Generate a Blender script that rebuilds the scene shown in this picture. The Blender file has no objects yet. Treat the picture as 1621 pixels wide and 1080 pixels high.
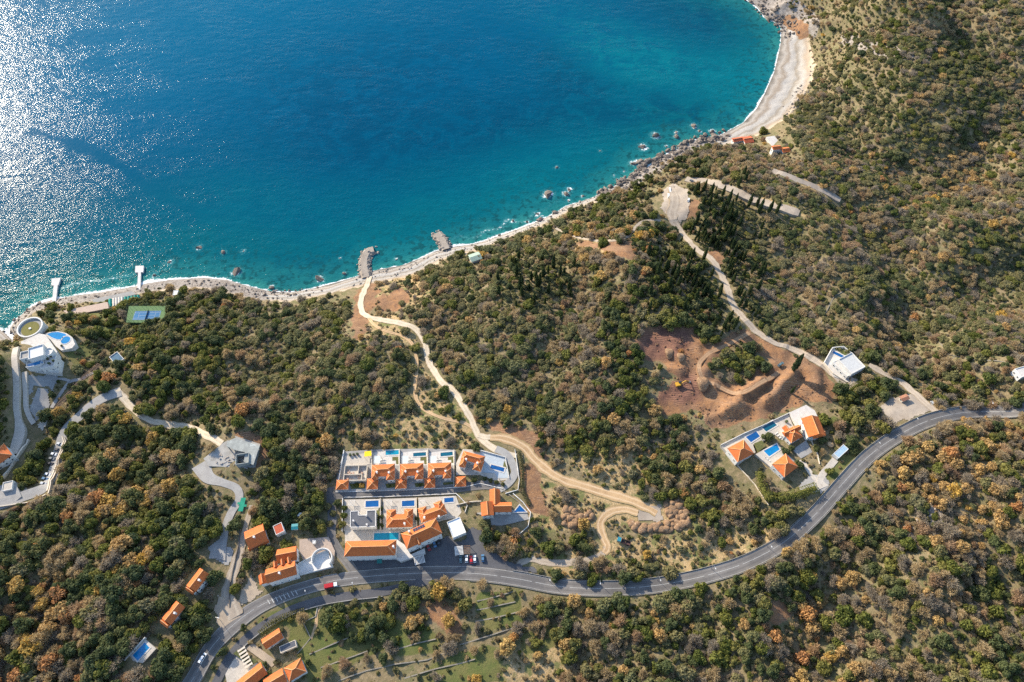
import bpy, math, random
import numpy as np
from mathutils import Vector
R = math.radians
rng = np.random.default_rng(11); random.seed(11)
S = bpy.context.scene
COL = S.collection
# ------------------------------------------------------------------ camera
CZ, TILT, FPX = 460.0, R(33.0), 1621 * 24 / 36.0
cam_d = bpy.data.cameras.new('camera'); cam_d.lens = 24; cam_d.sensor_width = 36
cam_d.clip_end = 6000; cam_d.clip_start = 1
cam = bpy.data.objects.new('camera', cam_d); COL.objects.link(cam)
cam.location = (0, 0, CZ); cam.rotation_euler = (TILT, 0, 0); S.camera = cam
FW = np.array([0, math.sin(TILT), -math.cos(TILT)]); UP = np.array([0, math.cos(TILT), math.sin(TILT)])

def ray(px, py):
    px = np.asarray(px, float); py = np.asarray(py, float)
    dx = (px - 810.5) / FPX; dy = (540 - py) / FPX
    return np.stack([dx, dy * UP[1] + FW[1], dy * UP[2] + FW[2]], -1)
def Pz(p, z):
    """world x, y of photo pixel p on the horizontal level z"""
    d = ray(p[0], p[1]); t = (z - CZ) / d[..., 2]
    return np.array([d[0] * t, d[1] * t, z])
def proj(x, y, z):
    zz = z - CZ
    dep = y * FW[1] + zz * FW[2]; up = y * UP[1] + zz * UP[2]
    dep = np.where(dep < 1, 1, dep)
    return 810.5 + FPX * x / dep, 540 - FPX * up / dep, dep
def pip(x, y, poly):
    """points in polygon"""
    x = np.asarray(x); y = np.asarray(y); ins = np.zeros(x.shape, bool); n = len(poly)
    for i in range(n):
        x1, y1 = poly[i][:2]; x2, y2 = poly[(i + 1) % n][:2]
        if y1 == y2: continue
        c = ((y1 > y) != (y2 > y)) & (x < (x2 - x1) * (y - y1) / (y2 - y1) + x1)
        ins ^= c
    return ins
def dseg(x, y, pts):
    """distance to a polyline"""
    best = np.full(np.shape(x), 1e9)
    for (x1, y1), (x2, y2) in zip(pts[:-1], pts[1:]):
        vx, vy = x2 - x1, y2 - y1; L2 = vx * vx + vy * vy + 1e-9
        t = np.clip(((x - x1) * vx + (y - y1) * vy) / L2, 0, 1)
        best = np.minimum(best, (x - x1 - t * vx) ** 2 + (y - y1 - t * vy) ** 2)
    return np.sqrt(best)
def sstep(a, b, x):
    t = np.clip((x - a) / (b - a), 0, 1); return t * t * (3 - 2 * t)
def wave(x, y, wl, seed):
    """smooth pseudo random field about -1..1"""
    r = np.random.default_rng(seed); o = 0
    for k in range(5):
        a = r.uniform(0, 6.28); f = 6.28 / (wl * r.uniform(.6, 1.6))
        o = o + np.sin((x * math.cos(a) + y * math.sin(a)) * f + r.uniform(0, 6.28))
    return o / 3.0
# ------------------------------------------------------------------ coast and terrain
COAST_PX = [(-260, 545), (-120, 535), (-50, 527), (-6, 520), (8, 528), (20, 541), (25, 532), (15, 521), (25, 507), (50, 485), (82, 475),
  (119, 468), (160, 463), (212, 454), (237, 448), (272, 443), (321, 440), (358, 443), (385, 451), (400, 455), (430, 462), (460, 463),
  (480, 460), (500, 456), (530, 448), (565, 438), (595, 428), (638, 420), (668, 408), (689, 398), (717, 391), (747, 387), (766, 382),
  (792, 373), (820, 363), (847, 353), (879, 338), (896, 327), (940, 313), (953, 303), (990, 289), (1010, 272), (1027, 264), (1052, 246),
  (1084, 231), (1108, 218), (1133, 217), (1150, 209), (1176, 195), (1197, 173), (1211, 147), (1225, 115), (1230, 95), (1236, 67),
  (1237, 43), (1229, 36), (1212, 30), (1199, 12), (1183, 0), (1150, -34), (1110, -80), (1060, -130)]
coast = [tuple(Pz(p, 0)[:2]) for p in COAST_PX]
coast = [(-3000, coast[0][1])] + coast + [(coast[-1][0] + 30, 2600)]
land_poly = coast + [(3000, 2600), (3000, -1500), (-3000, -1500)]
def W0(px, py, z=30): return Pz((px, py), z)[:2]
def gauss(x, y, c, s): return np.exp(-((x - c[0]) ** 2 + (y - c[1]) ** 2) / (2 * s * s))
def axis(lo, hi, st, out):
    return np.array([lo - o for o in reversed(out)] + list(np.arange(lo, hi + .1, st)) + [hi + o for o in out], float)
xs = axis(-760, 800, 2.0, [20, 60, 140, 300, 700, 1600]); ys = axis(-40, 1010, 2.0, [20, 60, 140, 300, 700])
GX, GY = np.meshgrid(xs, ys)
def coast_d(x, y):
    d = dseg(x, y, coast); return np.where(pip(x, y, land_poly), d, -d)
SD = coast_d(GX, GY)
BERMS = [([(1146, 657), (1160, 648), (1172, 634), (1196, 616)], 4.0, 5.0), ([(1203, 650), (1216, 636), (1228, 622), (1248, 602)], 4.2, 5.2), ([(1112, 672), (1150, 662), (1172, 654)], 3, 2.2), ([(1100, 560), (1112, 590), (1124, 622)], 2.5, 1.6), ([(1205, 612), (1190, 622), (1165, 632)], 2.5, 1.6), ([(1036, 600), (1052, 592), (1078, 598)], 3, 2.2),
         ([(1108, 600), (1106, 616)], 4.5, 4), ([(1262, 588), (1278, 604), (1284, 622)], 5.0, 3.5), ([(1003, 560), (1010, 525), (1060, 509)], 5, 3),
         ([(1070, 575), (1095, 590)], 4, 3), ([(1125, 540), (1165, 522)], 4, 3.0)]
GULLY = [([(1110, 345), (1165, 395), (1205, 440), (1250, 500)], 26, 10), ([(350, 860), (240, 800), (160, 740), (110, 705)], 30, 9), ([(1290, 130), (1360, 230), (1420, 260)], 34, 19), ([(820, 640), (890, 560), (920, 480)], 26, 8), ([(460, 540), (390, 590), (330, 640)], 24, 7),
         ([(1620, 430), (1540, 470), (1450, 540)], 28, 12), ([(1250, 1020), (1330, 940), (1370, 850)], 22, 7), ([(1560, 960), (1500, 1000), (1420, 1060)], 22, 7), ([(1060, 720), (1120, 790), (1160, 850)], 20, 6), ([(1640, 200), (1560, 230), (1480, 320)], 30, 14), ([(1330, 330), (1400, 400), (1440, 480)], 26, 11), ([(1480, 60), (1530, 120), (1560, 160)], 26, 12)]
def terrain(x, y, sd):
    bw = 6 + 33 * gauss(x, y, W0(1245, 130, 0), 80) + 8 * gauss(x, y, W0(640, 430, 0), 45) + 5 * gauss(x, y, W0(330, 450, 0), 70)
    t = sd - bw
    prof = np.interp(t, [0, 8, 30, 70, 120, 165, 280, 360, 480, 700, 1200], [0, 3.2, 11, 21, 30, 34, 38, 43, 54, 85, 150])
    h = np.where(sd < 0, np.maximum(-14, sd * .2), np.where(t < 0, 2.2 * np.clip(sd / bw, 0, 1) ** .8, 2.2 + prof))
    L = sstep(15, 90, sd)
    h = h + L * (20 * gauss(x, y, W0(1560, 900), 110) + 42 * gauss(x, y, W0(1500, 60), 130) + 10 * gauss(x, y, W0(1180, 285), 55)
                 + 10 * gauss(x, y, W0(960, 500), 70) + 6 * gauss(x, y, W0(420, 570), 60) + 10 * gauss(x, y, W0(120, 900), 70)
                 - 7 * gauss(x, y, W0(70, 700), 60))
    h = h + 62 * gauss(x, y, W0(-110, 600), 48) * sstep(4, 60, sd)
    # cliff above the far beach
    cl = [W0(1236, 14, 10), W0(1275, 42, 10), W0(1340, 62, 15), W0(1450, 92, 25)]
    h = h + sstep(2, 30, sd) * 14 * np.exp(-(dseg(x, y, cl) / 13) ** 2)
    flat = gauss(x, y, W0(650, 810), 75) + gauss(x, y, W0(400, 900), 60) + gauss(x, y, W0(1240, 700), 45) + gauss(x, y, W0(1150, 600), 45) + gauss(x, y, W0(960, 830), 40) + .8 * gauss(x, y, W0(60, 590), 40) + .7 * gauss(x, y, W0(640, 1000), 45)
    for pts, w, a in GULLY:
        q = [W0(*p, 35) for p in pts]
        h = h - a * sstep(30, 90, sd) * np.exp(-(dseg(x, y, q) / w) ** 2) * (1 - np.clip(flat, 0, 1))
    n = sstep(25, 80, sd) * (1 - np.clip(flat, 0, 1) * .9)
    h = h + n * (5.4 * wave(x, y, 115, 3) + 1.7 * wave(x, y, 42, 4)) + sstep(-2, 20, sd) * .25 * wave(x, y, 14, 5) * (1 - np.clip(flat, 0, 1))
    site = gauss(x, y, W0(1060, 580), 26) + gauss(x, y, W0(1190, 625), 30) + gauss(x, y, W0(1270, 610), 22)
    h = h + np.clip(site, 0, 1) * (.55 * wave(x, y, 9, 51) + .9 * wave(x, y, 21, 52))
    for pts, w, a in BERMS:
        q = [W0(*p, 38) for p in pts]
        h = h + a * np.exp(-(dseg(x, y, q) / w) ** 2)
    return h
HG = terrain(GX, GY, SD)
def samp(G, x, y):
    x = np.asarray(x, float); y = np.asarray(y, float)
    i = np.clip(np.searchsorted(xs, x) - 1, 0, len(xs) - 2); j = np.clip(np.searchsorted(ys, y) - 1, 0, len(ys) - 2)
    tx = np.clip((x - xs[i]) / (xs[i + 1] - xs[i]), 0, 1); ty = np.clip((y - ys[j]) / (ys[j + 1] - ys[j]), 0, 1)
    return (G[j, i] * (1 - tx) + G[j, i + 1] * tx) * (1 - ty) + (G[j + 1, i] * (1 - tx) + G[j + 1, i + 1] * tx) * ty
def Hs(x, y): return samp(HG, x, y)
def P(px, py, dz=0.0):
    """world point of photo pixel on the terrain"""
    d = ray(px, py); zs = np.linspace(150, -3, 300); t = (zs - CZ) / d[2]
    X = d[0] * t; Y = d[1] * t; f = zs - np.maximum(Hs(X, Y), 0)
    k = np.argmax(f < 0) if (f < 0).any() else len(zs) - 1
    k = max(k, 1); a = f[k - 1] / (f[k - 1] - f[k] + 1e-9); z = zs[k - 1] + (zs[k] - zs[k - 1]) * np.clip(a, 0, 1)
    tt = (z - CZ) / d[2]
    return np.array([d[0] * tt, d[1] * tt, z + dz])
# ------------------------------------------------------------------ materials
def nt_new(name):
    m = bpy.data.materials.new(name); m.use_nodes = True; nt = m.node_tree
    return m, nt, nt.nodes['Principled BSDF']
def nd(nt, t, **kw):
    n = nt.nodes.new(t)
    for k, v in kw.items():
        if k.startswith('i_'): n.inputs[int(k[2:])].default_value = v
        else: setattr(n, k, v)
    return n
def c4(c): return (c[0], c[1], c[2], 1)
def mixc(nt, fac, a, b, blend='MIX'):
    n = nt.nodes.new('ShaderNodeMix'); n.data_type = 'RGBA'; n.blend_type = blend
    for s, v in ((n.inputs[0], fac), (n.inputs[6], a), (n.inputs[7], b)):
        if isinstance(v, (int, float)): s.default_value = v
        elif isinstance(v, tuple): s.default_value = c4(v)
        else: nt.links.new(v, s)
    return n.outputs[2]
def mth(nt, op, a, b=None, c=None, clamp=False):
    n = nt.nodes.new('ShaderNodeMath'); n.operation = op; n.use_clamp = clamp
    for s, v in zip(n.inputs, (a, b, c)):
        if v is None: continue
        if isinstance(v, (int, float)): s.default_value = v
        else: nt.links.new(v, s)
    return n.outputs[0]
def noise(nt, scale, detail=3, rough=.55, vec=None, dist=0.0):
    n = nd(nt, 'ShaderNodeTexNoise'); n.inputs['Scale'].default_value = scale; n.inputs['Detail'].default_value = detail
    n.inputs['Roughness'].default_value = rough; n.inputs['Distortion'].default_value = dist
    if vec is None:
        vec = nt.nodes.new('ShaderNodeNewGeometry').outputs['Position']
    nt.links.new(vec, n.inputs['Vector']); return n.outputs['Fac']
def smooth(nt, v, lo, hi):
    n = nd(nt, 'ShaderNodeMapRange', interpolation_type='SMOOTHSTEP'); n.inputs[1].default_value = lo; n.inputs[2].default_value = hi
    nt.links.new(v, n.inputs[0]); return n.outputs[0]
_mc = {}
def M(name, c1, c2=None, scale=.6, rough=.85, spec=.3, bump=0.0, bscale=2.0, metal=0.0, detail=4, spot=None):
    if name in _mc: return _mc[name]
    m, nt, b = nt_new(name)
    b.inputs['Roughness'].default_value = rough; b.inputs['Specular IOR Level'].default_value = spec; b.inputs['Metallic'].default_value = metal
    if c2 is None: c2 = tuple(v * .82 for v in c1)
    f = smooth(nt, noise(nt, scale, detail, .62), .3, .7)
    col = mixc(nt, f, tuple(c1), tuple(c2))
    f2 = smooth(nt, noise(nt, scale * 6, 2, .6), .35, .75)
    col = mixc(nt, mth(nt, 'MULTIPLY', f2, .35), col, tuple(v * .72 for v in c2))
    if spot:
        f3 = smooth(nt, noise(nt, spot[1], 4, .6), spot[2], spot[2] + .08)
        col = mixc(nt, f3, col, tuple(spot[0]))
    nt.links.new(col, b.inputs['Base Color'])
    if bump:
        bp = nd(nt, 'ShaderNodeBump'); bp.inputs['Distance'].default_value = bump; bp.inputs['Strength'].default_value = .8
        nt.links.new(noise(nt, bscale, 3), bp.inputs['Height']); nt.links.new(bp.outputs[0], b.inputs['Normal'])
    _mc[name] = m; return m
def tile_mat(name, c1, c2, c3):
    """roof tiles: mottled clay with courses across the slope and weathered patches"""
    m, nt, b = nt_new(name); b.inputs['Roughness'].default_value = .8; b.inputs['Specular IOR Level'].default_value = .25
    g = nt.nodes.new('ShaderNodeNewGeometry')
    f = smooth(nt, noise(nt, .9, 4, .7), .3, .72)
    col = mixc(nt, f, c1, c2)
    f = smooth(nt, noise(nt, 3.5, 2, .6), .45, .8)
    col = mixc(nt, mth(nt, 'MULTIPLY', f, .5), col, c3)
    isl = nt.nodes.new('ShaderNodeObjectInfo')
    col = mixc(nt, mth(nt, 'MULTIPLY', isl.outputs['Random'], .4), col, (.44, .125, .04)); f = smooth(nt, noise(nt, .22, 4, .7), .52, .72); col = mixc(nt, mth(nt, 'MULTIPLY', f, .5), col, (.27, .085, .042))
    nt.links.new(col, b.inputs['Base Color'])
    sep = nd(nt, 'ShaderNodeSeparateXYZ'); nt.links.new(g.outputs['Position'], sep.inputs[0])
    w = mth(nt, 'SINE', mth(nt, 'MULTIPLY', sep.outputs[2], 42.0))
    bp = nd(nt, 'ShaderNodeBump'); bp.inputs['Distance'].default_value = .05; bp.inputs['Strength'].default_value = .6
    nt.links.new(mth(nt, 'ADD', mth(nt, 'MULTIPLY', w, .5), noise(nt, 4, 2)), bp.inputs['Height']); nt.links.new(bp.outputs[0], b.inputs['Normal'])
    _mc[name] = m; return m
TILE = tile_mat('clay_tile', (.60, .165, .040), (.48, .115, .030), (.34, .085, .034))
TILE_RED = tile_mat('red_tile', (.48, .11, .055), (.40, .085, .045), (.30, .07, .045))
CAPM = M('ridge_tile', (.66, .33, .15), (.58, .27, .12))
WHITE = M('white_render', (.70, .68, .64), (.60, .58, .54), .35)
CREAM = M('cream_render', (.66, .58, .46), (.58, .5, .4), .35)
PAVE = M('pale_paving', (.50, .45, .385), (.41, .37, .315), .5, spot=((.35, .31, .265), .3, .6))
PAVE_W = M('white_paving', (.58, .545, .50), (.48, .45, .41), .5, spot=((.40, .38, .35), .35, .6))
PAVE_T = M('tan_paving', (.40, .32, .23), (.31, .25, .19), .3)
PAVE_G = M('grey_paving', (.33, .32, .30), (.26, .25, .24), .3)
CONC = M('concrete', (.38, .365, .335), (.29, .28, .26), .25, spot=((.24, .23, .21), .2, .55))
GREYROOF = M('grey_roofing', (.12, .125, .14), (.095, .1, .115), .4)
FRAME = M('window_frame', (.75, .75, .73))
METAL = M('grey_metal', (.30, .31, .32), metal=.6, rough=.45)
RAIL = M('brown_timber', (.16, .10, .065), (.11, .07, .05), 1.5)
def glass_mat(name, c):
    m, nt, b = nt_new(name); b.inputs['Base Color'].default_value = c4(c); b.inputs['Roughness'].default_value = .08
    b.inputs['Specular IOR Level'].default_value = .8; _mc[name] = m; return m
GLASS = glass_mat('dark_glass', (.02, .03, .04)); SOLAR = glass_mat('solar_glass', (.03, .04, .07))
def pool_mat(name, c):
    m, nt, b = nt_new(name); b.inputs['Roughness'].default_value = .04
    f = smooth(nt, noise(nt, .5, 3), .3, .7)
    nt.links.new(mixc(nt, f, c, tuple(v * .75 for v in c)), b.inputs['Base Color'])
    bp = nd(nt, 'ShaderNodeBump'); bp.inputs['Distance'].default_value = .03
    nt.links.new(noise(nt, 1.6, 2), bp.inputs['Height']); nt.links.new(bp.outputs[0], b.inputs['Normal']); return m
POOL_B = pool_mat('pool_blue', (.008, .20, .46)); POOL_T = pool_mat('pool_teal', (.008, .24, .36)); POOL_D = pool_mat('pool_dark', (.008, .10, .16))
POOL_N = pool_mat('pool_navy', (.01, .09, .28))
ASPH = None
ASPH_D = M('dark_asphalt', (.105, .105, .11), (.08, .08, .088), .15, .9, spot=((.06, .06, .066), .12, .6))
def road_mat(name, c1, c2, rut, verge, rk, scale=.2, edge=.8):
    """a driven surface: wheel lines, a ragged dusty verge and patches"""
    m, nt, b = nt_new(name); b.inputs['Roughness'].default_value = .93; b.inputs['Specular IOR Level'].default_value = .2
    n1 = noise(nt, scale, 4, .62); n2 = noise(nt, scale * 7, 3, .6); ac = nt.nodes.new('ShaderNodeAttribute'); ac.attribute_name = 'across'
    col = mixc(nt, smooth(nt, n1, .35, .65), c1, c2); a = mth(nt, 'ABSOLUTE', ac.outputs['Fac'])
    w = mth(nt, 'ABSOLUTE', mth(nt, 'SUBTRACT', a, .45)); w = mth(nt, 'MULTIPLY', smooth(nt, w, .22, .04), mth(nt, 'ADD', .35, n1))
    col = mixc(nt, mth(nt, 'MULTIPLY', w, rk), col, rut)
    e = smooth(nt, mth(nt, 'ADD', a, mth(nt, 'MULTIPLY', mth(nt, 'SUBTRACT', n2, .5), .7)), edge, edge + .22)
    col = mixc(nt, mth(nt, 'MULTIPLY', e, .85), col, verge); col = mixc(nt, mth(nt, 'MULTIPLY', smooth(nt, n2, .52, .78), .45), col, tuple(v * .7 for v in c2))
    nt.links.new(col, b.inputs['Base Color']); bp = nd(nt, 'ShaderNodeBump'); bp.inputs['Distance'].default_value = .12
    nt.links.new(n2, bp.inputs['Height']); nt.links.new(bp.outputs[0], b.inputs['Normal']); _mc[name] = m; return m
TRACK = road_mat('pale_concrete_track', (.52, .44, .33), (.43, .36, .265), (.56, .49, .38), (.30, .22, .13), .7)
SAND = road_mat('sandy_track', (.44, .30, .165), (.35, .23, .125), (.52, .39, .25), (.24, .185, .09), .9, .16, .72)
GRAVEL = M('gravel_yard', (.36, .31, .255), (.28, .235, .19), .1, .95, .1, .1, 1.2)
TANROAD = road_mat('worn_lane', (.36, .30, .235), (.29, .24, .19), (.40, .345, .275), (.26, .20, .12), .7)
ASPH = road_mat('asphalt', (.175, .164, .155), (.115, .11, .107), (.105, .10, .098), (.26, .225, .17), .75, .06, .88)
LINE = M('road_paint', (.50, .50, .48))
# ------------------------------------------------------------------ mesh helpers
class MB:
    def __init__(s): s.v = []; s.f = []; s.mi = []; s.ms = []
    def mid(s, m):
        if m not in s.ms: s.ms.append(m)
        return s.ms.index(m)
    def add(s, vs, fs, m=None):
        o = len(s.v); s.v += [tuple(map(float, p)) for p in vs]; k = s.mid(m) if m else 0
        for f in fs: s.f.append([o + i for i in f]); s.mi.append(k)
        return s
    def prism(s, poly, z0, z1, m=None, cap=True):
        n = len(poly); b = [(p[0], p[1], z0) for p in poly]; t = [(p[0], p[1], z1) for p in poly]
        a = sum(poly[i][0] * poly[(i + 1) % n][1] - poly[(i + 1) % n][0] * poly[i][1] for i in range(n))
        if a < 0: b.reverse(); t.reverse()
        fs = [[i, (i + 1) % n, n + (i + 1) % n, n + i] for i in range(n)]
        if cap: fs += [[n + i for i in range(n)], [n - 1 - i for i in range(n)]]
        return s.add(b + t, fs, m)
    def obox(s, c, u, L, W, z0, z1, m=None):
        """box about c, long axis u (2D unit)"""
        u = np.array(u[:2]); v = np.array([-u[1], u[0]]); c = np.array(c[:2])
        return s.prism([c + a * u * L / 2 + b * v * W / 2 for a, b in ((-1, -1), (1, -1), (1, 1), (-1, 1))], z0, z1, m)
    def tube(s, p, q, r, n=6, m=None, r2=None):
        p = np.array(p, float); q = np.array(q, float); d = q - p; d /= np.linalg.norm(d) + 1e-9
        a = np.cross(d, (0, 0, 1)) if abs(d[2]) < .9 else np.cross(d, (1, 0, 0)); a /= np.linalg.norm(a); b = np.cross(d, a)
        r2 = r if r2 is None else r2
        vs = [p + r * (math.cos(i * 6.2832 / n) * a + math.sin(i * 6.2832 / n) * b) for i in range(n)] + \
             [q + r2 * (math.cos(i * 6.2832 / n) * a + math.sin(i * 6.2832 / n) * b) for i in range(n)]
        return s.add(vs, [[i, (i + 1) % n, n + (i + 1) % n, n + i] for i in range(n)] + [list(range(n))[::-1], list(range(n, 2 * n))], m)
    def mesh(s, name, m=None, o=(0, 0, 0)):
        me = bpy.data.meshes.new(name)
        me.from_pydata([(x - o[0], y - o[1], z - o[2]) for x, y, z in s.v], [], s.f)
        mats = s.ms if s.ms else [m]
        for k in mats: me.materials.append(k if k else m)
        if s.ms: me.polygons.foreach_set('material_index', s.mi)
        me.update(); return me
    def build(s, name, m=None, parent=None, o=None):
        if o is None: o = tuple(parent['_o']) if parent and '_o' in parent else (0, 0, 0)
        ob = bpy.data.objects.new(name, s.mesh(name, m, o)); COL.objects.link(ob)
        if parent: ob.parent = parent; ob['_o'] = o
        else: ob.location = o
        return ob
ALLROOT = []
def tag(o, label, cat, group=None, kind=None):
    o['label'] = label; o['category'] = cat
    if group: o['group'] = group
    if kind: o['kind'] = kind
    return o
def thing(name, label, cat, loc, group=None, rz=0.0):
    o = bpy.data.objects.new(name, None); COL.objects.link(o); o.empty_display_size = .5
    o.location = tuple(map(float, loc)); o.rotation_euler = (0, 0, rz); o['_o'] = tuple(map(float, loc))
    return tag(o, label, cat, group)
def child(name, me, parent, loc=(0, 0, 0), rz=0.0, sc=None):
    o = bpy.data.objects.new(name, me); COL.objects.link(o); o.parent = parent; o.location = loc; o.rotation_euler = (0, 0, rz)
    if sc is not None: o.scale = sc
    return o
def copy_thing(src, label, loc, rz=0.0, sc=None, group=None):
    r = src.copy(); COL.objects.link(r); r.location = loc; r.rotation_euler = (0, 0, rz); r['label'] = label
    if sc: r.scale = sc
    if group: r['group'] = group
    for ch in list(src.children):
        c = ch.copy(); COL.objects.link(c); c.parent = r
        for g in list(ch.children):
            d = g.copy(); COL.objects.link(d); d.parent = c
    return r
# cells where no tree may stand
BLK = np.zeros(GX.shape, bool)
def block_poly(poly, grow=1.5):
    P_ = np.array([p[:2] for p in poly]); c = P_.mean(0); d = P_ - c; l = np.linalg.norm(d, axis=1, keepdims=True); P_ = c + d * (1 + grow / np.maximum(l, 1))
    x0, y0 = P_.min(0); x1, y1 = P_.max(0)
    i0, i1 = np.searchsorted(xs, [x0 - 2, x1 + 2]); j0, j1 = np.searchsorted(ys, [y0 - 2, y1 + 2])
    BLK[j0:j1, i0:i1] |= pip(GX[j0:j1, i0:i1], GY[j0:j1, i0:i1], P_)
def block_disc(x, y, r):
    i0, i1 = np.searchsorted(xs, [x - r - 2, x + r + 2]); j0, j1 = np.searchsorted(ys, [y - r - 2, y + r + 2])
    BLK[j0:j1, i0:i1] |= (GX[j0:j1, i0:i1] - x) ** 2 + (GY[j0:j1, i0:i1] - y) ** 2 < r * r
# ------------------------------------------------------------------ roads
def crom(pts, step=2.0):
    pts = [np.array(p, float) for p in pts]; q = [2 * pts[0] - pts[1]] + pts + [2 * pts[-1] - pts[-2]]; out = []
    for i in range(1, len(q) - 2):
        n = max(2, int(np.linalg.norm(q[i + 1][:2] - q[i][:2]) / step))
        for k in range(n):
            t = k / n
            out.append(.5 * (2 * q[i] + (q[i + 1] - q[i - 1]) * t + (2 * q[i - 1] - 5 * q[i] + 4 * q[i + 1] - q[i + 2]) * t * t + (3 * q[i] - q[i - 1] - 3 * q[i + 1] + q[i + 2]) * t ** 3))
    return np.array(out + [pts[-1]])
def ribbon_geo(px, width, dz):
    w = []; P3 = []
    for k, p in enumerate(px):
        P3.append(P(p[0], p[1])[:2]); w.append(p[2] if len(p) > 2 else width)
    c = crom([np.array([a[0], a[1], ww]) for a, ww in zip(P3, w)]); W = c[:, 2]; xy = c[:, :2]
    t = np.gradient(xy, axis=0); t /= np.linalg.norm(t, axis=1, keepdims=True) + 1e-9; n = np.stack([-t[:, 1], t[:, 0]], 1)
    z = np.max([Hs(*(xy + n * (W * k)[:, None]).T) for k in (-.5, -.25, 0, .25, .5)], axis=0)
    kz = np.pad(z, 3, mode='edge'); z = np.max([np.convolve(kz, np.ones(7) / 7, 'valid'), z], axis=0) + dz
    return xy, n, W, z
def ribbon(name, px, width, m, label, dz=.22, kind='structure', cat='road', kerb=None, block=2.0, marks=True):
    xy, n, W, z = ribbon_geo(px, width, dz)
    wob = 0
    mb = MB(); k = len(xy); vs = []; ac = []; rag = .19 if m in (SAND, TRACK, TANROAD, GRAVEL) else .0
    jl = 1 + rag * (wave(xy[:, 0], xy[:, 1], 7, 12) + .6 * wave(xy[:, 0], xy[:, 1], 17, 13)); jr = 1 + rag * (wave(xy[:, 0], xy[:, 1], 8, 14) + .6 * wave(xy[:, 0], xy[:, 1], 19, 15))
    A = [1, 1, .72, .36, 0, -.36, -.72, -1, -1]; q = len(A)
    for i in range(k):
        for s_, a in enumerate(A):
            h_ = W[i] / 2 * a * (jl[i] if a > 0 else jr[i]); p = xy[i] + n[i] * h_
            vs.append((p[0], p[1], z[i] - (3.0 if s_ in (0, q - 1) else 0))); ac.append(a)
    fs = [[q * i + s_, q * i + s_ + 1, q * i + q + s_ + 1, q * i + q + s_] for i in range(k - 1) for s_ in range(q - 1)]
    mb.add(vs, fs); o = mb.build(name, m); tag(o, label, cat, None, kind)
    at_ = o.data.attributes.new('across', 'FLOAT', 'POINT'); at_.data.foreach_set('value', np.array(ac, np.float32))
    for i in range(k): block_disc(xy[i, 0], xy[i, 1], W[i] / 2 + block)
    return (xy, n, W, z)
def stripes(name, geo, offs, w, label, dash=None, dz=.03, m=LINE):
    xy, n, W, z = geo; mb = MB()
    for off in offs:
        o = W * off if abs(off) < 1 else np.full(len(W), off)
        for i in range(len(xy) - 1):
            if dash and (i % (dash[0] + dash[1])) >= dash[0]: continue
            a = xy[i] + n[i] * (o[i] + w / 2); b = xy[i] + n[i] * (o[i] - w / 2); c = xy[i + 1] + n[i + 1] * (o[i + 1] - w / 2); d = xy[i + 1] + n[i + 1] * (o[i + 1] + w / 2)
            mb.add([(*a, z[i] + dz), (*b, z[i] + dz), (*c, z[i + 1] + dz), (*d, z[i + 1] + dz)], [[0, 1, 2, 3]])
    o = mb.build(name, m); tag(o, label, 'road marking', None, 'structure'); return o
def edge_wall(name, geo, side, h, t, m, label, group=None, cat='wall', off=.3, rng_=(0, 1)):
    """a low wall or guard rail along one side of a road"""
    xy, n, W, z = geo; k0, k1 = int(rng_[0] * (len(xy) - 1)), int(rng_[1] * (len(xy) - 1)); mb = MB(); vs = []; fs = []
    for i in range(k0, k1 + 1):
        a = xy[i] + side * n[i] * (W[i] / 2 + off); b = xy[i] + side * n[i] * (W[i] / 2 + off + t)
        vs += [(*a, z[i] - 1.2), (*a, z[i] + h), (*b, z[i] + h), (*b, z[i] - 1.2)]
    k = k1 - k0 + 1
    for i in range(k - 1):
        for s_ in range(3): fs.append([4 * i + s_, 4 * i + s_ + 1, 4 * i + s_ + 5, 4 * i + s_ + 4])
    fs += [[3, 2, 1, 0], [4 * k - 4, 4 * k - 3, 4 * k - 2, 4 * k - 1]]
    mb.add(vs, fs); o = mb.build(name, m); tag(o, label, cat, group); return o
STONE_REF = [None]
def line_wall(name, px, h, t, m, label, group=None, cat='stone wall', dz=0.0, closed=False, zfix=None, kind=None):
    pts = [P(*p) if zfix is None else Pz(p, zfix) for p in px]
    if closed: pts.append(pts[0])
    mb = MB()
    dense = []
    for a, b in zip(pts[:-1], pts[1:]):
        n = max(1, int(np.linalg.norm(b - a) / 3)); dense += [a + (b - a) * k / n for k in range(n)]
    dense.append(pts[-1]); D = np.array(dense); tt = np.gradient(D[:, :2], axis=0); tt /= np.linalg.norm(tt, axis=1, keepdims=True) + 1e-9
    n2 = np.stack([-tt[:, 1], tt[:, 0]], 1); z = Hs(D[:, 0], D[:, 1]) if zfix is None else np.full(len(D), zfix)
    vs = []; fs = []
    for i in range(len(D)):
        a = D[i, :2] + n2[i] * t / 2; b = D[i, :2] - n2[i] * t / 2; hh = h * (1 if zfix is not None else (.78 + .34 * math.sin(i * 1.7) * math.sin(i * .61 + len(px)) if m is not STONE_REF[0] else max(.05, .55 + .8 * math.sin(i * 1.13 + len(px)) * math.sin(i * .37 + 1))))
        vs += [(*a, z[i] - 1.5), (*a, z[i] + hh + dz), (*b, z[i] + hh + dz), (*b, z[i] - 1.5)]
    for i in range(len(D) - 1):
        for s_ in range(3): fs.append([4 * i + s_, 4 * i + s_ + 1, 4 * i + s_ + 5, 4 * i + s_ + 4])
    if not closed: fs += [[3, 2, 1, 0], [4 * len(D) - 4, 4 * len(D) - 3, 4 * len(D) - 2, 4 * len(D) - 1]]
    mb.add(vs, fs); o = mb.build(name, m); tag(o, label, cat, group, kind)
    for i in range(len(D)): block_disc(D[i, 0], D[i, 1], 1.6)
    return o
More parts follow.
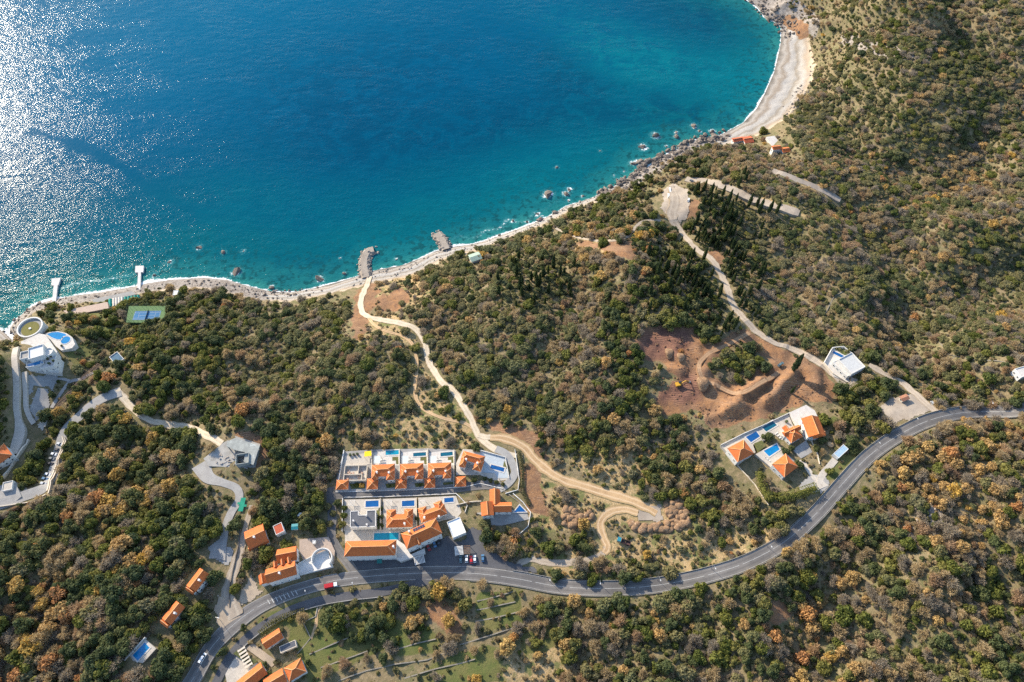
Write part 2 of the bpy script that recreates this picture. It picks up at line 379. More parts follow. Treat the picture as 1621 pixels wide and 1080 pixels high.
# ------------------------------------------------------------------ pads, pools, houses
def ctr(px): return (sum(p[0] for p in px) / len(px), sum(p[1] for p in px) / len(px))
def slab(name, px, m, label, dz=.35, z=None, drop=3.0, cat='terrace', kind='structure', block=1.5):
    if z is None:
        q = [P(*p) for p in px]; z = float(np.mean([p[2] for p in q]) * .5 + max(p[2] for p in q) * .5) + dz
    poly = [Pz(p, z) for p in px]
    o = MB().prism(poly, z - drop, z).build(name, m); tag(o, label, cat, None, kind); block_poly(poly, block)
    return z
def draped(name, px, m, label, dz=.16, cat='ground', step=.9, block=1.5):
    """a patch that follows the ground"""
    q = [P(*p)[:2] for p in px]; q = [tuple(p) for p in q]
    x0 = min(p[0] for p in q); x1 = max(p[0] for p in q); y0 = min(p[1] for p in q); y1 = max(p[1] for p in q)
    nx = int((x1 - x0) / step) + 2; ny = int((y1 - y0) / step) + 2
    X, Y = np.meshgrid(x0 + np.arange(nx) * step, y0 + np.arange(ny) * step)
    ins = pip(X + 1.2 * wave(X, Y, 9, 8), Y + 1.2 * wave(X, Y, 8, 9), q); Z = Hs(X, Y) + dz; mb = MB(); fs = []
    for j in range(ny - 1):
        for i in range(nx - 1):
            if ins[j, i] and ins[j, i + 1] and ins[j + 1, i] and ins[j + 1, i + 1]:
                fs.append([j * nx + i, j * nx + i + 1, (j + 1) * nx + i + 1, (j + 1) * nx + i])
    mb.add(np.stack([X.ravel(), Y.ravel(), Z.ravel()], 1), fs); o = mb.build(name, m); tag(o, label, cat, None, 'structure'); block_poly(q, block)
    return o
def pool(px, z, wm, label, group=None, rim=.7, m=None):
    poly = np.array([Pz(p, z)[:2] for p in px]); c = poly.mean(0); n = len(poly)
    a = sum(poly[i][0] * poly[(i + 1) % n][1] - poly[(i + 1) % n][0] * poly[i][1] for i in range(n))
    if a < 0: poly = poly[::-1]
    out = []
    for i in range(n):
        e1 = poly[i] - poly[i - 1]; e2 = poly[(i + 1) % n] - poly[i]; e1 /= np.linalg.norm(e1); e2 /= np.linalg.norm(e2)
        n1 = np.array([e1[1], -e1[0]]); n2 = np.array([e2[1], -e2[0]]); b = n1 + n2; b /= max(.5, np.dot(b, n1)); out.append(poly[i] + b * rim)
    t = thing('swimming_pool', label, 'swimming pool', (c[0], c[1], z), group)
    mb = MB(); zi = z + .16
    vs = [(*p, z - .5) for p in out] + [(*p, zi) for p in out] + [(*p, zi) for p in poly] + [(*p, z + .03) for p in poly]; fs = []
    for i in range(n):
        j = (i + 1) % n
        for k in range(3): fs.append([k * n + i, k * n + j, (k + 1) * n + j, (k + 1) * n + i])
    mb.add(vs, fs).build('pool_rim', m or PAVE_W, t)
    MB().add([(*p, z + .07) for p in poly], [list(range(n))]).build('pool_water', wm, t); return t
def quad_rect(q, z, keep=False):
    a, b, c, d = [Pz(p, z)[:2] for p in q]; cen = (a + b + c + d) / 4; u = (b - a) + (c - d); L = np.linalg.norm(u) / 2; u = u / (2 * L)
    v = np.array([-u[1], u[0]]); W = abs(np.dot(((d - a) + (c - b)) / 2, v))
    if W > L and not keep: u, v, L, W = v, -u, W, L
    return cen, u, v, L, W
def hip_roof(mb, cen, u, v, L, W, z, h, m, caps=None, t=.28, hipf=1.0, gable=False):
    rl = L / 2 if gable else max(0.0, (L - W * hipf) / 2)
    E = lambda a, b, zz: (*(cen + a * u + b * v), zz)
    vs = [E(-L / 2, -W / 2, z - t), E(L / 2, -W / 2, z - t), E(L / 2, W / 2, z - t), E(-L / 2, W / 2, z - t),
          E(-L / 2, -W / 2, z), E(L / 2, -W / 2, z), E(L / 2, W / 2, z), E(-L / 2, W / 2, z), E(-rl, 0, z + h), E(rl, 0, z + h)]
    fs = [[0, 1, 5, 4], [1, 2, 6, 5], [2, 3, 7, 6], [3, 0, 4, 7], [3, 2, 1, 0], [4, 5, 9, 8], [6, 7, 8, 9], [5, 6, 9], [7, 4, 8]]
    mb.add(vs, fs, m)
    if caps is not None:
        up = np.array([0, 0, .05])
        segs = [(8, 9)] if rl > .3 else []
        if not gable: segs += [(4, 8), (7, 8), (5, 9), (6, 9)]
        for i, j in segs: caps.tube(np.array(vs[i]) + up, np.array(vs[j]) + up, .25, 5)
_win = {}
def window_mesh(w, h):
    if (w, h) in _win: return _win[(w, h)]
    mb = MB()
    t = .12
    for x0, x1, z0, z1 in ((-w / 2, w / 2, 0, t), (-w / 2, w / 2, h - t, h), (-w / 2, -w / 2 + t, t, h - t), (w / 2 - t, w / 2, t, h - t)):
        mb.prism([(x0, -.05), (x1, -.05), (x1, .1), (x0, .1)], z0, z1, FRAME)
    mb.prism([(-w / 2 + t, -.02), (w / 2 - t, -.02), (w / 2 - t, .05), (-w / 2 + t, .05)], t, h - t, GLASS)
    _win[(w, h)] = mb.mesh('window'); return _win[(w, h)]
def put_windows(t, boxes, z0, maxn=10, wsize=(1.3, 1.5), sp=3.3, allside=False):
    cnt = 0; o = np.array(t['_o'])
    for bi, (cen, u, v, L, W, eh) in enumerate(boxes):
        for n, e, dist, ln in ((u, v, L / 2, W), (-u, -v, L / 2, W), (v, -u, W / 2, L), (-v, u, W / 2, L)):
            c0 = cen + n * dist; d = -c0 / np.linalg.norm(c0)
            if np.dot(n, d) < .25 and not allside: continue
            k = max(1, int(ln / sp))
            for fl in range(max(1, int(eh / 3.0))):
                for i in range(k):
                    if cnt >= maxn: return
                    p = c0 + e * ((i + .5) / k - .5) * ln + n * .03
                    if any(abs(np.dot(p - b[0], b[1])) < b[3] / 2 - .02 and abs(np.dot(p - b[0], b[2])) < b[4] / 2 - .02 for j, b in enumerate(boxes) if j != bi): continue
                    rz = math.atan2(n[1], n[0]) - math.pi / 2
                    child('window', window_mesh(*wsize), t, (p[0] - o[0], p[1] - o[1], z0 + fl * 3.0 + .9 - o[2]), rz); cnt += 1
def house(name, label, wings, z0=None, cat='house', group=None, wall=None, roofm=None, over=.5, nwin=8, chim=(), deep=3.0, capm=True, dz=.3, solar=None, frame_extra=None):
    """wings: (kind, quad in photo pixels at the eaves, eave height, roof height)"""
    wall = wall or WHITE; roofm = roofm or TILE
    c = ctr([p for w in wings for p in w[1]])
    if z0 is None:
        g = P(c[0], c[1] + 4)
        for _ in range(3):
            q = Pz(c, g[2] + wings[0][2]); g = np.array([q[0], q[1], float(Hs(q[0], q[1]))])
        z0 = g[2] + dz
    cen0 = Pz(c, z0 + wings[0][2])
    t = thing(name, label, cat, (cen0[0], cen0[1], z0), group)
    wl, rf, cp, boxes = MB(), MB(), MB(), []
    for i, w in enumerate(wings):
        kind, q, eh, rh = w[:4]; ze = z0 + eh + .025 * i; cen, u, v, L, W = quad_rect(q, ze, kind == 'ridged')
        kind = 'gable' if kind == 'ridged' else kind
        iw = over if kind in ('hip', 'gable') else .0
        hu, hv = L / 2 - iw, W / 2 - iw
        poly = [cen + a * u * hu + b * v * hv for a, b in ((-1, -1), (1, -1), (1, 1), (-1, 1))]
        block_poly(poly, 1.5)
        boxes.append((cen, u, v, 2 * hu, 2 * hv, eh))
        if kind == 'hip':
            wl.prism(poly, z0 - deep, ze - .3); hip_roof(rf, cen, u, v, L, W, ze, rh, roofm, cp)
        elif kind == 'gable':
            wl.prism(poly, z0 - deep, ze - .3); hip_roof(rf, cen, u, v, L, W, ze, rh, roofm, cp, gable=True)
        elif kind == 'flat':     # roof slab inside a parapet
            wl.prism(poly, z0 - deep, ze - .1)
            rf.prism([cen + a * u * (hu - .3) + b * v * (hv - .3) for a, b in ((-1, -1), (1, -1), (1, 1), (-1, 1))], ze - .08, ze + .02, w[4] if len(w) > 4 else roofm)
            for a, b, l_, ax in ((0, hv - .15, 2 * hu, u), (0, -hv + .15, 2 * hu, u), (hu - .15, 0, 2 * hv - .6, v), (-hu + .15, 0, 2 * hv - .6, v)):
                wl.obox(cen + a * u + b * v, ax, l_, .3, ze - .1, ze + rh)
    wl.build('wall', wall, t); ro = rf.build('roof', roofm, t)
    if cp.v and capm: cp.build('ridge_cap', CAPM, ro)
    for cx, cy in chim:
        q = Pz((cx, cy), z0 + wings[0][2] + wings[0][3] * .8)
        mb = MB(); mb.obox(q, wings and (1, 0), .9, .9, z0 + wings[0][2] - .2, z0 + wings[0][2] + wings[0][3] + 1.0, WHITE)
        mb.obox(q, (1, 0), 1.15, 1.15, z0 + wings[0][2] + wings[0][3] + 1.0, z0 + wings[0][2] + wings[0][3] + 1.2, WHITE)
        mb.build('chimney', WHITE, ro)
    put_windows(t, boxes, z0, nwin)
    return t
# ------------------------------------------------------------------ ground sheet
PX, PY, PD = proj(GX, GY, np.maximum(HG, 0))
JX = PX + 5 * wave(GX, GY, 11, 21) + 3 * wave(GX, GY, 5, 22); JY = PY + 4 * wave(GX, GY, 11, 23) + 2.5 * wave(GX, GY, 5, 24)
def inp(*polys):
    o = np.zeros(GX.shape, bool)
    for p in polys: o |= pip(JX, JY, p)
    return o
def soft(b, k=1):
    f = b.astype(float)
    for _ in range(k):
        g = np.pad(f, 1, mode='edge'); f = (g[1:-1, 1:-1] * 2 + g[:-2, 1:-1] + g[2:, 1:-1] + g[1:-1, :-2] + g[1:-1, 2:]) / 6
    return f
SITE = [(1005, 535), (1030, 518), (1060, 511), (1095, 516), (1118, 545), (1140, 540), (1165, 524), (1186, 520), (1212, 538), (1250, 558), (1300, 582), (1328, 620),
        (1318, 636), (1275, 636), (1240, 650), (1205, 662), (1180, 668), (1140, 678), (1112, 674), (1120, 655), (1100, 648), (1060, 657), (1038, 652), (1032, 635), (1052, 618), (1075, 600), (1045, 575), (1010, 568)]
ISLE = [(1122, 578), (1150, 552), (1180, 540), (1210, 560), (1224, 580), (1190, 590), (1180, 606), (1160, 615), (1140, 600)]
RED = [(1005, 560), (1012, 530), (1050, 516), (1092, 520), (1098, 545), (1085, 560), (1060, 570), (1030, 572)]
RED2 = [(1040, 600), (1075, 590), (1110, 600), (1120, 615), (1100, 640), (1050, 640), (1032, 625)]
dirt = inp(SITE) & ~inp(ISLE)
dirt |= inp([(560, 470), (585, 440), (600, 460), (585, 500), (572, 540), (558, 535)], [(770, 672), (810, 668), (850, 690), (870, 730), (850, 745), (815, 700)],
            [(825, 730), (850, 740), (868, 800), (872, 815), (838, 812), (828, 780)], [(365, 690), (395, 680), (422, 700), (425, 725), (400, 748), (412, 720), (408, 705)],
            [(1236, 30), (1255, 22), (1285, 45), (1272, 68), (1252, 52)], [(1085, 318), (1110, 316), (1105, 345), (1088, 345)], [(1120, 390), (1142, 400), (1148, 430), (1128, 420)],
            [(668, 960), (700, 945), (730, 985), (745, 1005), (715, 1010), (690, 985)], [(1205, 960), (1240, 950), (1262, 975), (1225, 990)], [(600, 470), (640, 455), (650, 475), (630, 490), (600, 495)],
            [(1000, 380), (960, 385), (900, 385), (960, 400), (1010, 415)])
dry = inp([(545, 680), (600, 665), (740, 650), (760, 700), (720, 712), (560, 714)], [(830, 750), (900, 770), (1030, 805), (1000, 835), (900, 840), (845, 850), (836, 800)],
          [(900, 690), (1000, 690), (1110, 720), (1150, 760), (1180, 800), (1120, 850), (1060, 840), (980, 770), (910, 745)], [(650, 560), (720, 640), (745, 660), (720, 690), (660, 660)],
          [(880, 375), (960, 385), (1030, 405), (1020, 420), (950, 410), (900, 395)], [(880, 880), (1000, 850), (1100, 860), (1230, 810), (1240, 850), (1100, 905), (960, 920), (860, 905)],
          [(1430, 790), (1540, 790), (1560, 850), (1470, 880)], [(600, 430), (660, 420), (720, 430), (680, 480), (600, 490)], [(560, 500), (640, 500), (660, 545), (600, 540), (565, 545)],
          [(780, 1030), (900, 1020), (930, 1080), (780, 1090)], [(1240, 270), (1330, 300), (1280, 345), (1180, 320)])
lawn = inp([(452, 985), (500, 960), (560, 958), (600, 965), (640, 990), (600, 1030), (520, 1070), (490, 1090), (470, 1040)], [(750, 940), (820, 930), (830, 990), (770, 1000)],
           [(1310, 655), (1360, 690), (1370, 720), (1345, 725), (1320, 690)], [(600, 985), (680, 990), (700, 1030), (640, 1040), (590, 1020)], [(700, 1040), (790, 1020), (790, 1085), (660, 1085)],
           [(1335, 715), (1352, 730), (1310, 765), (1300, 755)], [(400, 980), (460, 955), (500, 955), (430, 1005), (412, 1005)], [(820, 1000), (900, 985), (900, 1020), (830, 1040)],
           [(100, 560), (130, 540), (150, 560), (120, 590)], [(95, 500), (170, 492), (190, 510), (170, 535), (120, 530)], [(560, 480), (590, 465)] + [(560, 470)])
rock = (SD < 22) & inp([(940, 320), (1010, 250), (1150, 200), (1160, 215), (1060, 260), (970, 320)]) | (SD < 34) & inp([(1150, -40), (1290, -40), (1300, 60), (1225, 45)])
rock |= inp([(1330, 55), (1380, 62), (1450, 90), (1440, 104), (1390, 90), (1335, 70)]) | inp([(1440, 800), (1480, 795), (1500, 815), (1470, 835)])
rock |= (SD < 12) & (JX < 420) & (JX > 30)
bw = 7 + 33 * gauss(GX, GY, W0(1245, 130, 0), 80) + 9 * gauss(GX, GY, W0(640, 430, 0), 45) + 7 * gauss(GX, GY, W0(330, 450, 0), 70)
beach = (SD < bw + 2.5 * wave(GX, GY, 9, 31))
rock &= ~dirt
a_dirt, a_dry, a_lawn, a_rock, a_beach = soft(dirt, 2), soft(dry, 3), soft(lawn, 2), soft(rock, 1), soft(beach, 1)
a_red = soft(inp(RED, RED2) & dirt, 3)
beach &= ~dirt; a_beach = soft(beach, 1)
BARE = (dirt | beach)
def grid_mesh(name, X, Y, Z, keep):
    ny, nx = X.shape; me = bpy.data.meshes.new(name)
    j, i = np.nonzero(keep[:-1, :-1] | keep[1:, :-1] | keep[:-1, 1:] | keep[1:, 1:])
    f = np.stack([j * nx + i, j * nx + i + 1, (j + 1) * nx + i + 1, (j + 1) * nx + i], 1)
    used = np.unique(f); mp = np.full(nx * ny, -1); mp[used] = np.arange(len(used)); f = mp[f]
    co = np.stack([X.ravel(), Y.ravel(), Z.ravel()], 1)[used]
    me.vertices.add(len(co)); me.vertices.foreach_set('co', co.ravel().astype(np.float32))
    me.loops.add(f.size); me.loops.foreach_set('vertex_index', f.ravel().astype(np.int32))
    me.polygons.add(len(f)); me.polygons.foreach_set('loop_start', np.arange(0, f.size, 4, dtype=np.int32))
    me.polygons.foreach_set('use_smooth', np.ones(len(f), bool)); me.update(); me.validate()
    return me, used
def attr(me, used, name, G):
    a = me.attributes.new(name, 'FLOAT', 'POINT'); a.data.foreach_set('value', G.ravel()[used].astype(np.float32))
me, used = grid_mesh('ground', GX, GY, HG, SD > -25)
for n_, G in (('dirt', a_dirt), ('red', a_red), ('dry', a_dry), ('lawn', a_lawn), ('rock', a_rock), ('beach', a_beach), ('shore', SD), ('bw', bw)): attr(me, used, n_, G)
ground = bpy.data.objects.new('ground', me); COL.objects.link(ground)
tag(ground, 'hilly scrubland falling to the shore, bare earth, dry grass and pebble beach', 'ground', None, 'structure')
def at(nt, name):
    n = nt.nodes.new('ShaderNodeAttribute'); n.attribute_name = name; return n.outputs['Fac']
def ground_mat():
    m, nt, b = nt_new('hillside_ground'); b.inputs['Roughness'].default_value = .95; b.inputs['Specular IOR Level'].default_value = .15
    nf = noise(nt, .35, 5, .65); nm = noise(nt, .07, 4, .6); nh = noise(nt, 1.4, 3, .6)
    col = mixc(nt, smooth(nt, nm, .35, .65), (.17, .135, .075), (.125, .12, .055))
    col = mixc(nt, smooth(nt, nf, .4, .7), col, (.24, .185, .11))
    def edge(a, k=.55): return smooth(nt, mth(nt, 'ADD', a, mth(nt, 'MULTIPLY', mth(nt, 'SUBTRACT', nf, .5), k * 1.6)), .32, .62)
    dryc = mixc(nt, smooth(nt, nf, .4, .62), (.38, .26, .13), (.19, .155, .07)); dryc = mixc(nt, smooth(nt, nh, .48, .66), dryc, (.50, .37, .22))
    dryc = mixc(nt, smooth(nt, noise(nt, .12, 3), .5, .62), dryc, (.13, .14, .05))
    col = mixc(nt, mth(nt, 'MULTIPLY', edge(at(nt, 'dry'), .9), .85), col, dryc)
    lawc = mixc(nt, smooth(nt, nm, .3, .7), (.085, .108, .032), (.14, .128, .048)); lawc = mixc(nt, smooth(nt, nh, .55, .8), lawc, (.19, .155, .07))
    col = mixc(nt, edge(at(nt, 'lawn'), .5), col, lawc)
    dc = mixc(nt, smooth(nt, nm, .38, .62), (.265, .14, .068), (.20, .118, .068)); dc = mixc(nt, smooth(nt, nf, .42, .66), dc, (.16, .09, .056)); dc = mixc(nt, smooth(nt, nh, .58, .75), dc, (.46, .31, .19))
    wv = nd(nt, 'ShaderNodeTexWave', wave_type='RINGS'); wv.inputs['Scale'].default_value = .22; wv.inputs['Distortion'].default_value = 14; wv.inputs['Detail'].default_value = 3; wv.inputs['Detail Scale'].default_value = .35; nt.links.new(nt.nodes.new('ShaderNodeNewGeometry').outputs['Position'], wv.inputs[0]); dc = mixc(nt, mth(nt, 'MULTIPLY', mth(nt, 'MULTIPLY', smooth(nt, wv.outputs['Fac'], .55, .9), smooth(nt, noise(nt, .09, 2), .5, .62)), .45), dc, (.40, .26, .16))
    dc = mixc(nt, mth(nt, 'MULTIPLY', at(nt, 'red'), .95), dc, mixc(nt, mth(nt, 'MULTIPLY', mth(nt, 'MULTIPLY', smooth(nt, wv.outputs['Fac'], .45, .85), smooth(nt, noise(nt, .11, 2), .40, .55)), .75), mixc(nt, smooth(nt, nf, .35, .65), (.10, .052, .042), (.16, .08, .058)), (.27, .145, .095)))
    col = mixc(nt, edge(at(nt, 'dirt'), .5), col, dc)
    # beach: wet edge, bands of pebble and coarse pale gravel, tan upper edge
    s = mth(nt, 'DIVIDE', at(nt, 'shore'), at(nt, 'bw')); s2 = mth(nt, 'ADD', s, mth(nt, 'MULTIPLY', mth(nt, 'SUBTRACT', noise(nt, .05, 3), .5), .5))
    r = nt.nodes.new('ShaderNodeValToRGB'); cr = r.color_ramp
    stops = [(0.0, (.13, .115, .095)), (.08, (.24, .21, .175)), (.16, (.40, .36, .31)), (.27, (.27, .22, .17)), (.38, (.42, .395, .36)), (.52, (.36, .335, .30)), (.60, (.27, .23, .18)), (.72, (.41, .38, .335)), (.86, (.34, .27, .20)), (1.0, (.45, .36, .26))]
    cr.elements[0].position = 0; cr.elements[0].color = c4(stops[0][1]); cr.elements[1].position = 1; cr.elements[1].color = c4(stops[-1][1])
    for p_, c_ in stops[1:-1]: e = cr.elements.new(p_); e.color = c4(c_)
    nt.links.new(s2, r.inputs[0]); bc = mixc(nt, smooth(nt, nh, .5, .8), r.outputs[0], (.30, .27, .235))
    col = mixc(nt, edge(at(nt, 'beach'), .35), col, bc)
    rc = mixc(nt, smooth(nt, nf, .35, .65), (.30, .27, .24), (.16, .135, .115)); rc = mixc(nt, smooth(nt, nh, .5, .7), rc, (.42, .36, .30))
    col = mixc(nt, edge(at(nt, 'rock'), .9), col, rc)
    nt.links.new(col, b.inputs['Base Color'])
    bp = nd(nt, 'ShaderNodeBump'); bp.inputs['Distance'].default_value = .5; bp.inputs['Strength'].default_value = .7
    nt.links.new(mth(nt, 'ADD', nf, mth(nt, 'MULTIPLY', nh, .5)), bp.inputs['Height']); nt.links.new(bp.outputs[0], b.inputs['Normal'])
    return m
me.materials.append(ground_mat())
# ------------------------------------------------------------------ sea
WATER_ROCKS = [(867, 308, 5.5), (896, 307, 3.6), (901, 300, 3), (922, 311, 1.8), (881, 265, 1.6), (950, 239, 1.2), (1037, 215, 5), (1018, 233, 5), (1070, 209, 2.2), (1070, 217, 3), (1098, 200, 4),
               (1107, 208, 2.4), (1128, 209, 4), (856, 347, 4.2), (879, 338, 3), (851, 339, 2.4), (812, 350, 2), (269, 415, 2.6), (374, 431, 4.6), (354, 399, 2.2), (315, 392, 3), (244, 436, 2), (627, 411, 1.8),
               (506, 442, 4.2), (545, 433, 1.8), (538, 409, 1.2), (900, 318, 1.6), (972, 278, 1.4), (978, 285, 2), (990, 280, 1.6), (988, 271, 1.3), (960, 300, 1.6), (1002, 259, 4.2), (1012, 257, 4.6), (1023, 256, 4),
               (1033, 254, 3), (1046, 246, 2.6), (1060, 240, 3), (1075, 232, 2.6), (1085, 227, 3), (1089, 234, 2.4), (1055, 232, 1.8), (385, 398, 2), (62, 480, 2.8), (430, 455, 2.4), (437, 460, 1.8), (757, 386, 1.6), (774, 378, 1.6), (835, 352, 2.2), (790, 372, 1.5)]
WX = axis(-760, 760, 2.5, [30, 100, 300, 900, 2200]); WY = axis(190, 1020, 2.5, [30, 100, 400, 1500])
SX, SY = np.meshgrid(WX, WY); SSD = coast_d(SX, SY); QX, QY, _ = proj(SX, SY, np.zeros_like(SX))
QX = np.clip(QX, -3000, 5000); QY = np.clip(QY, -2000, 3000)
def blob(cx, cy, rx, ry, rot=0.0):
    a = R(rot); u = (QX - cx) * math.cos(a) + (QY - cy) * math.sin(a); v = -(QX - cx) * math.sin(a) + (QY - cy) * math.cos(a)
    return np.exp(-(u / rx) ** 2 - (v / ry) ** 2)
turq = 1.0 * blob(1195, 130, 60, 75, 25) + .7 * blob(1100, 130, 130, 45, 10) + .55 * blob(960, 60, 160, 50, 20) + .5 * blob(1000, 95, 140, 40) + .3 * blob(700, 330, 260, 70, -12) + .15 * blob(250, 370, 220, 70) \
    + .45 * blob(890, 250, 160, 70, -30) + .3 * blob(400, 300, 120, 60) + .35 * blob(640, 400, 80, 30)
dark = .9 * blob(1110, 30, 80, 45, 10) + .9 * blob(900, 115, 90, 30, 35) + .8 * blob(1000, 165, 120, 30, 5) + .6 * blob(1110, 185, 60, 18) + .9 * blob(800, 200, 260, 40, -10) + .7 * blob(520, 190, 150, 90) + .5 * blob(660, 110, 160, 80) \
    + .5 * blob(480, 420, 80, 30) + .4 * blob(760, 360, 60, 18, -20)
slick = np.exp(-(dseg(QX, QY, [(-400, 195), (-20, 204), (60, 212), (130, 232), (190, 262), (240, 300), (330, 345)]) / (8 + 3 * wave(SX, SY, 30, 41))) ** 2)
foam = np.zeros_like(SX)
fw = 1.9 + 1.1 * wave(SX, SY, 60, 42) + 3.0 * np.exp(-((QX - 160) / 230) ** 2) + 1.2 * np.exp(-((QX - 1215) / 30) ** 2 - ((QY - 140) / 50) ** 2) + 1.5 * np.exp(-((QX - 800) / 60) ** 2)
fw = fw * (.75 + .5 * wave(SX, SY, 26, 46))
foam = np.maximum(foam, np.clip(1.15 + SSD / np.maximum(fw, .8), 0, 1.15))
for rx_, ry_, rr in WATER_ROCKS:
    c_ = P(rx_, ry_); d_ = np.hypot(SX - c_[0], SY - c_[1]); foam = np.maximum(foam, np.clip(1.0 - (d_ - rr * .7) / (rr * .7 + 1.6), 0, 1) * (.62 + .2 * wave(SX, SY, 9, 45)))
# a second, broken line of surf off the left shore and streaks between the rocks
foam = np.maximum(foam, .62 * np.exp(-((SSD + 13 + 2.5 * wave(SX, SY, 45, 43)) / 2.2) ** 2) * np.exp(-((QX - 140) / 130) ** 2))
foam = np.maximum(foam, .55 * np.exp(-((SSD + 9 + 4 * wave(SX, SY, 25, 44)) / 3) ** 2) * np.exp(-((QX - 790) / 90) ** 2))
SZ = np.zeros_like(SX)
mw, uw = grid_mesh('sea', SX, SY, SZ, SSD < 12)
for n_, G in (('shore', SSD), ('turq', np.clip(turq, 0, 1.2)), ('dark', np.clip(dark, 0, 1)), ('slick', slick), ('foam', foam)): attr(mw, uw, n_, G)
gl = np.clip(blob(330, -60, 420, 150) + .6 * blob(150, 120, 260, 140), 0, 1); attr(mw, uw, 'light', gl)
sea = bpy.data.objects.new('sea', mw); COL.objects.link(sea); tag(sea, 'deep blue sea turning turquoise near the shore, surf along the edge', 'sea', None, 'structure')
def sea_mat():
    m, nt, b = nt_new('sea_water')
    pos = nt.nodes.new('ShaderNodeNewGeometry').outputs['Position']
    n1 = noise(nt, .012, 4, .6, dist=1.2); n2 = noise(nt, .05, 4, .65, dist=.8); n3 = noise(nt, .18, 3, .6)
    sd = at(nt, 'shore'); s = mth(nt, 'ADD', mth(nt, 'MULTIPLY', sd, -1 / 220), mth(nt, 'MULTIPLY', mth(nt, 'SUBTRACT', n1, .5), .22))
    r = nt.nodes.new('ShaderNodeValToRGB'); cr = r.color_ramp; cr.interpolation = 'EASE'
    st = [(0, (.026, .175, .160)), (.05, (.010, .120, .132)), (.16, (.0015, .082, .112)), (.38, (.0005, .067, .114)), (.7, (.0003, .062, .122)), (1, (.0003, .065, .134))]
    cr.elements[0].position = 0; cr.elements[0].color = c4(st[0][1]); cr.elements[1].position = 1; cr.elements[1].color = c4(st[-1][1])
    for p_, c_ in st[1:-1]: e = cr.elements.new(p_); e.color = c4(c_)
    nt.links.new(s, r.inputs[0]); col = r.outputs[0]
    tq = mth(nt, 'MULTIPLY', at(nt, 'turq'), mth(nt, 'ADD', .35, mth(nt, 'MULTIPLY', smooth(nt, n2, .32, .66), .65)))
    col = mixc(nt, mth(nt, 'MULTIPLY', tq, .8, clamp=True), col, (.0015, .130, .165))
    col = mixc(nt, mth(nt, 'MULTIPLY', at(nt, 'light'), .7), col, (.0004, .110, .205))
    dk = mth(nt, 'MULTIPLY', at(nt, 'dark'), smooth(nt, mth(nt, 'ADD', n2, mth(nt, 'MULTIPLY', n1, .3)), .5, .75))
    col = mixc(nt, mth(nt, 'MULTIPLY', dk, .55), col, (.001, .036, .080))
    # boulders and weed on the shallow bed
    bed = mth(nt, 'MULTIPLY', smooth(nt, s, .30, .03), smooth(nt, mth(nt, 'ADD', n3, mth(nt, 'MULTIPLY', n2, .35)), .68, .80))
    col = mixc(nt, mth(nt, 'MULTIPLY', bed, .7), col, (.006, .050, .058))
    fo = mth(nt, 'ADD', at(nt, 'foam'), mth(nt, 'MULTIPLY', mth(nt, 'SUBTRACT', noise(nt, .5, 4, .7), .5), 1.5))
    ff = smooth(nt, fo, .50, .78)
    col = mixc(nt, mth(nt, 'MULTIPLY', smooth(nt, fo, .1, .7), .45), col, (.10, .30, .31))
    col = mixc(nt, ff, col, (.80, .80, .78)); nt.links.new(col, b.inputs['Base Color'])
    nt.links.new(mth(nt, 'ADD', .12, mth(nt, 'MULTIPLY', ff, .65)), b.inputs['Roughness']); b.inputs['IOR'].default_value = 1.333; b.inputs['Specular IOR Level'].default_value = .025
    mp = nd(nt, 'ShaderNodeMapping'); mp.inputs['Rotation'].default_value = (0, 0, R(28)); mp.inputs['Scale'].default_value = (.7, 1.45, 1)
    nt.links.new(pos, mp.inputs[0]); v = mp.outputs[0]
    h = mth(nt, 'ADD', mth(nt, 'MULTIPLY', noise(nt, .62, 2, .5, v), .75), mth(nt, 'MULTIPLY', noise(nt, .10, 2, .5, v), 1.5))
    h = mth(nt, 'ADD', h, mth(nt, 'MULTIPLY', noise(nt, 1.5, 1, .5, v), .16))
    am = mth(nt, 'SUBTRACT', 1.0, mth(nt, 'MULTIPLY', mth(nt, 'MULTIPLY', at(nt, 'slick'), mth(nt, 'ADD', .35, n2)), .8, clamp=True)); am = mth(nt, 'MULTIPLY', am, mth(nt, 'ADD', .55, mth(nt, 'MULTIPLY', smooth(nt, noise(nt, .02, 3, .6, v), .3, .7), .6)))
    bp = nd(nt, 'ShaderNodeBump'); bp.inputs['Distance'].default_value = 1.0; bp.inputs['Strength'].default_value = 1
    nt.links.new(mth(nt, 'MULTIPLY', am, .50, clamp=True), bp.inputs['Strength']); nt.links.new(h, bp.inputs['Height']); nt.links.new(bp.outputs[0], b.inputs['Normal'])
    return m
mw.materials.append(sea_mat())
# ------------------------------------------------------------------ roads and paths
MAIN = [(270, 1125, 9), (305, 1078, 9), (335, 1026, 9.5), (375, 985, 10), (420, 955, 8.8), (480, 932, 8.2), (540, 918, 8.2), (620, 910), (700, 907), (760, 909), (820, 917), (880, 928), (940, 932), (1000, 931), (1060, 924), (1120, 911),
        (1180, 892), (1240, 859), (1290, 815), (1330, 770), (1370, 727), (1410, 697), (1450, 675), (1490, 661), (1540, 654), (1621, 649), (1720, 644)]
g_main = ribbon('road', MAIN, 8.2, ASPH, 'grey two lane coast road curving through the whole hillside', .30, block=1.2)
stripes('road_centre_line', g_main, [0], .2, 'thin white centre line of the coast road', (9, 1))
stripes('road_edge_lines', g_main, [.45, -.45], .14, 'white edge lines of the coast road')
g_low = ribbon('road', [(330, 1110, 4.5), (347, 1072), (368, 1035), (402, 1001), (450, 971), (500, 953), (555, 943), (600, 938), (650, 927), (690, 915)], 5, ASPH_D, 'narrow dark lane just below the coast road on its garden side', .22, block=1.0)
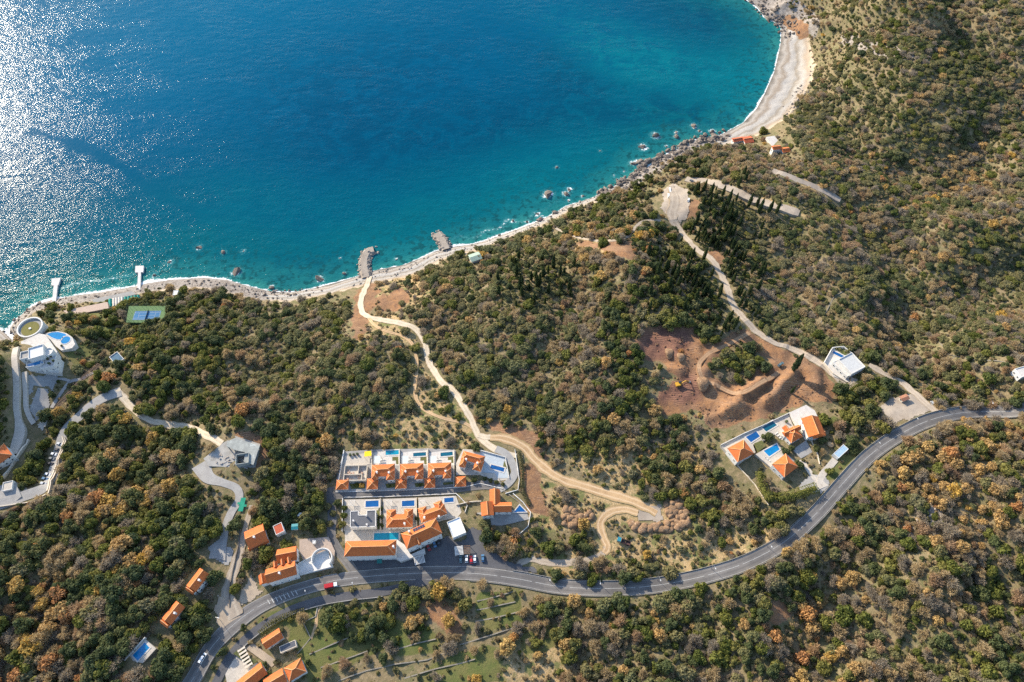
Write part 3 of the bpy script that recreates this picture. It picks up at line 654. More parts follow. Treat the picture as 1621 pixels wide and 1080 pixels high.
ribbon('road', [(523, 772, 5), (524, 790), (526, 820), (525, 848), (536, 872), (552, 893), (566, 914)], 5.5, ASPH, 'estate access lane running down to the coast road', .25)
ribbon('road', [(526, 784), (570, 782), (630, 780), (690, 777), (730, 772), (770, 768), (800, 772)], 6, ASPH, 'straight asphalt lane between the two villa rows', .32)
ribbon('road', [(790, 775), (806, 764), (815, 748), (810, 732), (800, 718), (785, 711)], 5, PAVE_G, 'grey lane bending round the corner villa', .38)
T1 = [(768, 700, 4), (757, 688, 5), (748, 668), (738, 650), (726, 630), (713, 614), (700, 606), (690, 592), (678, 570), (673, 545), (660, 523), (640, 514), (618, 510), (600, 507), (580, 501), (571, 488), (573, 470), (582, 450), (585, 438)]
ribbon('track', [(818, 722, 3.5), (795, 716), (776, 707)] + T1[1:], 4.6, TRACK, 'pale concrete track winding from the villas to the shore', .26, cat='track')
ribbon('track', [(757, 690), (768, 693), (777, 692)], 4.2, TRACK, 'short pale spur of the concrete track', .31, cat='track')
ribbon('track', [(776, 693, 5), (800, 695), (828, 708), (855, 735), (885, 756), (930, 772), (980, 786), (1018, 800), (1040, 812)], 7, SAND, 'wide sandy track from the villas to the spoil heaps', .2, cat='track')
ribbon('track', [(1010, 812, 5), (985, 806), (962, 813), (950, 828), (954, 848), (962, 864), (956, 876, 5)], 5.5, SAND, 'sandy hairpin track below the earth heaps', .18, cat='track')
ribbon('track', [(960, 870, 5), (945, 882), (912, 890), (870, 891), (838, 886), (815, 898)], 4.2, TANROAD, 'worn track, greyed for shade, from the hairpin to the coast road', .15, cat='track', block=.6)  # greyer than the sandy hairpin: its shade is put into the colour
ribbon('track', [(1186, 527, 4), (1152, 546), (1122, 560), (1106, 578), (1112, 598), (1140, 614), (1172, 622), (1205, 606), (1232, 590)], 3.4, road_mat('haul_track', (.34, .215, .125), (.27, .165, .095), (.40, .27, .165), (.27, .155, .085), .8, .2, .55), 'haul track curving through the excavation', .12, cat='track', block=.4)
ribbon('track', [(580, 500), (600, 520), (640, 534), (655, 550), (660, 580), (657, 622), (668, 645), (695, 660), (735, 670), (752, 682)], 2.6, SAND, 'faint earth track beside the concrete one', .14, cat='track', block=.8)
ribbon('track', [(185, 618, 6), (205, 640), (230, 662), (265, 672), (300, 678), (330, 690), (352, 702)], 5, TRACK, 'tan concrete lane to the unfinished house', .25, cat='track')
g_left = ribbon('road', [(192, 620, 8), (165, 630), (132, 654), (106, 681), (95, 712), (88, 742), (72, 772), (40, 786), (0, 799), (-60, 815)], 7.5, PAVE_G, 'car park lane above the seaside villa', .3)
ribbon('road', [(318, 735, 12), (330, 756, 8), (352, 764, 5), (374, 773), (379, 790), (366, 812), (357, 836), (352, 868), (345, 885, 10)], 5, PAVE_G, 'shaded lane below the unfinished house', .22)
ribbon('road', [(398, 800, 3), (386, 845, 4), (378, 880, 6), (366, 915, 6.5), (361, 945, 7), (372, 978, 12)], 6, TANROAD, 'pale lane climbing beside a long wall to the junction', .26)
g_r = ribbon('road', [(1062, 296, 5), (1068, 318, 10), (1064, 345, 9), (1078, 367, 5), (1100, 393), (1128, 413), (1146, 445), (1162, 486), (1190, 518), (1222, 541), (1262, 557), (1300, 578), (1326, 600), (1345, 618), (1352, 600)], 5.2, TANROAD, 'narrow lane from the beach car park past the white house', .25)
ribbon('road', [(1375, 578, 4), (1400, 592), (1425, 606), (1448, 624), (1468, 642), (1490, 658)], 5, TANROAD, 'gravel drive from the white house to the coast road', .24)
ribbon('path', [(1046, 350), (1028, 349), (1010, 356), (990, 377), (965, 382), (935, 380), (905, 373), (880, 362)], 2.6, TANROAD, 'footpath along the low bluff above the rocks', .15, cat='path', block=.8)
ribbon('path', [(1085, 285, 7), (1120, 288), (1155, 300), (1190, 316), (1230, 328), (1265, 338)], 8, GRAVEL, 'pale stony terrace strip under the cypress slope', .15, cat='path')
ribbon('path', [(1222, 272), (1260, 285), (1295, 298), (1330, 318)], 6, GRAVEL, 'upper stony strip beyond the cypress slope', .15, cat='path')
ribbon('path', [(492, 1012), (500, 990), (502, 970), (515, 955), (545, 948)], 1.8, SAND, 'earth wheel tracks through the lower lawn', .12, cat='path', block=.5)
edge_wall('guard_wall', g_main, 1, .6, .2, PAVE_G, 'low concrete wall on the seaward edge of the coast road', off=.25, rng_=(.34, .93))
edge_wall('guard_wall', g_main, -1, .35, .2, PAVE_G, 'low kerb wall on the uphill edge of the coast road', off=.25, rng_=(.30, .97))
edge_wall('lane_wall', g_low, -1, .9, .35, CONC, 'grey garden wall along the narrow lower lane', off=.2, rng_=(.2, .8))
draped('parking_yard', [(1392, 640), (1420, 628), (1448, 622), (1478, 650), (1440, 664), (1410, 676), (1398, 660)], GRAVEL, 'pale gravel yard beside the coast road bend', .2)
draped('parking_yard', [(1042, 330), (1048, 322), (1050, 300), (1064, 290), (1088, 300), (1094, 325), (1090, 340), (1076, 358), (1060, 345)], GRAVEL, 'gravel car park at the head of the beach lane', .34)
draped('turning_yard', [(1010, 805), (1036, 797), (1048, 799), (1050, 822), (1040, 828), (1008, 824)], GRAVEL, 'gravel turning yard among the spoil heaps', .26)
draped('yard', [(735, 858), (745, 830), (762, 838), (772, 870), (830, 895), (860, 905), (800, 912), (700, 900), (640, 905), (620, 892), (660, 880), (700, 878), (705, 850)], ASPH_D, 'asphalt forecourt with parked cars by the coast road', .36)
draped('yard', [(655, 880), (705, 848), (722, 852), (725, 880), (690, 893), (660, 896)], ASPH_D, 'dark parking court under the big hipped building', .33)
draped('yard', [(322, 870), (346, 852), (372, 872), (362, 897), (345, 892)], PAVE_G, 'grey paved court left of the climbing lane', .24)
draped('yard', [(373, 956), (385, 928), (397, 909), (411, 928), (418, 935), (404, 947), (380, 963)], PAVE_T, 'tan paved yard left of the dormered house', .24)
draped('yard', [(543, 880), (632, 878), (640, 905), (575, 912)], ASPH_D, 'narrow asphalt forecourt under the long building', .40)
draped('yard', [(345, 930), (372, 965), (395, 985), (360, 1005), (340, 985)], PAVE_T, 'tan paved apron at the road junction', .38)
# ------------------------------------------------------------------ villa estate, upper row
EST = 'villas of the estate'
zT = slab('terrace', [(545, 715), (588, 712), (632, 711), (677, 710), (719, 712), (720, 773), (676, 774), (632, 776), (588, 777), (531, 778), (534, 745)], PAVE_G, 'paved ground of the upper villa row', .25)
for k, (x0, dx) in enumerate(((590, 0), (634.5, 0), (679, 0))):
    slab('terrace', [(x0, 717), (x0 + 19, 714.5), (x0 + 42, 713), (x0 + 42.3, 737), (x0 - .5, 738)], PAVE_W, ('white pool terrace behind the villa next to the yellow awning', 'white pool terrace behind the middle upper villa', 'white pool terrace behind the third upper villa')[k], z=zT + .12, drop=.5)
zV = zT + .12
for k, (x0, lab) in enumerate(((588.2, 'orange tiled villa with a grey courtyard, beside the unroofed white one'), (633.5, 'middle orange tiled villa of the upper row, white pool terrace behind'), (677.7, 'orange tiled villa of the upper row beside the corner villa'))):
    w = 36.6; y0 = 735.5 - k * 1.2
    v = house('villa', lab, [('hip', [(x0, y0 + 1), (x0 + w, y0 - 1.4), (x0 + w, y0 + 18), (x0, y0 + 19.5)], 5.6, 1.9), ('hip', [(x0 + 23.4, y0 + 9), (x0 + w, y0 + 8), (x0 + w, y0 + 24), (x0 + 23.4, y0 + 24.5)], 5.4, 1.9),
        ('hip', [(x0, y0 + 8), (x0 + 10.6, y0 + 8), (x0 + 10.6, y0 + 23), (x0, y0 + 23.5)], 5.2, 1.8)], zV, 'villa', EST, chim=((x0 + 8.6, y0 + 13), (x0 + w - 9, y0 + 13.5)), nwin=7, deep=2)
AN = 'garages of the upper villa row'
for q, lab in (([(531.5, 760), (551.8, 759.6), (551.8, 774.6), (533, 775.6)], 'small orange hipped garage at the corner below the unroofed villa'),
               ([(580.5, 758), (598.5, 757), (598.7, 774), (581, 775)], 'small orange hipped garage between the unroofed villa and its neighbour'),
               ([(625.8, 758.4), (643.7, 757.6), (643.7, 772.8), (626.4, 774)], 'small orange hipped garage left of the middle upper villa'),
               ([(671.5, 757.4), (688.8, 756.6), (688.8, 771.5), (672.3, 772.6)], 'small orange hipped garage left of the third upper villa'),
               ([(720, 754.6), (737.8, 754), (737.8, 770), (720.6, 770.8)], 'small orange hipped garage below the corner villa')):
    house('garage', lab, [('hip', q, 3.0, 1.6)], zT, 'garage', AN, nwin=1, deep=2)
# unroofed villa
z1 = slab('terrace', [(545.5, 722), (588, 716), (588, 735), (545, 737)], PAVE, 'cream sun terrace of the unroofed villa', z=zT + .15, drop=.5)
t = thing('unroofed_villa', 'white villa without a roof, open rooms and rubble inside', 'villa', Pz((562, 748), zT), EST)
c, u, v, L, W = quad_rect([(545, 737), (580, 736), (580, 760), (544.6, 760.5)], zT + 3.2)
mb = MB()
for a, b, l_, ax in ((0, W / 2, L, u), (0, -W / 2, L, u), (L / 2, 0, W, v), (-L / 2, 0, W, v), (L * .12, W * .2, W * .6, v), (-L * .1, -W * .1, L * .8, u), (L * .3, -W * .3, W * .4, v)):
    mb.obox(c + a * u + b * v, ax, l_, .35, zT - 2, zT + 3.2 - .02 * abs(a))
mb.build('wall', CREAM, t); MB().obox(c, u, L, W, zT - 2, zT + 1.2).build('floor_slab', PAVE, t); block_poly([c + u * a * L / 2 + v * b * W / 2 for a, b in ((-1, -1), (1, -1), (1, 1), (-1, 1))])
mb = MB()
for k in range(26):
    a, b = rng.uniform(-.4, .4, 2); s_ = rng.uniform(.3, 1.1); mb.obox(c + a * u * L + b * v * W, (math.cos(k), math.sin(k)), s_ * 1.6, s_, zT + 1.1, zT + 1.2 + s_ * .7)
mb.build('rubble', M('rubble', (.5, .36, .27), (.4, .25, .18), 1.5), t)['kind'] = 'stuff'
YEL = M('yellow_canvas', (.85, .60, .02), (.75, .5, .02), .8)
t = thing('sun_awning', 'bright yellow awning at the top corner of the unroofed villa terrace', 'awning', Pz((582, 719), zV))
q = [Pz(p, zV + 2.6)[:2] for p in ((577, 715), (587.8, 713.6), (588, 721.6), (576.6, 723))]
MB().prism(q, zV + 2.5, zV + 2.62).build('canopy', YEL, t)
for a in q: MB().tube((*a, zV), (*a, zV + 2.5), .07).build('post', METAL, t)
for q, wm, lab in (([(610.6, 713.8), (631.4, 712.6), (631.4, 719.6), (610.4, 720.6)], POOL_T, 'bright teal pool behind the villa nearest the yellow awning'), ([(654.2, 717.4), (674.4, 716), (674.4, 721.6), (654.2, 723)], POOL_D, 'dark green pool behind the middle upper villa'),
                   ([(697.4, 717), (716.6, 715.2), (716.8, 721), (697.4, 723)], POOL_D, 'dark green pool behind the third upper villa')):
    pool(q, zV, wm, lab, 'pools of the upper villa row')
for x0, lab in ((592, 'first'), (636.5, 'second'), (681, 'third')):
    t = thing('pergola', f'low white pergola on the {"pool terrace nearest the yellow awning" if lab == "first" else "middle pool terrace" if lab == "second" else "pool terrace next to the corner villa"}', 'pergola', Pz((x0 + 5, 727), zV), 'pergolas of the upper row')
    cc, uu, vv, LL, WW = quad_rect([(x0, 722), (x0 + 10, 721.4), (x0 + 10, 733), (x0, 733.6)], zV + 2.6); mb = MB()
    for a, b, l_, ax in ((0, WW / 2, LL, uu), (0, -WW / 2, LL, uu), (LL / 2, 0, WW, vv), (-LL / 2, 0, WW, vv)): mb.obox(cc + a * uu + b * vv, ax, l_, .2, zV + 2.4, zV + 2.62)
    mb.build('beam', WHITE, t)
    for a, b in ((1, 1), (1, -1), (-1, 1), (-1, -1)): MB().obox(cc + a * uu * (LL / 2 - .1) + b * vv * (WW / 2 - .1), uu, .2, .2, zV, zV + 2.4).build('post', WHITE, t)
    MB().obox(cc, uu, LL - .6, WW - .6, zV + 2.46, zV + 2.56).build('roof_panel', M('frosted_panel', (.55, .62, .62), (.5, .56, .57)), t)
line_wall('boundary_wall', [(545, 714), (539.5, 745), (534, 777)], 1.6, .5, WHITE, 'white boundary wall left of the unroofed villa', zfix=zT, cat='garden wall')
line_wall('boundary_wall', [(531, 779.5), (588, 778), (640, 776.5), (690, 774), (735, 771.5), (760, 766), (796, 774)], 1.0, .35, WHITE, 'white wall between the upper villas and the straight lane', cat='garden wall')
for x, a, b in ((589, 713, 775), (632.8, 712, 774), (677.6, 711, 772), (719, 713, 771)):
    line_wall('party_wall', [(x, a), (x - .4, b)], 1.5, .35, CREAM, {589: 'cream wall between the unroofed villa and its orange neighbour', 632.8: 'cream wall left of the middle upper villa', 677.6: 'cream wall left of the third upper villa', 719: 'cream wall left of the corner villa garden'}[x], zfix=zV, cat='garden wall', group='walls between the upper villas')
# corner villa
zc = slab('terrace', [(722, 733), (733, 711), (765, 713), (800, 723), (806, 759), (786, 762), (760, 752), (722, 752)], PAVE, 'pale terrace round the corner villa', .3)
slab('terrace', [(760, 714), (799, 725), (805, 757), (788, 757), (783, 749), (760, 748)], M('shade_tinted_deck', (.42, .47, .50), (.36, .40, .43)), 'pool deck of the corner villa', z=zc + .1, drop=.5)  # deck colour tinted blue grey to paint in the shade on it
house('villa', 'orange tiled corner villa turned at an angle, long blue pool beside it', [('hip', [(733.2, 713.6), (768.4, 723), (763.6, 736), (730, 727)], 5.8, 2.0), ('hip', [(731, 722), (740.5, 724.5), (737, 741), (726.5, 738.3)], 5.6, 1.8), ('hip', [(754, 727), (767.5, 730.5), (760.6, 747), (748, 743)], 5.5, 1.9)], zc, 'villa', EST, chim=((738, 728), (755.5, 734)), nwin=6, deep=2)
pool([(777.6, 735.6), (799, 741.2), (797.2, 747.3), (776, 741.4)], zc + .1, POOL_N, 'long royal blue pool beside the corner villa')
line_wall('garden_wall', [(758, 713), (800, 724.5), (806, 758)], 1.2, .3, WHITE, 'white wall round the corner villa deck', zfix=zc, cat='garden wall')
line_wall('boundary_wall', [(815, 712), (822, 760), (820, 776), (800, 782)], 1.2, .35, WHITE, 'white outer wall at the bend of the grey lane', cat='garden wall')
# ------------------------------------------------------------------ estate, lower row
zL = slab('terrace', [(545, 791), (604, 790), (604, 841), (544, 841)], PAVE, 'pale terrace round the grey roofed villa', .3)
zM = slab('terrace', [(606, 790), (660, 788), (661, 842), (606, 842)], PAVE, 'pale terrace round the lower orange villa', .3)
zN = slab('terrace', [(662, 788), (722, 785), (733, 818), (700, 824), (664, 838)], PAVE, 'pale terrace round the tilted orange villa', .3)
t = thing('villa', 'white villa under a flat dark grey roof with a notched top edge', 'villa', Pz((575, 822), zL), EST)
poly = [(555, 809.9), (567.3, 809.2), (567.3, 816.2), (581, 815.6), (581, 808.6), (594.4, 808), (594.4, 833.6), (555, 834.8)]
p2 = [Pz(p, zL + 6)[:2] for p in poly]; block_poly(p2); MB().prism(p2, zL - 2, zL + 5.9).build('wall', WHITE, t)
cc = np.mean(p2, 0); MB().prism([cc + (p - cc) * .97 for p in p2], zL + 5.8, zL + 6.02).build('roof', GREYROOF, t); mb = MB()
for i in range(8):
    a, b = p2[i], p2[(i + 1) % 8]; mb.obox((a + b) / 2, (b - a) / np.linalg.norm(b - a), np.linalg.norm(b - a) - .3, .35, zL + 5.5, zL + 6.3)
mb.build('parapet', WHITE, t)
for cx, cy in ((559.8, 825), (580, 816.6), (581, 831)): MB().obox(Pz((cx, cy), zL + 7), (1, 0), 1.0, .8, zL + 6, zL + 8.4).build('chimney', WHITE, t)
put_windows(t, [(*quad_rect([poly[0], poly[5], poly[6], poly[7]], zL + 6), 6)], zL, 6)
house('villa', 'orange tiled lower villa with two wings round a notch, next to the grey roof', [('hip', [(612, 815), (653.6, 813), (653.6, 834.4), (612.4, 835.2)], 5.8, 2.4), ('hip', [(611.8, 807.4), (626.5, 806.4), (627, 824), (612, 825)], 5.6, 2.0), ('hip', [(639.4, 805.8), (653.5, 805.3), (653.6, 824), (639.6, 824)], 5.7, 2.0)], zM, 'villa', EST, chim=((640.6, 829.6),), nwin=5, deep=2)
house('villa', 'orange tiled lower villa set at a tilt behind the big hipped building', [('hip', [(663, 812), (703, 797.5), (708, 813.4), (667, 828)], 5.8, 2.4), ('hip', [(661, 805), (674, 801.8), (678.5, 818), (665, 822)], 5.6, 1.9), ('hip', [(686, 797.6), (698, 791.4), (705, 806), (692, 811)], 5.7, 1.9)], zN, 'villa', EST, chim=((695, 818.4), (672, 820)), nwin=5, deep=2)
pool([(579, 793.4), (599.4, 792.4), (599.4, 802.2), (578.6, 803)], zL, POOL_N, 'blue pool above the grey roofed villa', 'pools of the lower villa row')
pool([(636.3, 793.4), (656.2, 792.2), (656, 801.2), (636.3, 802)], zM, POOL_N, 'blue pool above the lower orange villa', 'pools of the lower villa row')
pool([(703.2, 788.8), (718, 787.6), (718.2, 794.6), (703.4, 796)], zN, POOL_N, 'navy pool beside the tilted orange villa', 'pools of the lower villa row')
for k, (x, lab) in enumerate(((552, 'grey roofed villa'), (611, 'lower orange villa'), (664, 'tilted orange villa'))):
    zz = (zL, zM, zN)[k]; t = thing('pergola', f'small white framed pergola on the terrace of the {lab}', 'pergola', Pz((x + 5, 796), zz), 'pergolas of the lower row'); mb = MB()
    cc, uu, vv, LL, WW = quad_rect([(x, 792), (x + 9, 791.6), (x + 9, 800), (x, 800.4)], zz + 2.5)
    for a in (-.48, -.24, 0, .24, .48): mb.obox(cc + a * uu * LL, vv, WW, .16, zz + 2.3, zz + 2.48)
    for b in (-.48, .48): mb.obox(cc + b * vv * WW, uu, LL, .16, zz + 2.12, zz + 2.3)
    mb.build('beam', WHITE, t)
    for a, b in ((1, 1), (1, -1), (-1, 1), (-1, -1)): MB().obox(cc + a * uu * .48 * LL + b * vv * .48 * WW, uu, .18, .18, zz, zz + 2.12).build('post', WHITE, t)
line_wall('garden_wall', [(545, 788), (604, 787), (660, 785), (722, 782), (740, 800), (736, 812)], 1.3, .3, WHITE, 'white wall between the lower villas and the straight lane', cat='garden wall')
line_wall('garden_wall', [(543, 790), (542, 842)], 1.6, .35, WHITE, 'white wall left of the grey roofed villa', cat='garden wall', zfix=zL)
line_wall('party_wall', [(602.5, 790), (602.5, 841)], 1.6, .35, CREAM, 'cream wall between the grey roof and the lower orange villa', cat='garden wall', zfix=zL)
line_wall('party_wall', [(659.5, 789), (660, 836)], 1.6, .35, CREAM, 'cream wall between the lower and the tilted orange villas', cat='garden wall', zfix=zM)
# long building, big hipped building
zp = slab('terrace', [(546, 840), (634, 838), (634, 858), (546, 860)], PAVE, 'pale terrace with the lap pool over the long building', .4)
pool([(592.3, 844.3), (631.2, 843.2), (631, 854.4), (591.6, 855.2)], zp, POOL_T, 'large teal lap pool behind the long building')
zB = float(P(590, 888)[2]) + .2
house('apartment_house', 'long orange hipped building with a white base facing the forecourt', [('hip', [(547, 856.8), (626.6, 855), (626.8, 879), (545.2, 881.2)], 11.5, 3.4)], zB, 'apartment house', chim=((623, 866),), nwin=14, deep=3)
mb = MB(); t = thing('entrance_canopy', 'small green canopy over the forecourt of the long building', 'canopy', Pz((600, 889), zB)); q = [Pz(p, zB + 3)[:2] for p in ((597, 884), (604.4, 884), (604.4, 892), (596.6, 892))]
MB().prism(q, zB + 2.9, zB + 3.05).build('canopy_roof', M('green_glass', (.03, .20, .18), rough=.3), t)
for a in q: MB().tube((*a, zB - .5), (*a, zB + 2.9), .07).build('post', METAL, t)
zH = float(P(672, 872)[2]) + .3
ht = house('apartment_house', 'big orange hipped building turned at an angle, solar panel on its roof', [('hip', [(634.2, 845.8), (690, 820.2), (700.4, 844.3), (644.6, 869)], 11.5, 4.2), ('gable', [(657.6, 850), (662, 848), (666, 862), (661.6, 864)], 11.7, 2.2)], zH, 'apartment house', nwin=12, deep=3, chim=((648, 842),))
cc = Pz((664.6, 837.6), zH + 11.5); uu = np.array(Pz((690, 820.2), zH + 11.5)[:2]) - np.array(Pz((634.2, 845.8), zH + 11.5)[:2]); uu /= np.linalg.norm(uu)
zz0 = zH + 9 + 4.2 * .62
mb = MB(); vv = np.array([-uu[1], uu[0]]); cen_, u_, v_, L_, W_ = quad_rect([(634.2, 845.8), (690, 820.2), (700.4, 844.3), (644.6, 869)], zH + 11.5)
nn = v_ if v_[1] > 0 else -v_; sl = 4.2 / (W_ / 2)
A_ = lambda s_, r: (*(cen_ + uu * s_ + nn * r), zH + 11.5 + 4.2 - sl * r + .25)
for k in range(5): mb.add([A_(-4 + k * 1.5, 2.0), A_(-4 + k * 1.5 + 1.35, 2.0), A_(-4 + k * 1.5 + 1.35, 4.6), A_(-4 + k * 1.5, 4.6)] + [tuple(np.array(A_(-4 + k * 1.5 + e, r)) - (0, 0, .1)) for e, r in ((0, 2.0), (1.35, 2.0), (1.35, 4.6), (0, 4.6))], [[0, 1, 2, 3], [4, 7, 6, 5], [0, 4, 5, 1], [1, 5, 6, 2], [2, 6, 7, 3], [3, 7, 4, 0]])
roof_ = [c_ for c_ in ht.children if c_.name.startswith('roof')][0]; mb.build('solar_panel', SOLAR, roof_)
slab('terrace', [(628, 854), (640, 862), (650, 878), (672, 868), (673, 876), (634, 889), (626, 884)], PAVE_W, 'white stepped terrace between the two big buildings', z=zH + 3, drop=6)
def slat_pergola(lab, q, z, h, m, n, name='pergola'):
    t = thing(name, lab, 'pergola', Pz(ctr(q), z)); cc, uu, vv, LL, WW = quad_rect(q, z + h); mb = MB()
    for k in range(n): mb.obox(cc + uu * LL * ((k + .5) / n - .5), vv, WW, LL / n * .5, z + h - .2, z + h)
    mb.build('slat', m, t); mb = MB()
    for b in (-.42, .42): mb.obox(cc + vv * WW * b, uu, LL, .18, z + h - .42, z + h - .2)
    mb.build('beam', m, t)
    for a, b in ((1, 1), (1, -1), (-1, 1), (-1, -1)): MB().obox(cc + a * uu * .45 * LL + b * vv * .42 * WW, uu, .2, .2, z - .6, z + h - .42).build('post', m, t)
    return t
slat_pergola('white slatted car shelter under the big hipped building', [(653, 881), (670, 876.5), (674, 890), (657.5, 895)], zH, 3.0, WHITE, 8)
slat_pergola('white slatted pergola beside the parked cars', [(720.5, 865), (733, 863.4), (733, 878), (719, 880)], float(P(726, 876)[2]) + .3, 3.0, WHITE, 7)
slat_pergola('brown slatted pergola beside the white one by the parked cars', [(734.2, 863.2), (744, 863), (745, 877), (734.4, 878)], float(P(740, 876)[2]) + .3, 3.0, RAIL, 6)
house('pavilion', 'square pavilion with a plain white flat roof right of the big hipped building', [('flat', [(706.6, 827), (728.2, 818.4), (737.5, 843), (718, 851.7)], 4.2, .5, M('white_membrane', (.74, .76, .77), (.66, .69, .70), .4))], None, 'pavilion', nwin=8)
zw = slab('terrace', [(752, 812), (832, 806), (838, 822), (795, 832), (778, 832), (776, 820)], PAVE_G, 'blue grey terrace below the red winged villa', .4)
house('villa', 'villa of three crossing orange roofs with a red wing', [('gable', [(761, 796), (781, 793.5), (781.5, 816), (762, 817)], 7.5, 1.8), ('gable', [(782, 795.5), (809.6, 795), (810, 810.6), (782.4, 811)], 6.5, 2.2), ('gable', [(774.6, 775.4), (791, 774.6), (792.6, 800), (775.6, 800)], 6.3, 2.0)], zw, 'villa', nwin=9)
mb = MB(); tp = [Pz(p, zw + .6)[:2] for p in ((812.8, 811), (822.5, 799), (834, 810.6))]; pool([(813.5, 811), (822.5, 800), (833, 810.4)], zw + .3, POOL_N, 'dark triangular pool with white edges below the sandy slope')
line_wall('garden_wall', [(812, 782), (828, 796), (840, 812), (836, 834), (822, 846), (803, 852)], 1.3, .4, WHITE, 'white curved wall round the red winged villa garden', cat='garden wall')
line_wall('garden_wall', [(722, 800), (740, 796), (762, 794)], 1.6, .4, CREAM, 'cream wall above the garden of the red winged villa', cat='garden wall')
# ------------------------------------------------------------------ houses by the junction
LH = 'houses by the road junction'
house('house', 'orange gabled house with a long dark lower slope, beside a flat red shed', [('ridged', [(386.6, 843.5), (413.5, 828.8), (427, 856), (394, 869)], 5.8, 3.0), ('gable', [(392, 868), (424, 853), (427, 859), (395, 872.5)], 3.6, .8)], None, 'house', LH, chim=((403, 851),), nwin=6)
house('shed', 'square shed with a flat brick red roof', [('flat', [(431.2, 833.2), (444.6, 827.4), (451.2, 840), (437.6, 847.4)], 4.2, .25, TILE_RED)], None, 'shed', nwin=2)
house('house', 'orange gabled block behind the dormered house', [('ridged', [(438, 870.6), (468, 864.4), (471.4, 886), (439.4, 892)], 7.0, 2.9)], None, 'house', LH, nwin=3)
house('house', 'long orange house with pointed dormers facing the coast road', [('ridged', [(418.4, 902), (464.6, 889), (472.6, 908), (424.6, 924)], 9.4, 3.2), ('gable', [(409, 911.6), (420, 907.6), (424.6, 922), (411, 926.6)], 6.4, 2.2)]
      + [('gable', [(x, 893.4 - (x - 431) * .29 - 3), (x + 6.6, 891.4 - (x - 431) * .29 - 3), (x + 8.6, 898 - (x - 431) * .29), (x + 2, 900 - (x - 431) * .29)], 9.6, 1.7) for x in (431.5, 443, 453.5)], None, 'house', LH, chim=((443, 908),), nwin=10)
za = slab('terrace', [(474, 854), (520, 850), (530, 872), (528, 893), (474, 893)], M('pinkish_paving', (.42, .33, .27), (.34, .27, .22)), 'brown paved yard behind the white arched hall', .3)
t = thing('arched_hall', 'white flat hall with a round apse wall and terrace beside the road', 'hall', Pz((500, 892), za - 2), LH)
q = [Pz(p, za + 1.5)[:2] for p in ((471.5, 893.5), (495.5, 880.6), (519, 871.6), (526.6, 897), (473.6, 911))]; block_poly(q, 3); MB().prism(q, za - 5, za + 1.5).build('wall', WHITE, t)
cc = np.array(Pz((511, 886), za + 1.5)[:2]); mb = MB(); ra = 6.2; N_ = 18
pts = [(cc[0] + ra * math.cos(a), cc[1] + ra * math.sin(a)) for a in np.linspace(R(-35), R(205), N_)]; pin = [(cc[0] + (ra - .5) * math.cos(a), cc[1] + (ra - .5) * math.sin(a)) for a in np.linspace(R(-35), R(205), N_)]
for i in range(N_ - 1): mb.prism([pts[i], pts[i + 1], pin[i + 1], pin[i]], za + 1.3, za + 5.0, None)
mb.build('apse_wall', WHITE, t); mb = MB()
for i in range(len(q)): a, b = q[i], q[(i + 1) % len(q)]; mb.obox((a + b) / 2, (b - a) / np.linalg.norm(b - a), np.linalg.norm(b - a) - .4, .35, za + 1.4, za + 2.5)
mb.build('parapet', WHITE, t)
house('shed', 'white box shed in the middle of the brown yard', [('flat', [(494.6, 855.4), (499.4, 855), (499.6, 860.4), (494.8, 860.8)], 2.6, .15, WHITE)], None, 'shed', nwin=0)
house('shed', 'small teal roofed shed under the trees', [('gable', [(461, 830), (471.6, 828.6), (472.4, 838), (461.6, 839)], 2.6, .5)], None, 'shed', roofm=M('teal_sheet', (.02, .22, .26), (.02, .18, .21), rough=.5), nwin=0, capm=False)
house('shed', 'long white container shed among the round bushes', [('flat', [(466.6, 812.6), (477.2, 811.8), (477.6, 816.6), (467, 817.4)], 2.5, .15, M('white_sheet', (.62, .68, .70), rough=.5))], None, 'shed', nwin=0)
PAIR = 'long narrow tiled houses in the wood'
for q_ in ([(292, 928), (320, 894), (340, 912), (330, 940), (312, 958), (298, 945)], [(252, 985), (280, 946), (300, 962), (290, 990), (272, 1012), (254, 1000)]): block_poly([P(*p_) for p_ in q_])
for q1, q2, lab in (([(296, 925.5), (317, 898.6), (331, 909.5), (309, 938.5)], [(294, 933), (299, 927), (309, 936), (304.6, 942)], 'narrow orange tiled house in the wood nearer the lane'), ([(257, 977.5), (279, 951.6), (293, 961), (270, 990.6)], [(253.6, 985.5), (259, 979), (269.6, 989), (264.6, 995)], 'narrow orange tiled house in the wood nearer the pool')):
    house('terraced_house', lab, [('gable', q1, 6.6, 2.2), ('gable', q2, 5.8, 1.6)], None, 'house', PAIR, nwin=8, chim=((ctr(q1)[0] + 3, ctr(q1)[1] + 1),))
zq = slab('terrace', [(200, 1044), (230, 1012), (247, 1027), (226, 1050)], PAVE, 'pale deck round the pool in the wood', .5)
block_poly([P(*p) for p in ((192, 1056), (232, 1004), (262, 1030), (236, 1066))])
pool([(210, 1037.6), (229.4, 1017.2), (237, 1025.6), (218, 1046.4)], zq, POOL_B, 'bright blue rectangular pool alone in the wood')
line_wall('garden_wall', [(198, 1046), (231, 1009.5)], 1.4, .35, WHITE, 'pale wall along the pool in the wood', cat='garden wall', zfix=zq)
house('house', 'small orange gabled house on the lower garden side of the lane', [('gable', [(412.4, 1013), (440, 995.4), (450.6, 1008.4), (422, 1028)], 4.6, 2.2)], None, 'house', LH, nwin=5)
house('house', 'orange gabled house cut by the bottom edge beside the planter pergola', [('gable', [(372, 1080), (411, 1050), (425, 1065), (387, 1097)], 6, 2.8)], None, 'house', LH, nwin=5)
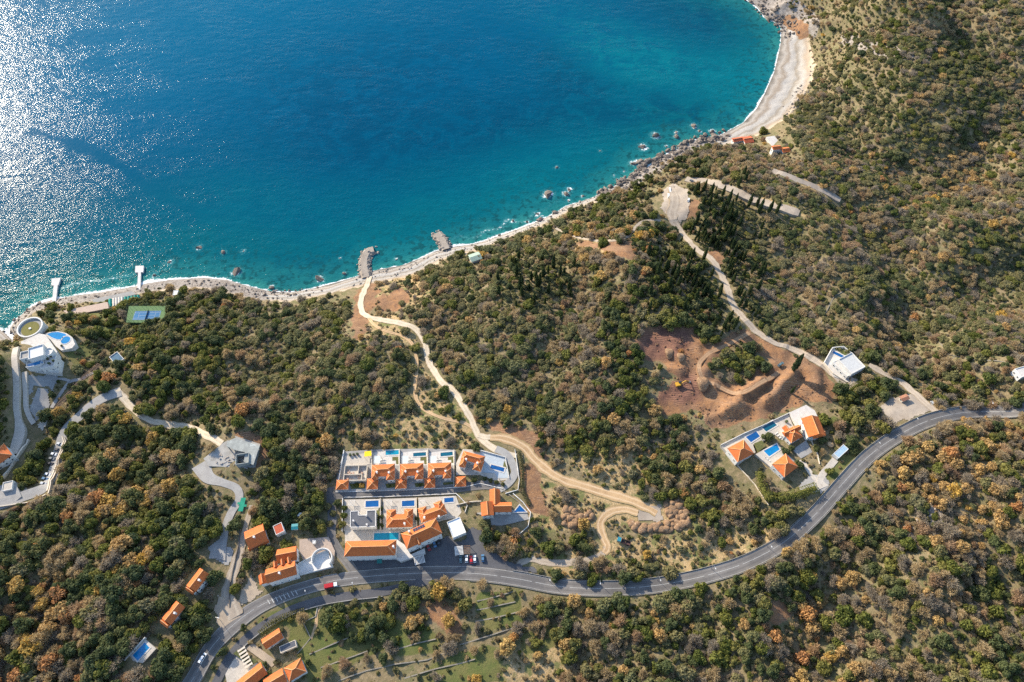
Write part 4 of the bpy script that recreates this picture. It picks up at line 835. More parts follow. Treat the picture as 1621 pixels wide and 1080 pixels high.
house('house', 'orange gabled house between two others at the bottom edge', [('gable', [(415, 1076), (446.4, 1058), (455, 1079), (425, 1097)], 5.6, 2.4)], None, 'house', LH, nwin=5)
house('house', 'orange hipped house at the bottom edge beside the lawn', [('hip', [(450.6, 1057.8), (475.6, 1041), (485.6, 1063.8), (456.4, 1080)], 6, 2.8)], None, 'house', LH, nwin=5)
house('shed', 'dark flat roofed shed below the small gabled house', [('flat', [(440, 1024), (466, 1014), (471, 1022), (446, 1034)], 2.8, .2, GREYROOF)], None, 'shed', nwin=2, wall=CREAM)
t = slat_pergola('cream framed pergola with planted bays above the bottom house', [(368, 1034), (379, 1026.5), (408, 1047), (396, 1055)], float(P(388, 1043)[2]) + .2, 2.6, CREAM, 6)
zq = float(P(388, 1043)[2]) + 1.4; MB().prism([Pz(p, zq)[:2] for p in ((369, 1034.5), (379, 1027.5), (407, 1047), (396, 1054))], zq - 1.6, zq).build('planted_bed', M('bed_planting', (.10, .11, .035), (.06, .07, .025), 1.5), t)
line_wall('lane_wall', [(381, 838), (377, 870), (369, 905), (364, 935), (364, 962)], 1.5, .45, M('dark_stone', (.16, .14, .12), (.11, .1, .085), 1), 'long dark wall dividing the climbing lane', cat='wall')
slab('terrace', [(355, 1060), (372, 1030), (408, 1050), (386, 1078), (360, 1085)], PAVE, 'pale courtyard under the planted pergola', .2, block=0)
slab('terrace', [(388, 1026), (400, 1018), (440, 1048), (430, 1056)], PAVE_T, 'tan ramp between the bottom houses', .35, block=0)
# ------------------------------------------------------------------ unfinished house above the lane
zu = slab('terrace', [(352, 702), (372, 690), (412, 703), (404, 740), (372, 740), (330, 738), (322, 726), (340, 712)], CONC, 'concrete apron of the unfinished house', .4, drop=4)
t = thing('unfinished_house', 'bare concrete house shell with a flat grey slab on orange earth', 'house', Pz((388, 720), zu)); UC = M('raw_concrete', (.33, .345, .32), (.24, .25, .235), .4, spot=((.40, .42, .40), .3, .58))
q = [Pz(p, zu + 4)[:2] for p in ((360, 699), (373, 693), (411, 706), (401, 736), (386, 731), (388, 716), (370, 712), (358, 706))]; block_poly(q); MB().prism(q, zu + 3.6, zu + 4).build('roof_slab', UC, t)
cc = np.mean(q, 0); mb = MB()
for p in [cc + (p - cc) * .9 for p in q] + [cc]: MB().obox(p, (1, 0), .5, .5, zu - 3, zu + 3.6).build('column', UC, t)
mb = MB()
for i in (0, 1, 2, 3): a, b = cc + (q[i] - cc) * .86, cc + (q[i + 1] - cc) * .86; mb.obox((a + b) / 2, (b - a) / np.linalg.norm(b - a), np.linalg.norm(b - a) * .8, .3, zu - 3, zu + 3.5)
mb.build('wall', UC, t); c_, u_, v_, L_, W_ = quad_rect([(374, 722), (394, 719), (396, 734), (376, 737)], zu + 3); mb = MB()
for a, b, l_, ax in ((0, W_ / 2, L_, u_), (0, -W_ / 2, L_, u_), (L_ / 2, 0, W_, v_), (-L_ / 2, 0, W_, v_)): mb.obox(c_ + a * u_ + b * v_, ax, l_, .4, zu - .5, zu + 5.2 - .02 * abs(a))
mb.build('core_wall', UC, t); mb = MB()
for k in range(30): a = rng.uniform(-11, 11, 2); mb.obox(cc + a * (1, .5) + (-6, -6), (math.cos(k), math.sin(k)), rng.uniform(.8, 3), rng.uniform(.3, .8), zu - .2, zu + rng.uniform(.2, .7))
mb.build('building_material', M('timber_stack', (.45, .33, .2), (.3, .32, .36), 1.2), t)['kind'] = 'stuff'
GREEN = M('green_net', (.015, .27, .17), (.01, .2, .13), .6)
t = draped('shade_net', [(376, 800), (384, 783), (391, 790), (392, 802), (384, 812), (374, 814)], GREEN, 'bright green net lying beside the shaded lane', .9, 'net', 1.5); t['kind'] = 'thing'
# ------------------------------------------------------------------ right hand villas above the bend
RV = 'villas above the road bend'
za1 = slab('terrace', [(1141, 704.6), (1174, 688.5), (1178, 685), (1205, 676), (1230, 662), (1248, 655.5), (1262, 690), (1242, 700), (1226, 688), (1206, 700), (1192, 704), (1196, 716), (1168, 736)], PAVE, 'cream pool terrace on the excavation side of the four villas', .5, drop=4)
za2 = slab('terrace', [(1196, 719), (1230, 701), (1240, 714), (1266, 736), (1243, 768), (1226, 745)], PAVE, 'cream pool terrace round the lower villa', .3, drop=4)
zd = slab('terrace', [(1250, 653), (1276, 641), (1290, 650), (1308, 690), (1282, 698), (1262, 676)], PAVE_W, 'white terrace round the top villa of the four', .6, drop=4)
slab('terrace', [(1255, 712), (1276, 697), (1286, 716), (1268, 726)], PAVE_G, 'grey parking bay between the villas', .35)
house('villa', 'pyramid roofed orange villa at the left end of the four', [('hip', [(1151.6, 708.6), (1178.4, 696.4), (1193, 717.6), (1167.6, 732.8)], 5.2, 2.8)], za1, 'villa', RV, nwin=6)
house('villa', 'pyramid roofed orange villa below the bright blue pool, nearest the road', [('hip', [(1222.2, 732.8), (1244.8, 719.6), (1262.6, 737.6), (1241.4, 757.8)], 5.2, 2.8)], za2, 'villa', RV, nwin=6)
house('villa', 'orange villa of many small crossing roofs beside the cream terrace', [('hip', [(1240, 683), (1257.6, 674.6), (1270, 691), (1251.4, 703)], 5.6, 2.4), ('gable', [(1240, 675.6), (1247, 672.6), (1258, 692), (1250, 697)], 5.3, 2.0), ('gable', [(1238.4, 684), (1264, 672.5), (1268, 680), (1242, 692)], 5.2, 2.2)], za1, 'villa', RV, nwin=6)
house('villa', 'tall orange and dark red gabled villa, topmost of the four', [('ridged', [(1296, 658), (1305, 687.6), (1281.6, 693.6), (1267.4, 664)], 6.4, 3.4), ('gable', [(1284, 684), (1304, 679), (1306, 690), (1286, 695.6)], 4.6, 1.4)], zd, 'villa', RV, nwin=6)
pool([(1206.4, 677), (1223, 666.4), (1230, 673.4), (1213, 683.6)], za1, POOL_D, 'dark blue pool nearest the excavation', 'pools of the four villas')
pool([(1180.4, 692), (1197.2, 683.2), (1203, 691), (1188.8, 700.4)], za1, POOL_N, 'mid blue pool right of the left pyramid roof', 'pools of the four villas')
pool([(1208.8, 714), (1229.4, 703.2), (1234.2, 711.8), (1217.6, 722.8)], za2, POOL_B, 'brightest blue pool above the lower pyramid roof', 'pools of the four villas')
house('carport', 'blue glass roofed carport beside the road bend', [('flat', [(1320, 717), (1336, 703), (1342.6, 711.6), (1327, 726.4)], 3.0, .12, M('blue_glazing', (.35, .47, .55), (.28, .4, .5), rough=.2))], None, 'carport', nwin=0)
ribbon('drive', [(1322, 728, 4), (1312, 740), (1303, 750), (1298, 762), (1304, 772, 8)], 4, PAVE, 'curved cream drive up to the glass carport', .3, cat='drive', block=.5)
ribbon('drive', [(1268, 728, 3), (1280, 745), (1294, 764)], 3, PAVE, 'straight cream ramp down to the villa gate', .3, cat='drive', block=.5)
draped('yard', [(1282, 752), (1300, 752), (1316, 758), (1312, 776), (1298, 782), (1270, 782), (1262, 770)], PAVE_G, 'grey gate yard of the four villas', .3)
line_wall('garden_wall', [(1284, 698), (1293, 718), (1297, 735)], 1.2, .35, CREAM, 'cream wall leaning down between the villa gardens', cat='garden wall')
line_wall('garden_wall', [(1167, 737), (1195, 768), (1216, 800)], 1.0, .3, CREAM, 'thin wall running down from the left pyramid roof', cat='garden wall')
line_wall('garden_wall', [(1141, 705), (1175, 688), (1205, 675), (1250, 654)], 1.1, .3, WHITE, 'white parapet of the cream pool terrace', cat='garden wall', zfix=za1)
t = thing('garden_parasol', 'round tan thatched parasol in the garden behind the glass carport', 'parasol', P(1313, 706)); p = P(1313, 706)
mb = MB(); n = 10; mb.add([(p[0] + 2 * math.cos(i * .628), p[1] + 2 * math.sin(i * .628), p[2] + 2.2) for i in range(n)] + [(p[0], p[1], p[2] + 3.2)], [[i, (i + 1) % n, n] for i in range(n)] + [list(range(n))[::-1]]); mb.build('canopy', M('thatch', (.42, .28, .15), (.33, .22, .12), 2), t); MB().tube(p, p + (0, 0, 2.4), .09).build('pole', RAIL, t)
# white modern house
zm = slab('terrace', [(1304, 574.5), (1317, 552), (1334.6, 550.6), (1346, 560), (1372, 580), (1344, 606), (1320, 596)], PAVE_W, 'white terrace round the modern house', .3, drop=4)
house('modern_house', 'white flat roofed modern house with dark windows beside the lane', [('flat', [(1331, 567), (1346.5, 559.6), (1371, 580), (1344, 595)], 6.5, .6, M('pale_gravel_roof', (.52, .52, .50), (.44, .44, .43), .6)), ('flat', [(1320, 572), (1331, 567), (1344, 594), (1340, 598)], 3.6, .3, PAVE_W)], zm, 'house', nwin=12)
pool([(1319.4, 555.6), (1336, 563.6), (1333, 567), (1317.6, 559.2)], zm, POOL_N, 'narrow blue pool behind the white modern house')
slab('lawn', [(1322, 553), (1334, 552), (1342, 561), (1337, 563)], M('lawn', (.10, .11, .03), (.08, .095, .025), 1), 'small lawn beside the narrow pool', z=zm + .06, drop=.5, cat='lawn')
line_wall('garden_wall', [(1304, 575), (1317, 551.6), (1334.6, 550), (1347, 560.4)], 1.4, .4, WHITE, 'white angular wall round the modern house', cat='garden wall', zfix=zm)
line_wall('garden_wall', [(1304, 575), (1318, 592), (1340, 606)], 1.2, .4, CREAM, 'cream wall between the modern house and the lane', cat='garden wall', zfix=zm)
house('shed', 'brick red ribbed roof shed behind the gravel yard', [('gable', [(1423, 628), (1434, 623.6), (1441, 631), (1430, 636)], 3, .6)], None, 'shed', roofm=M('ribbed_brick', (.36, .16, .09), (.28, .14, .09), 1), nwin=1, capm=False, wall=CREAM)
house('house', 'pale flat roofed house at the right edge of the picture', [('flat', [(1605, 584), (1626, 579), (1640, 590), (1618, 598)], 4, .4, PAVE_W)], None, 'house', nwin=3)
# ------------------------------------------------------------------ beach buildings
house('beach_house', 'red tiled beach house at the end of the big beach', [('gable', [(1176, 216.6), (1189.8, 215.6), (1193, 225), (1178, 227.6)], 4, 1.6), ('gable', [(1159, 219), (1176, 216), (1178, 222), (1161, 225)], 3.2, 1.0)], None, 'house', roofm=TILE_RED, nwin=4)
house('beach_house', 'white beach house with orange roofs and a side terrace', [('gable', [(1222, 231), (1235.4, 229.8), (1236.4, 236), (1223, 237.4)], 5.2, 1.2), ('gable', [(1236, 234), (1248.4, 232.6), (1250.4, 240), (1239, 242)], 4, 1.4)], None, 'house', nwin=5)
slab('terrace', [(1213, 217), (1226, 215), (1236, 228), (1222, 231)], PAVE_W, 'white terrace of the beach house', .4)
house('boat_house', 'white boat house with a pale green roof on the shore', [('gable', [(742.6, 403.4), (759.4, 397.4), (761.6, 410), (745, 415.6)], 4.5, 1.2)], None, 'boat house', roofm=M('green_sheet', (.34, .42, .33), (.28, .36, .28), .5, .6), nwin=3, capm=False)
house('shed', 'small white hut on the beach edge near the tennis court', [('flat', [(274, 460), (281.6, 459.4), (281.8, 467), (274.2, 467.6)], 3, .2, WHITE)], None, 'hut', nwin=1)
# breakwaters, piers
def blob_mesh(name, seed, sub=2, rough=.32, flat=.75, m=None, cut_at=.58):
    r = np.random.default_rng(seed); import bmesh
    bm = bmesh.new(); bmesh.ops.create_icosphere(bm, subdivisions=sub, radius=1); ks = r.normal(size=(7, 3)) * 1.9; ph = r.uniform(0, 6.28, 7); cut = r.normal(size=(5, 3)); cut /= np.linalg.norm(cut, axis=1, keepdims=True)
    for v_ in bm.verts:
        p = np.array(v_.co); s_ = 1 + rough * 1.25 * sum(math.sin(np.dot(k, p) + q_) for k, q_ in zip(ks, ph)) / 3.0; p = p * s_
        for c_ in cut:
            d_ = np.dot(p, c_)
            if d_ > cut_at: p = p - c_ * (d_ - cut_at)
        v_.co = (p[0], p[1], p[2] * flat)
    me_ = bpy.data.meshes.new(name); bm.to_mesh(me_); bm.free(); me_.materials.append(m); return me_
ROCK = M('limestone', (.23, .19, .155), (.12, .10, .085), .5, .95, .15, .4, 1.5, spot=((.34, .29, .24), .8, .6)); ROCK_P = M('pale_stone', (.38, .33, .28), (.26, .22, .18), .6, .95, .15, .3, 1.5); ROCK_D = M('pink_stone', (.30, .20, .16), (.2, .15, .13), .5, .95, .15, .3, 1.5)
ROCKS = [blob_mesh('boulder', 50 + k, 2, .36, .7, ROCK) for k in range(5)]; RP = [blob_mesh('armour_stone', 70 + k, 1, .4, .75, ROCK_P) for k in range(4)]; RD = [blob_mesh('boulder', 90, 2, .36, .7, ROCK_D)]
def breakwater(lab, px, w):
    pts = [P(*p) for p in px]; D = crom([np.array(p[:2]) for p in pts], 1.5); t = thing('breakwater', lab, 'breakwater', (*D[len(D) // 2], 0), 'rock breakwaters'); o = np.array(t['_o'])
    tn = np.gradient(D, axis=0); tn /= np.linalg.norm(tn, axis=1, keepdims=True); nn_ = np.stack([-tn[:, 1], tn[:, 0]], 1); mb = MB(); vs = []; fs = []; n = len(D)
    for i in range(n):
        for s_, z_ in ((-1.3, -1.5), (-.55, 2.2), (.55, 2.2), (1.3, -1.5)): vs.append((*(D[i] + nn_[i] * s_ * w / 2), z_))
    for i in range(n - 1):
        for s_ in range(3): fs.append([4 * i + s_, 4 * i + s_ + 1, 4 * i + s_ + 5, 4 * i + s_ + 4])
    fs.append([4 * n - 4, 4 * n - 3, 4 * n - 2, 4 * n - 1]); mb.add(vs, fs); mb.build('causeway', GRAVEL, t); k = 0
    r = np.random.default_rng(5)
    while k < 95:
        i = int(r.uniform(2, n)); s_ = r.choice([-1, 1, -1]) * r.uniform(.5, 1.25) if r.random() > .25 else r.uniform(-1.1, 1.1)
        if abs(s_) < .5 and i < n - 4: continue
        p = D[i] + nn_[i] * s_ * w / 2 + (tn[i] * r.uniform(0, 3.5) if i > n - 5 else 0); z_ = 2.0 - max(0, abs(s_) - .5) * 3.0 - (1.2 if i > n - 4 else 0)
        sc = r.uniform(.75, 1.55); child('armour_stone', RP[k % 4], t, (p[0] - o[0], p[1] - o[1], z_ - o[2]), r.uniform(0, 6.28), (sc * r.uniform(.8, 1.3), sc, sc)); k += 1
breakwater('longer curved rock breakwater at the end of the concrete track', [(580, 440), (577, 425), (577, 412), (583, 400), (592, 397)], 10)
breakwater('shorter rock breakwater beside the gravel beach', [(707, 396), (702, 385), (696, 376), (692, 371)], 10)
for q, st, lab in (([(81.6, 441), (96, 439.6), (92.4, 451.4), (81.4, 452)], [(85, 451), (91.4, 451), (88.4, 477), (82.4, 477.4)], 'white concrete bathing pier nearest the round lookout'), ([(214.3, 421), (227.6, 420.6), (226.6, 431), (213.6, 431.4)], [(218.6, 430), (223, 430), (222, 466), (216.6, 466.4)], 'longer white concrete bathing pier by the green cabanas')):
    t = thing('pier', lab, 'pier', Pz(ctr(st), 0), 'bathing piers'); PC = M('pier_concrete', (.60, .58, .55), (.52, .5, .47), .4)
    MB().prism([Pz(p, 1.6)[:2] for p in q], -2, 1.6).build('pier_head', PC, t); MB().prism([Pz(p, 1.58)[:2] for p in st], -2, 1.56).build('deck', PC, t)
    block_poly([Pz(p, 1.5)[:2] for p in st])
# cabanas on the beach
zb = float(P(196, 478)[2]) + .2; CG = M('green_canvas', (.01, .26, .21), (.01, .2, .17), 1); CW = M('white_canvas', (.72, .66, .58), (.62, .56, .5), 1)
slab('terrace', [(100, 492), (170, 478), (172, 488), (110, 500)], M('pink_deck', (.50, .38, .30), (.42, .32, .26)), 'tan sun deck left of the cabanas', .2); slab('terrace', [(146, 474), (208, 461), (216, 466), (172, 476), (148, 480)], PAVE_G, 'grey sea wall platform in front of the cabanas', .3)
cabs = [(171.6, 5.6, 1)] + [(178 + i * 4.5, 4.1, 0) for i in range(4)] + [(196.5 + i * 5, 4.6, 1) for i in range(5)]
names_ = ['green barrel cabana alone at the left end of the row'] + ['white barrel cabana first of the white ones', 'white barrel cabana second of the white ones', 'white barrel cabana third of the white ones', 'white barrel cabana touching the green ones'] + ['green barrel cabana touching the white ones', 'green barrel cabana second from the white ones', 'green barrel cabana in the middle of the green run', 'green barrel cabana second from the pier', 'green barrel cabana at the foot of the pier']
for (x, w, g_), lab in zip(cabs, names_):
    yt = 474 - (x - 171) * .14; a, b, c, d = [np.array(Pz(p, zb + 2)[:2]) for p in ((x, yt), (x + w, yt - .6), (x + w, yt + 12), (x, yt + 12.6))]
    t = thing('beach_cabana', lab, 'cabana', (*((a + b + c + d) / 4), zb), 'beach cabanas'); mb = MB(); vs = []; N_ = 7
    for k in range(N_):
        s_ = k / (N_ - 1); h_ = 1.9 + 1.0 * math.sin(math.pi * s_)
        vs += [(*(a + (b - a) * s_), zb + h_), (*(d + (c - d) * s_), zb + h_)]
    mb.add(vs, [[2 * k, 2 * k + 1, 2 * k + 3, 2 * k + 2] for k in range(N_ - 1)]); mb.build('canopy', CG if g_ else CW, t); mb = MB()
    mb.prism([a, b, c, d], zb - .5, zb + .25); mb.build('floor', PAVE_G, t)
    for p in (a, b, c, d): MB().tube((*p, zb), (*p, zb + 1.95), .08).build('post', METAL, t)
# ------------------------------------------------------------------ tennis court
zt = slab('court_surround', [(204, 484.6), (264, 484.4), (266.4, 490.5), (261, 511.5), (199.5, 510.6)], M('court_green', (.13, .22, .085), (.105, .185, .075), .5), 'green surround of the tennis court', .4, cat='tennis court')
t = thing('tennis_court', 'blue tennis court with white lines behind the beach', 'tennis court', Pz((232, 499), zt)); c, u, v, L, W = quad_rect([(214.4, 492.6), (255.6, 492), (251, 506), (209, 507)], zt + .03)
MB().obox(c, u, L, W, zt - .3, zt + .03).build('playing_surface', M('court_blue', (.045, .17, .33), (.04, .145, .29), .5), t); mb = MB()
for a, b, l_, ax in [(0, s_ * (W / 2 - .3), L - .8, u) for s_ in (-1, 1)] + [(0, s_ * (W / 2 - 1.7), L - .8, u) for s_ in (-1, 1)] + [(s_ * (L / 2 - .4), 0, W - .8, v) for s_ in (-1, 1)] + [(s_ * 6.4, 0, W - 3.4, v) for s_ in (-1, 1)] + [(0, 0, 12.8, u)]:
    mb.obox(c + a * u + b * v, ax, l_, .14, zt + .02, zt + .05 + .002 * abs(b))
mb.build('line_marking', LINE, t); mb = MB(); mb.obox(c, v, W + 1, .06, zt, zt + 1.0); mb.build('net', M('net_dark', (.06, .07, .07)), t)
t = thing('court_fence', 'tall dark fence of posts and rails round the tennis court', 'fence', Pz((204, 485), zt)); fp = [Pz(p, zt)[:2] for p in ((204, 484.6), (264, 484.4), (266.4, 490.5), (261, 511.5), (199.5, 510.6))]; fp.append(fp[0]); mb = MB(); mp_ = MB()
FM = M('fence_dark', (.05, .08, .06))
for a, b in zip(fp[:-1], fp[1:]):
    n = max(1, int(np.linalg.norm(b - a) / 3.2)); dd = (b - a) / np.linalg.norm(b - a)
    for k in range(n): p = a + (b - a) * k / n; MB().tube((*p, zt - .5), (*p, zt + 3.6), .09, 5).build('post', FM, t)
    for h_ in (.5, 1.3, 2.1, 2.9, 3.6): mb.tube((*a, zt + h_), (*b, zt + h_), .05, 4)
mb.build('rail', FM, t)
# ------------------------------------------------------------------ seaside villa compound
zs = float(P(60, 575)[2]) + .3
slab('terrace', [(33, 541), (62, 528), (72, 530), (90, 556), (93, 590), (42, 590), (33, 575)], PAVE_W, 'white terraces of the seaside villa', z=zs, drop=6)
t = house('seaside_villa', 'large white flat roofed villa with stepped blocks and a round tower by the sea', [('flat', [(44, 553), (69, 545), (70, 563), (47, 569)], 10.5, .8, M('villa_roof', (.60, .62, .64), (.52, .54, .56), .5)), ('flat', [(32.6, 558.5), (46, 555.6), (47, 566.5), (32.8, 570)], 9, .9, PAVE_G), ('flat', [(66, 566), (86, 562), (89, 580), (66, 583)], 5.5, .5, PAVE_W), ('flat', [(42, 570), (66, 566), (66, 578), (43, 582)], 6.5, .5, PAVE_G)], zs, 'villa', nwin=16, deep=5)
mb = MB(); cc = np.array(Pz((75.6, 556.5), zs + 9)[:2]); N_ = 20; ri, ro = 3.0, 3.4
for i in range(N_): a0, a1 = i * 6.2832 / N_, (i + 1) * 6.2832 / N_; mb.prism([cc + r_ * np.array([math.cos(a_), math.sin(a_)]) for r_, a_ in ((ri, a0), (ro, a0), (ro, a1), (ri, a1))], zs - 2, zs + 9)
mb.prism([cc + ri * np.array([math.cos(i * .314), math.sin(i * .314)]) for i in range(20)], zs, zs + 8.2, None); mb.build('round_tower', WHITE, t)
pool([(43.4, 577.4), (66.5, 570.4), (68, 575), (44.6, 582)], zs + 6.54, POOL_B, 'narrow roof pool on the shaded side of the seaside villa')
t = thing('lookout_disc', 'round lookout with a white ring wall and a mossy green floor', 'lookout', Pz((48.4, 519), zs - 3)); cc = np.array(Pz((48.4, 519), zs - 1)[:2]); rr = 9.2; N_ = 32; mb = MB(); block_disc(*cc, 12)
for i in range(N_): a0, a1 = i * 6.2832 / N_, (i + 1) * 6.2832 / N_; mb.prism([cc + r_ * np.array([math.cos(a_), math.sin(a_)]) for r_, a_ in ((rr - .9, a0), (rr, a0), (rr, a1), (rr - .9, a1))], zs - 12, zs + .2)
mb.build('ring_wall', WHITE, t); MB().prism([cc + (rr - .8) * np.array([math.cos(i * .196), math.sin(i * .196)]) for i in range(32)], zs - 12, zs - 1.2).build('ring_path', PAVE_G, t)
MB().prism([cc + (0, -.8) + (rr - 2.8) * np.array([math.cos(i * .196), math.sin(i * .196)]) for i in range(32)], zs - 3, zs - 1.0).build('floor', M('moss_floor', (.17, .15, .035), (.13, .125, .03), .6), t)
MB().prism([cc + (0, -.8) + .9 * np.array([math.cos(i * .5236), math.sin(i * .5236)]) for i in range(12)], zs - 1.2, zs - .4).build('pedestal', WHITE, t)
zo = zs - 2.5; th = np.linspace(0, 1, 9)
slab('terrace', [(70, 529), (80, 525.4), (92, 524.4), (105, 527.5), (114, 533.5), (119, 545), (114, 551), (97, 555), (88, 548), (80, 538)], PAVE_W, 'white fan shaped pool terrace of the seaside villa', z=zo, drop=7)
pool([(74, 529), (82, 526.5), (92, 525.8), (103, 528.6), (106, 531), (100, 533), (97, 538), (90, 537.4), (83, 535)], zo, POOL_B, 'half moon blue pool of the seaside villa', rim=.5)
p0 = Pz((104, 538.6), zo); pool([tuple(np.array(proj(p0[0] + 3.4 * math.cos(a), p0[1] + 3.4 * math.sin(a), zo))[:2]) for a in np.linspace(0, 6.283, 15)[:-1]], zo, POOL_B, 'round blue tub beside the half moon pool', rim=.5)
ribbon('path', [(27, 552, 4), (27, 600), (27, 640), (30, 665), (34, 685, 7), (28, 705, 7), (22, 720, 5)], 4, PAVE, 'pale cliff top path beside the dark slope', .3, cat='path')
ribbon('path', [(40, 590, 3.6), (41, 620), (42, 645), (48, 662), (55, 672)], 3, PAVE, 'pale garden path behind the seaside villa', .26, cat='path')
draped('yard', [(42, 592), (92, 592), (98, 600), (90, 606), (86, 618), (82, 632), (74, 612), (58, 610), (44, 636)], M('shaded_paving', (.30, .30, .295), (.24, .24, .235), .4), 'grey paved court under the south wall of the seaside villa', .2)  # paving tone darkened to carry the villa's shade
for q_ in ([(100, 694), (92, 730), (78, 780)], [(108, 694), (98, 732), (84, 784)], [(94, 700), (84, 740), (70, 772)], [(60, 690), (52, 715), (40, 735)], [(48, 700), (30, 725), (10, 752)]):
    for a_ in crom([P(*p_)[:2] for p_ in q_], 3.0): block_disc(a_[0], a_[1], 5.5)
draped('yard', [(45, 640), (60, 612), (74, 614), (80, 630), (79, 650), (70, 652), (64, 668), (52, 672), (50, 655)], PAVE_G, 'grey paved yard shaded by the seaside villa', .3)
draped('yard', [(64, 652), (76, 652), (76, 668), (68, 684), (62, 682)], PAVE, 'sunny paved strip below the shaded yard', .34)
ribbon('path', [(152, 588, 2), (130, 600), (112, 604), (100, 618), (88, 636), (82, 646)], 2.6, PAVE_G, 'blue shaded garden path to the small pavilion', .2, cat='path', block=.8)
ribbon('path', [(112, 604), (98, 600), (84, 601)], 2, PAVE_G, 'short garden path towards the seaside villa', .24, cat='path', block=.5)
t = thing('long_pergola', 'long brown timber pergola stepping down through the gardens', 'pergola', P(124, 617)); mb, mr = MB(), MB(); a, b = P(160, 580), P(90, 654); d = (b - a)[:2]; Ln = np.linalg.norm(d); d /= Ln; nn_ = np.array([-d[1], d[0]])
for k in range(int(Ln / 3)):
    p = a[:2] + d * k * 3; z_ = float(Hs(*p))
    for s_ in (-1.5, 1.5): q = p + nn_ * s_; MB().tube((*q, z_ - 1), (*q, z_ + 3), .14, 5).build('post', RAIL, t)
    for e in (0, 1, 2): mr.obox(p + d * e, nn_, 4.2, .38, z_ + 3.0, z_ + 3.2 - .02 * e)
    for s_ in (-1.5, 1.5): mr.obox(p + d * 1.5 + nn_ * s_, d, 3.1, .2, z_ + 2.82, z_ + 3.0)
mr.build('beam', RAIL, t)
for i in range(30): q = a[:2] + d * Ln * i / 30; block_disc(*q, 3)
house('pavilion', 'small white pavilion with a dark glass roof at the lane head', [('flat', [(172, 566.4), (184.6, 558), (198, 567.6), (184.6, 577)], 4.0, .5, M('dark_glazing', (.05, .10, .15), (.08, .16, .22), .5, .2))], None, 'pavilion', nwin=5)
house('house', 'orange hipped house on the left edge below the cliff path', [('hip', [(-26, 722), (3, 706.6), (22.6, 715.6), (-8, 742)], 6, 3.4)], None, 'house', nwin=6)
house('pavilion', 'square white flat roofed box beside the lower left yard', [('flat', [(4, 764), (19.4, 761.6), (20.6, 774), (4.4, 778.4)], 4.5, .4, PAVE)], None, 'pavilion', nwin=4)
slab('terrace', [(-20, 772), (24, 764), (34, 786), (20, 798), (-20, 804)], PAVE_G, 'shaded yard at the lower left edge', .25, block=0)
draped('yard', [(22, 764), (36, 768), (55, 782), (48, 790), (30, 794)], PAVE, 'sunlit fork of the lane at the lower left', .42)
line_wall('retaining_wall', [(100, 692), (102, 700), (92, 730), (83, 755), (76, 778)], 2.0, .6, CREAM, 'tan retaining wall along the car park lane', cat='retaining wall'); line_wall('retaining_wall', [(104, 694), (106, 700), (96, 730), (87, 757), (79, 783)], 3.0, .5, CREAM, 'second taller retaining wall above the car park lane', cat='retaining wall')
line_wall('retaining_wall', [(-20, 806), (20, 800), (50, 795), (74, 784)], 1.6, .6, CREAM, 'pale wall under the lower left lane', cat='retaining wall')
line_wall('retaining_wall', [(47, 697), (35, 716), (20, 738), (5, 760)], 2.6, 1.2, CREAM, 'stepped pale wall beside the orange hipped house', cat='retaining wall')
# ------------------------------------------------------------------ garden and field walls
STONE = M('field_stone', (.30, .27, .225), (.20, .18, .145), 1.2, .95, .15, .15, 3); STONE_REF[0] = STONE; GW = 'dry stone terrace walls of the lower gardens'
for k, (q, lab) in enumerate((([(490, 1036), (518, 1024), (566, 1004)], 'dry stone wall across the middle lawn beside the gabled house'), ([(508, 1057), (555, 1041), (582, 1031)], 'dry stone wall across the lowest lawn'), ([(536, 1078), (580, 1062), (625, 1052), (676, 1045), (700, 1035)], 'long dry stone wall near the bottom edge'), ([(755, 952), (785, 945), (816, 936)], 'topmost terrace wall under the coast road'),
      ([(755, 966), (785, 960), (816, 953)], 'second terrace wall under the coast road'), ([(752, 984), (790, 977), (821, 969)], 'third terrace wall under the coast road'), ([(728, 1021), (780, 1005), (842, 985)], 'long pale wall below the three short terraces'), ([(640, 1074), (690, 1059), (730, 1050), (752, 1044)], 'wall along the top of the bottom field'), ([(622, 1030), (655, 1020), (690, 1012)], 'broad rubble wall beside the white bare tree'))):
    line_wall('terrace_wall', q, .9, .6, STONE, lab, GW)
line_wall('field_wall', [(470, 1036), (492, 1010), (480, 985)], .8, .5, STONE, 'short wall behind the small gabled house', GW)
line_wall('field_wall', [(480, 985), (500, 976), (503, 960)], .6, .4, CONC, 'pale garden edge of the upper lawn', GW)
for q, lab in (([(1600, 575), (1540, 570), (1500, 562), (1480, 535)], 'old wall winding through scrub far right'), ([(1440, 582), (1480, 578), (1512, 565)], 'low stone wall in the scrub above the gravel drive'), ([(1240, 405), (1290, 425), (1330, 440)], 'pale wall in the clearing past the cypress slope'), ([(1295, 520), (1320, 470), (1345, 455)], 'half buried wall in brown scrub right of the lane'), ([(785, 740), (795, 775), (828, 800)], 'wire topped wall at the edge of the sandy slope')):
    line_wall('field_wall', q, .7, .5, STONE, lab, 'old field walls in the scrub')
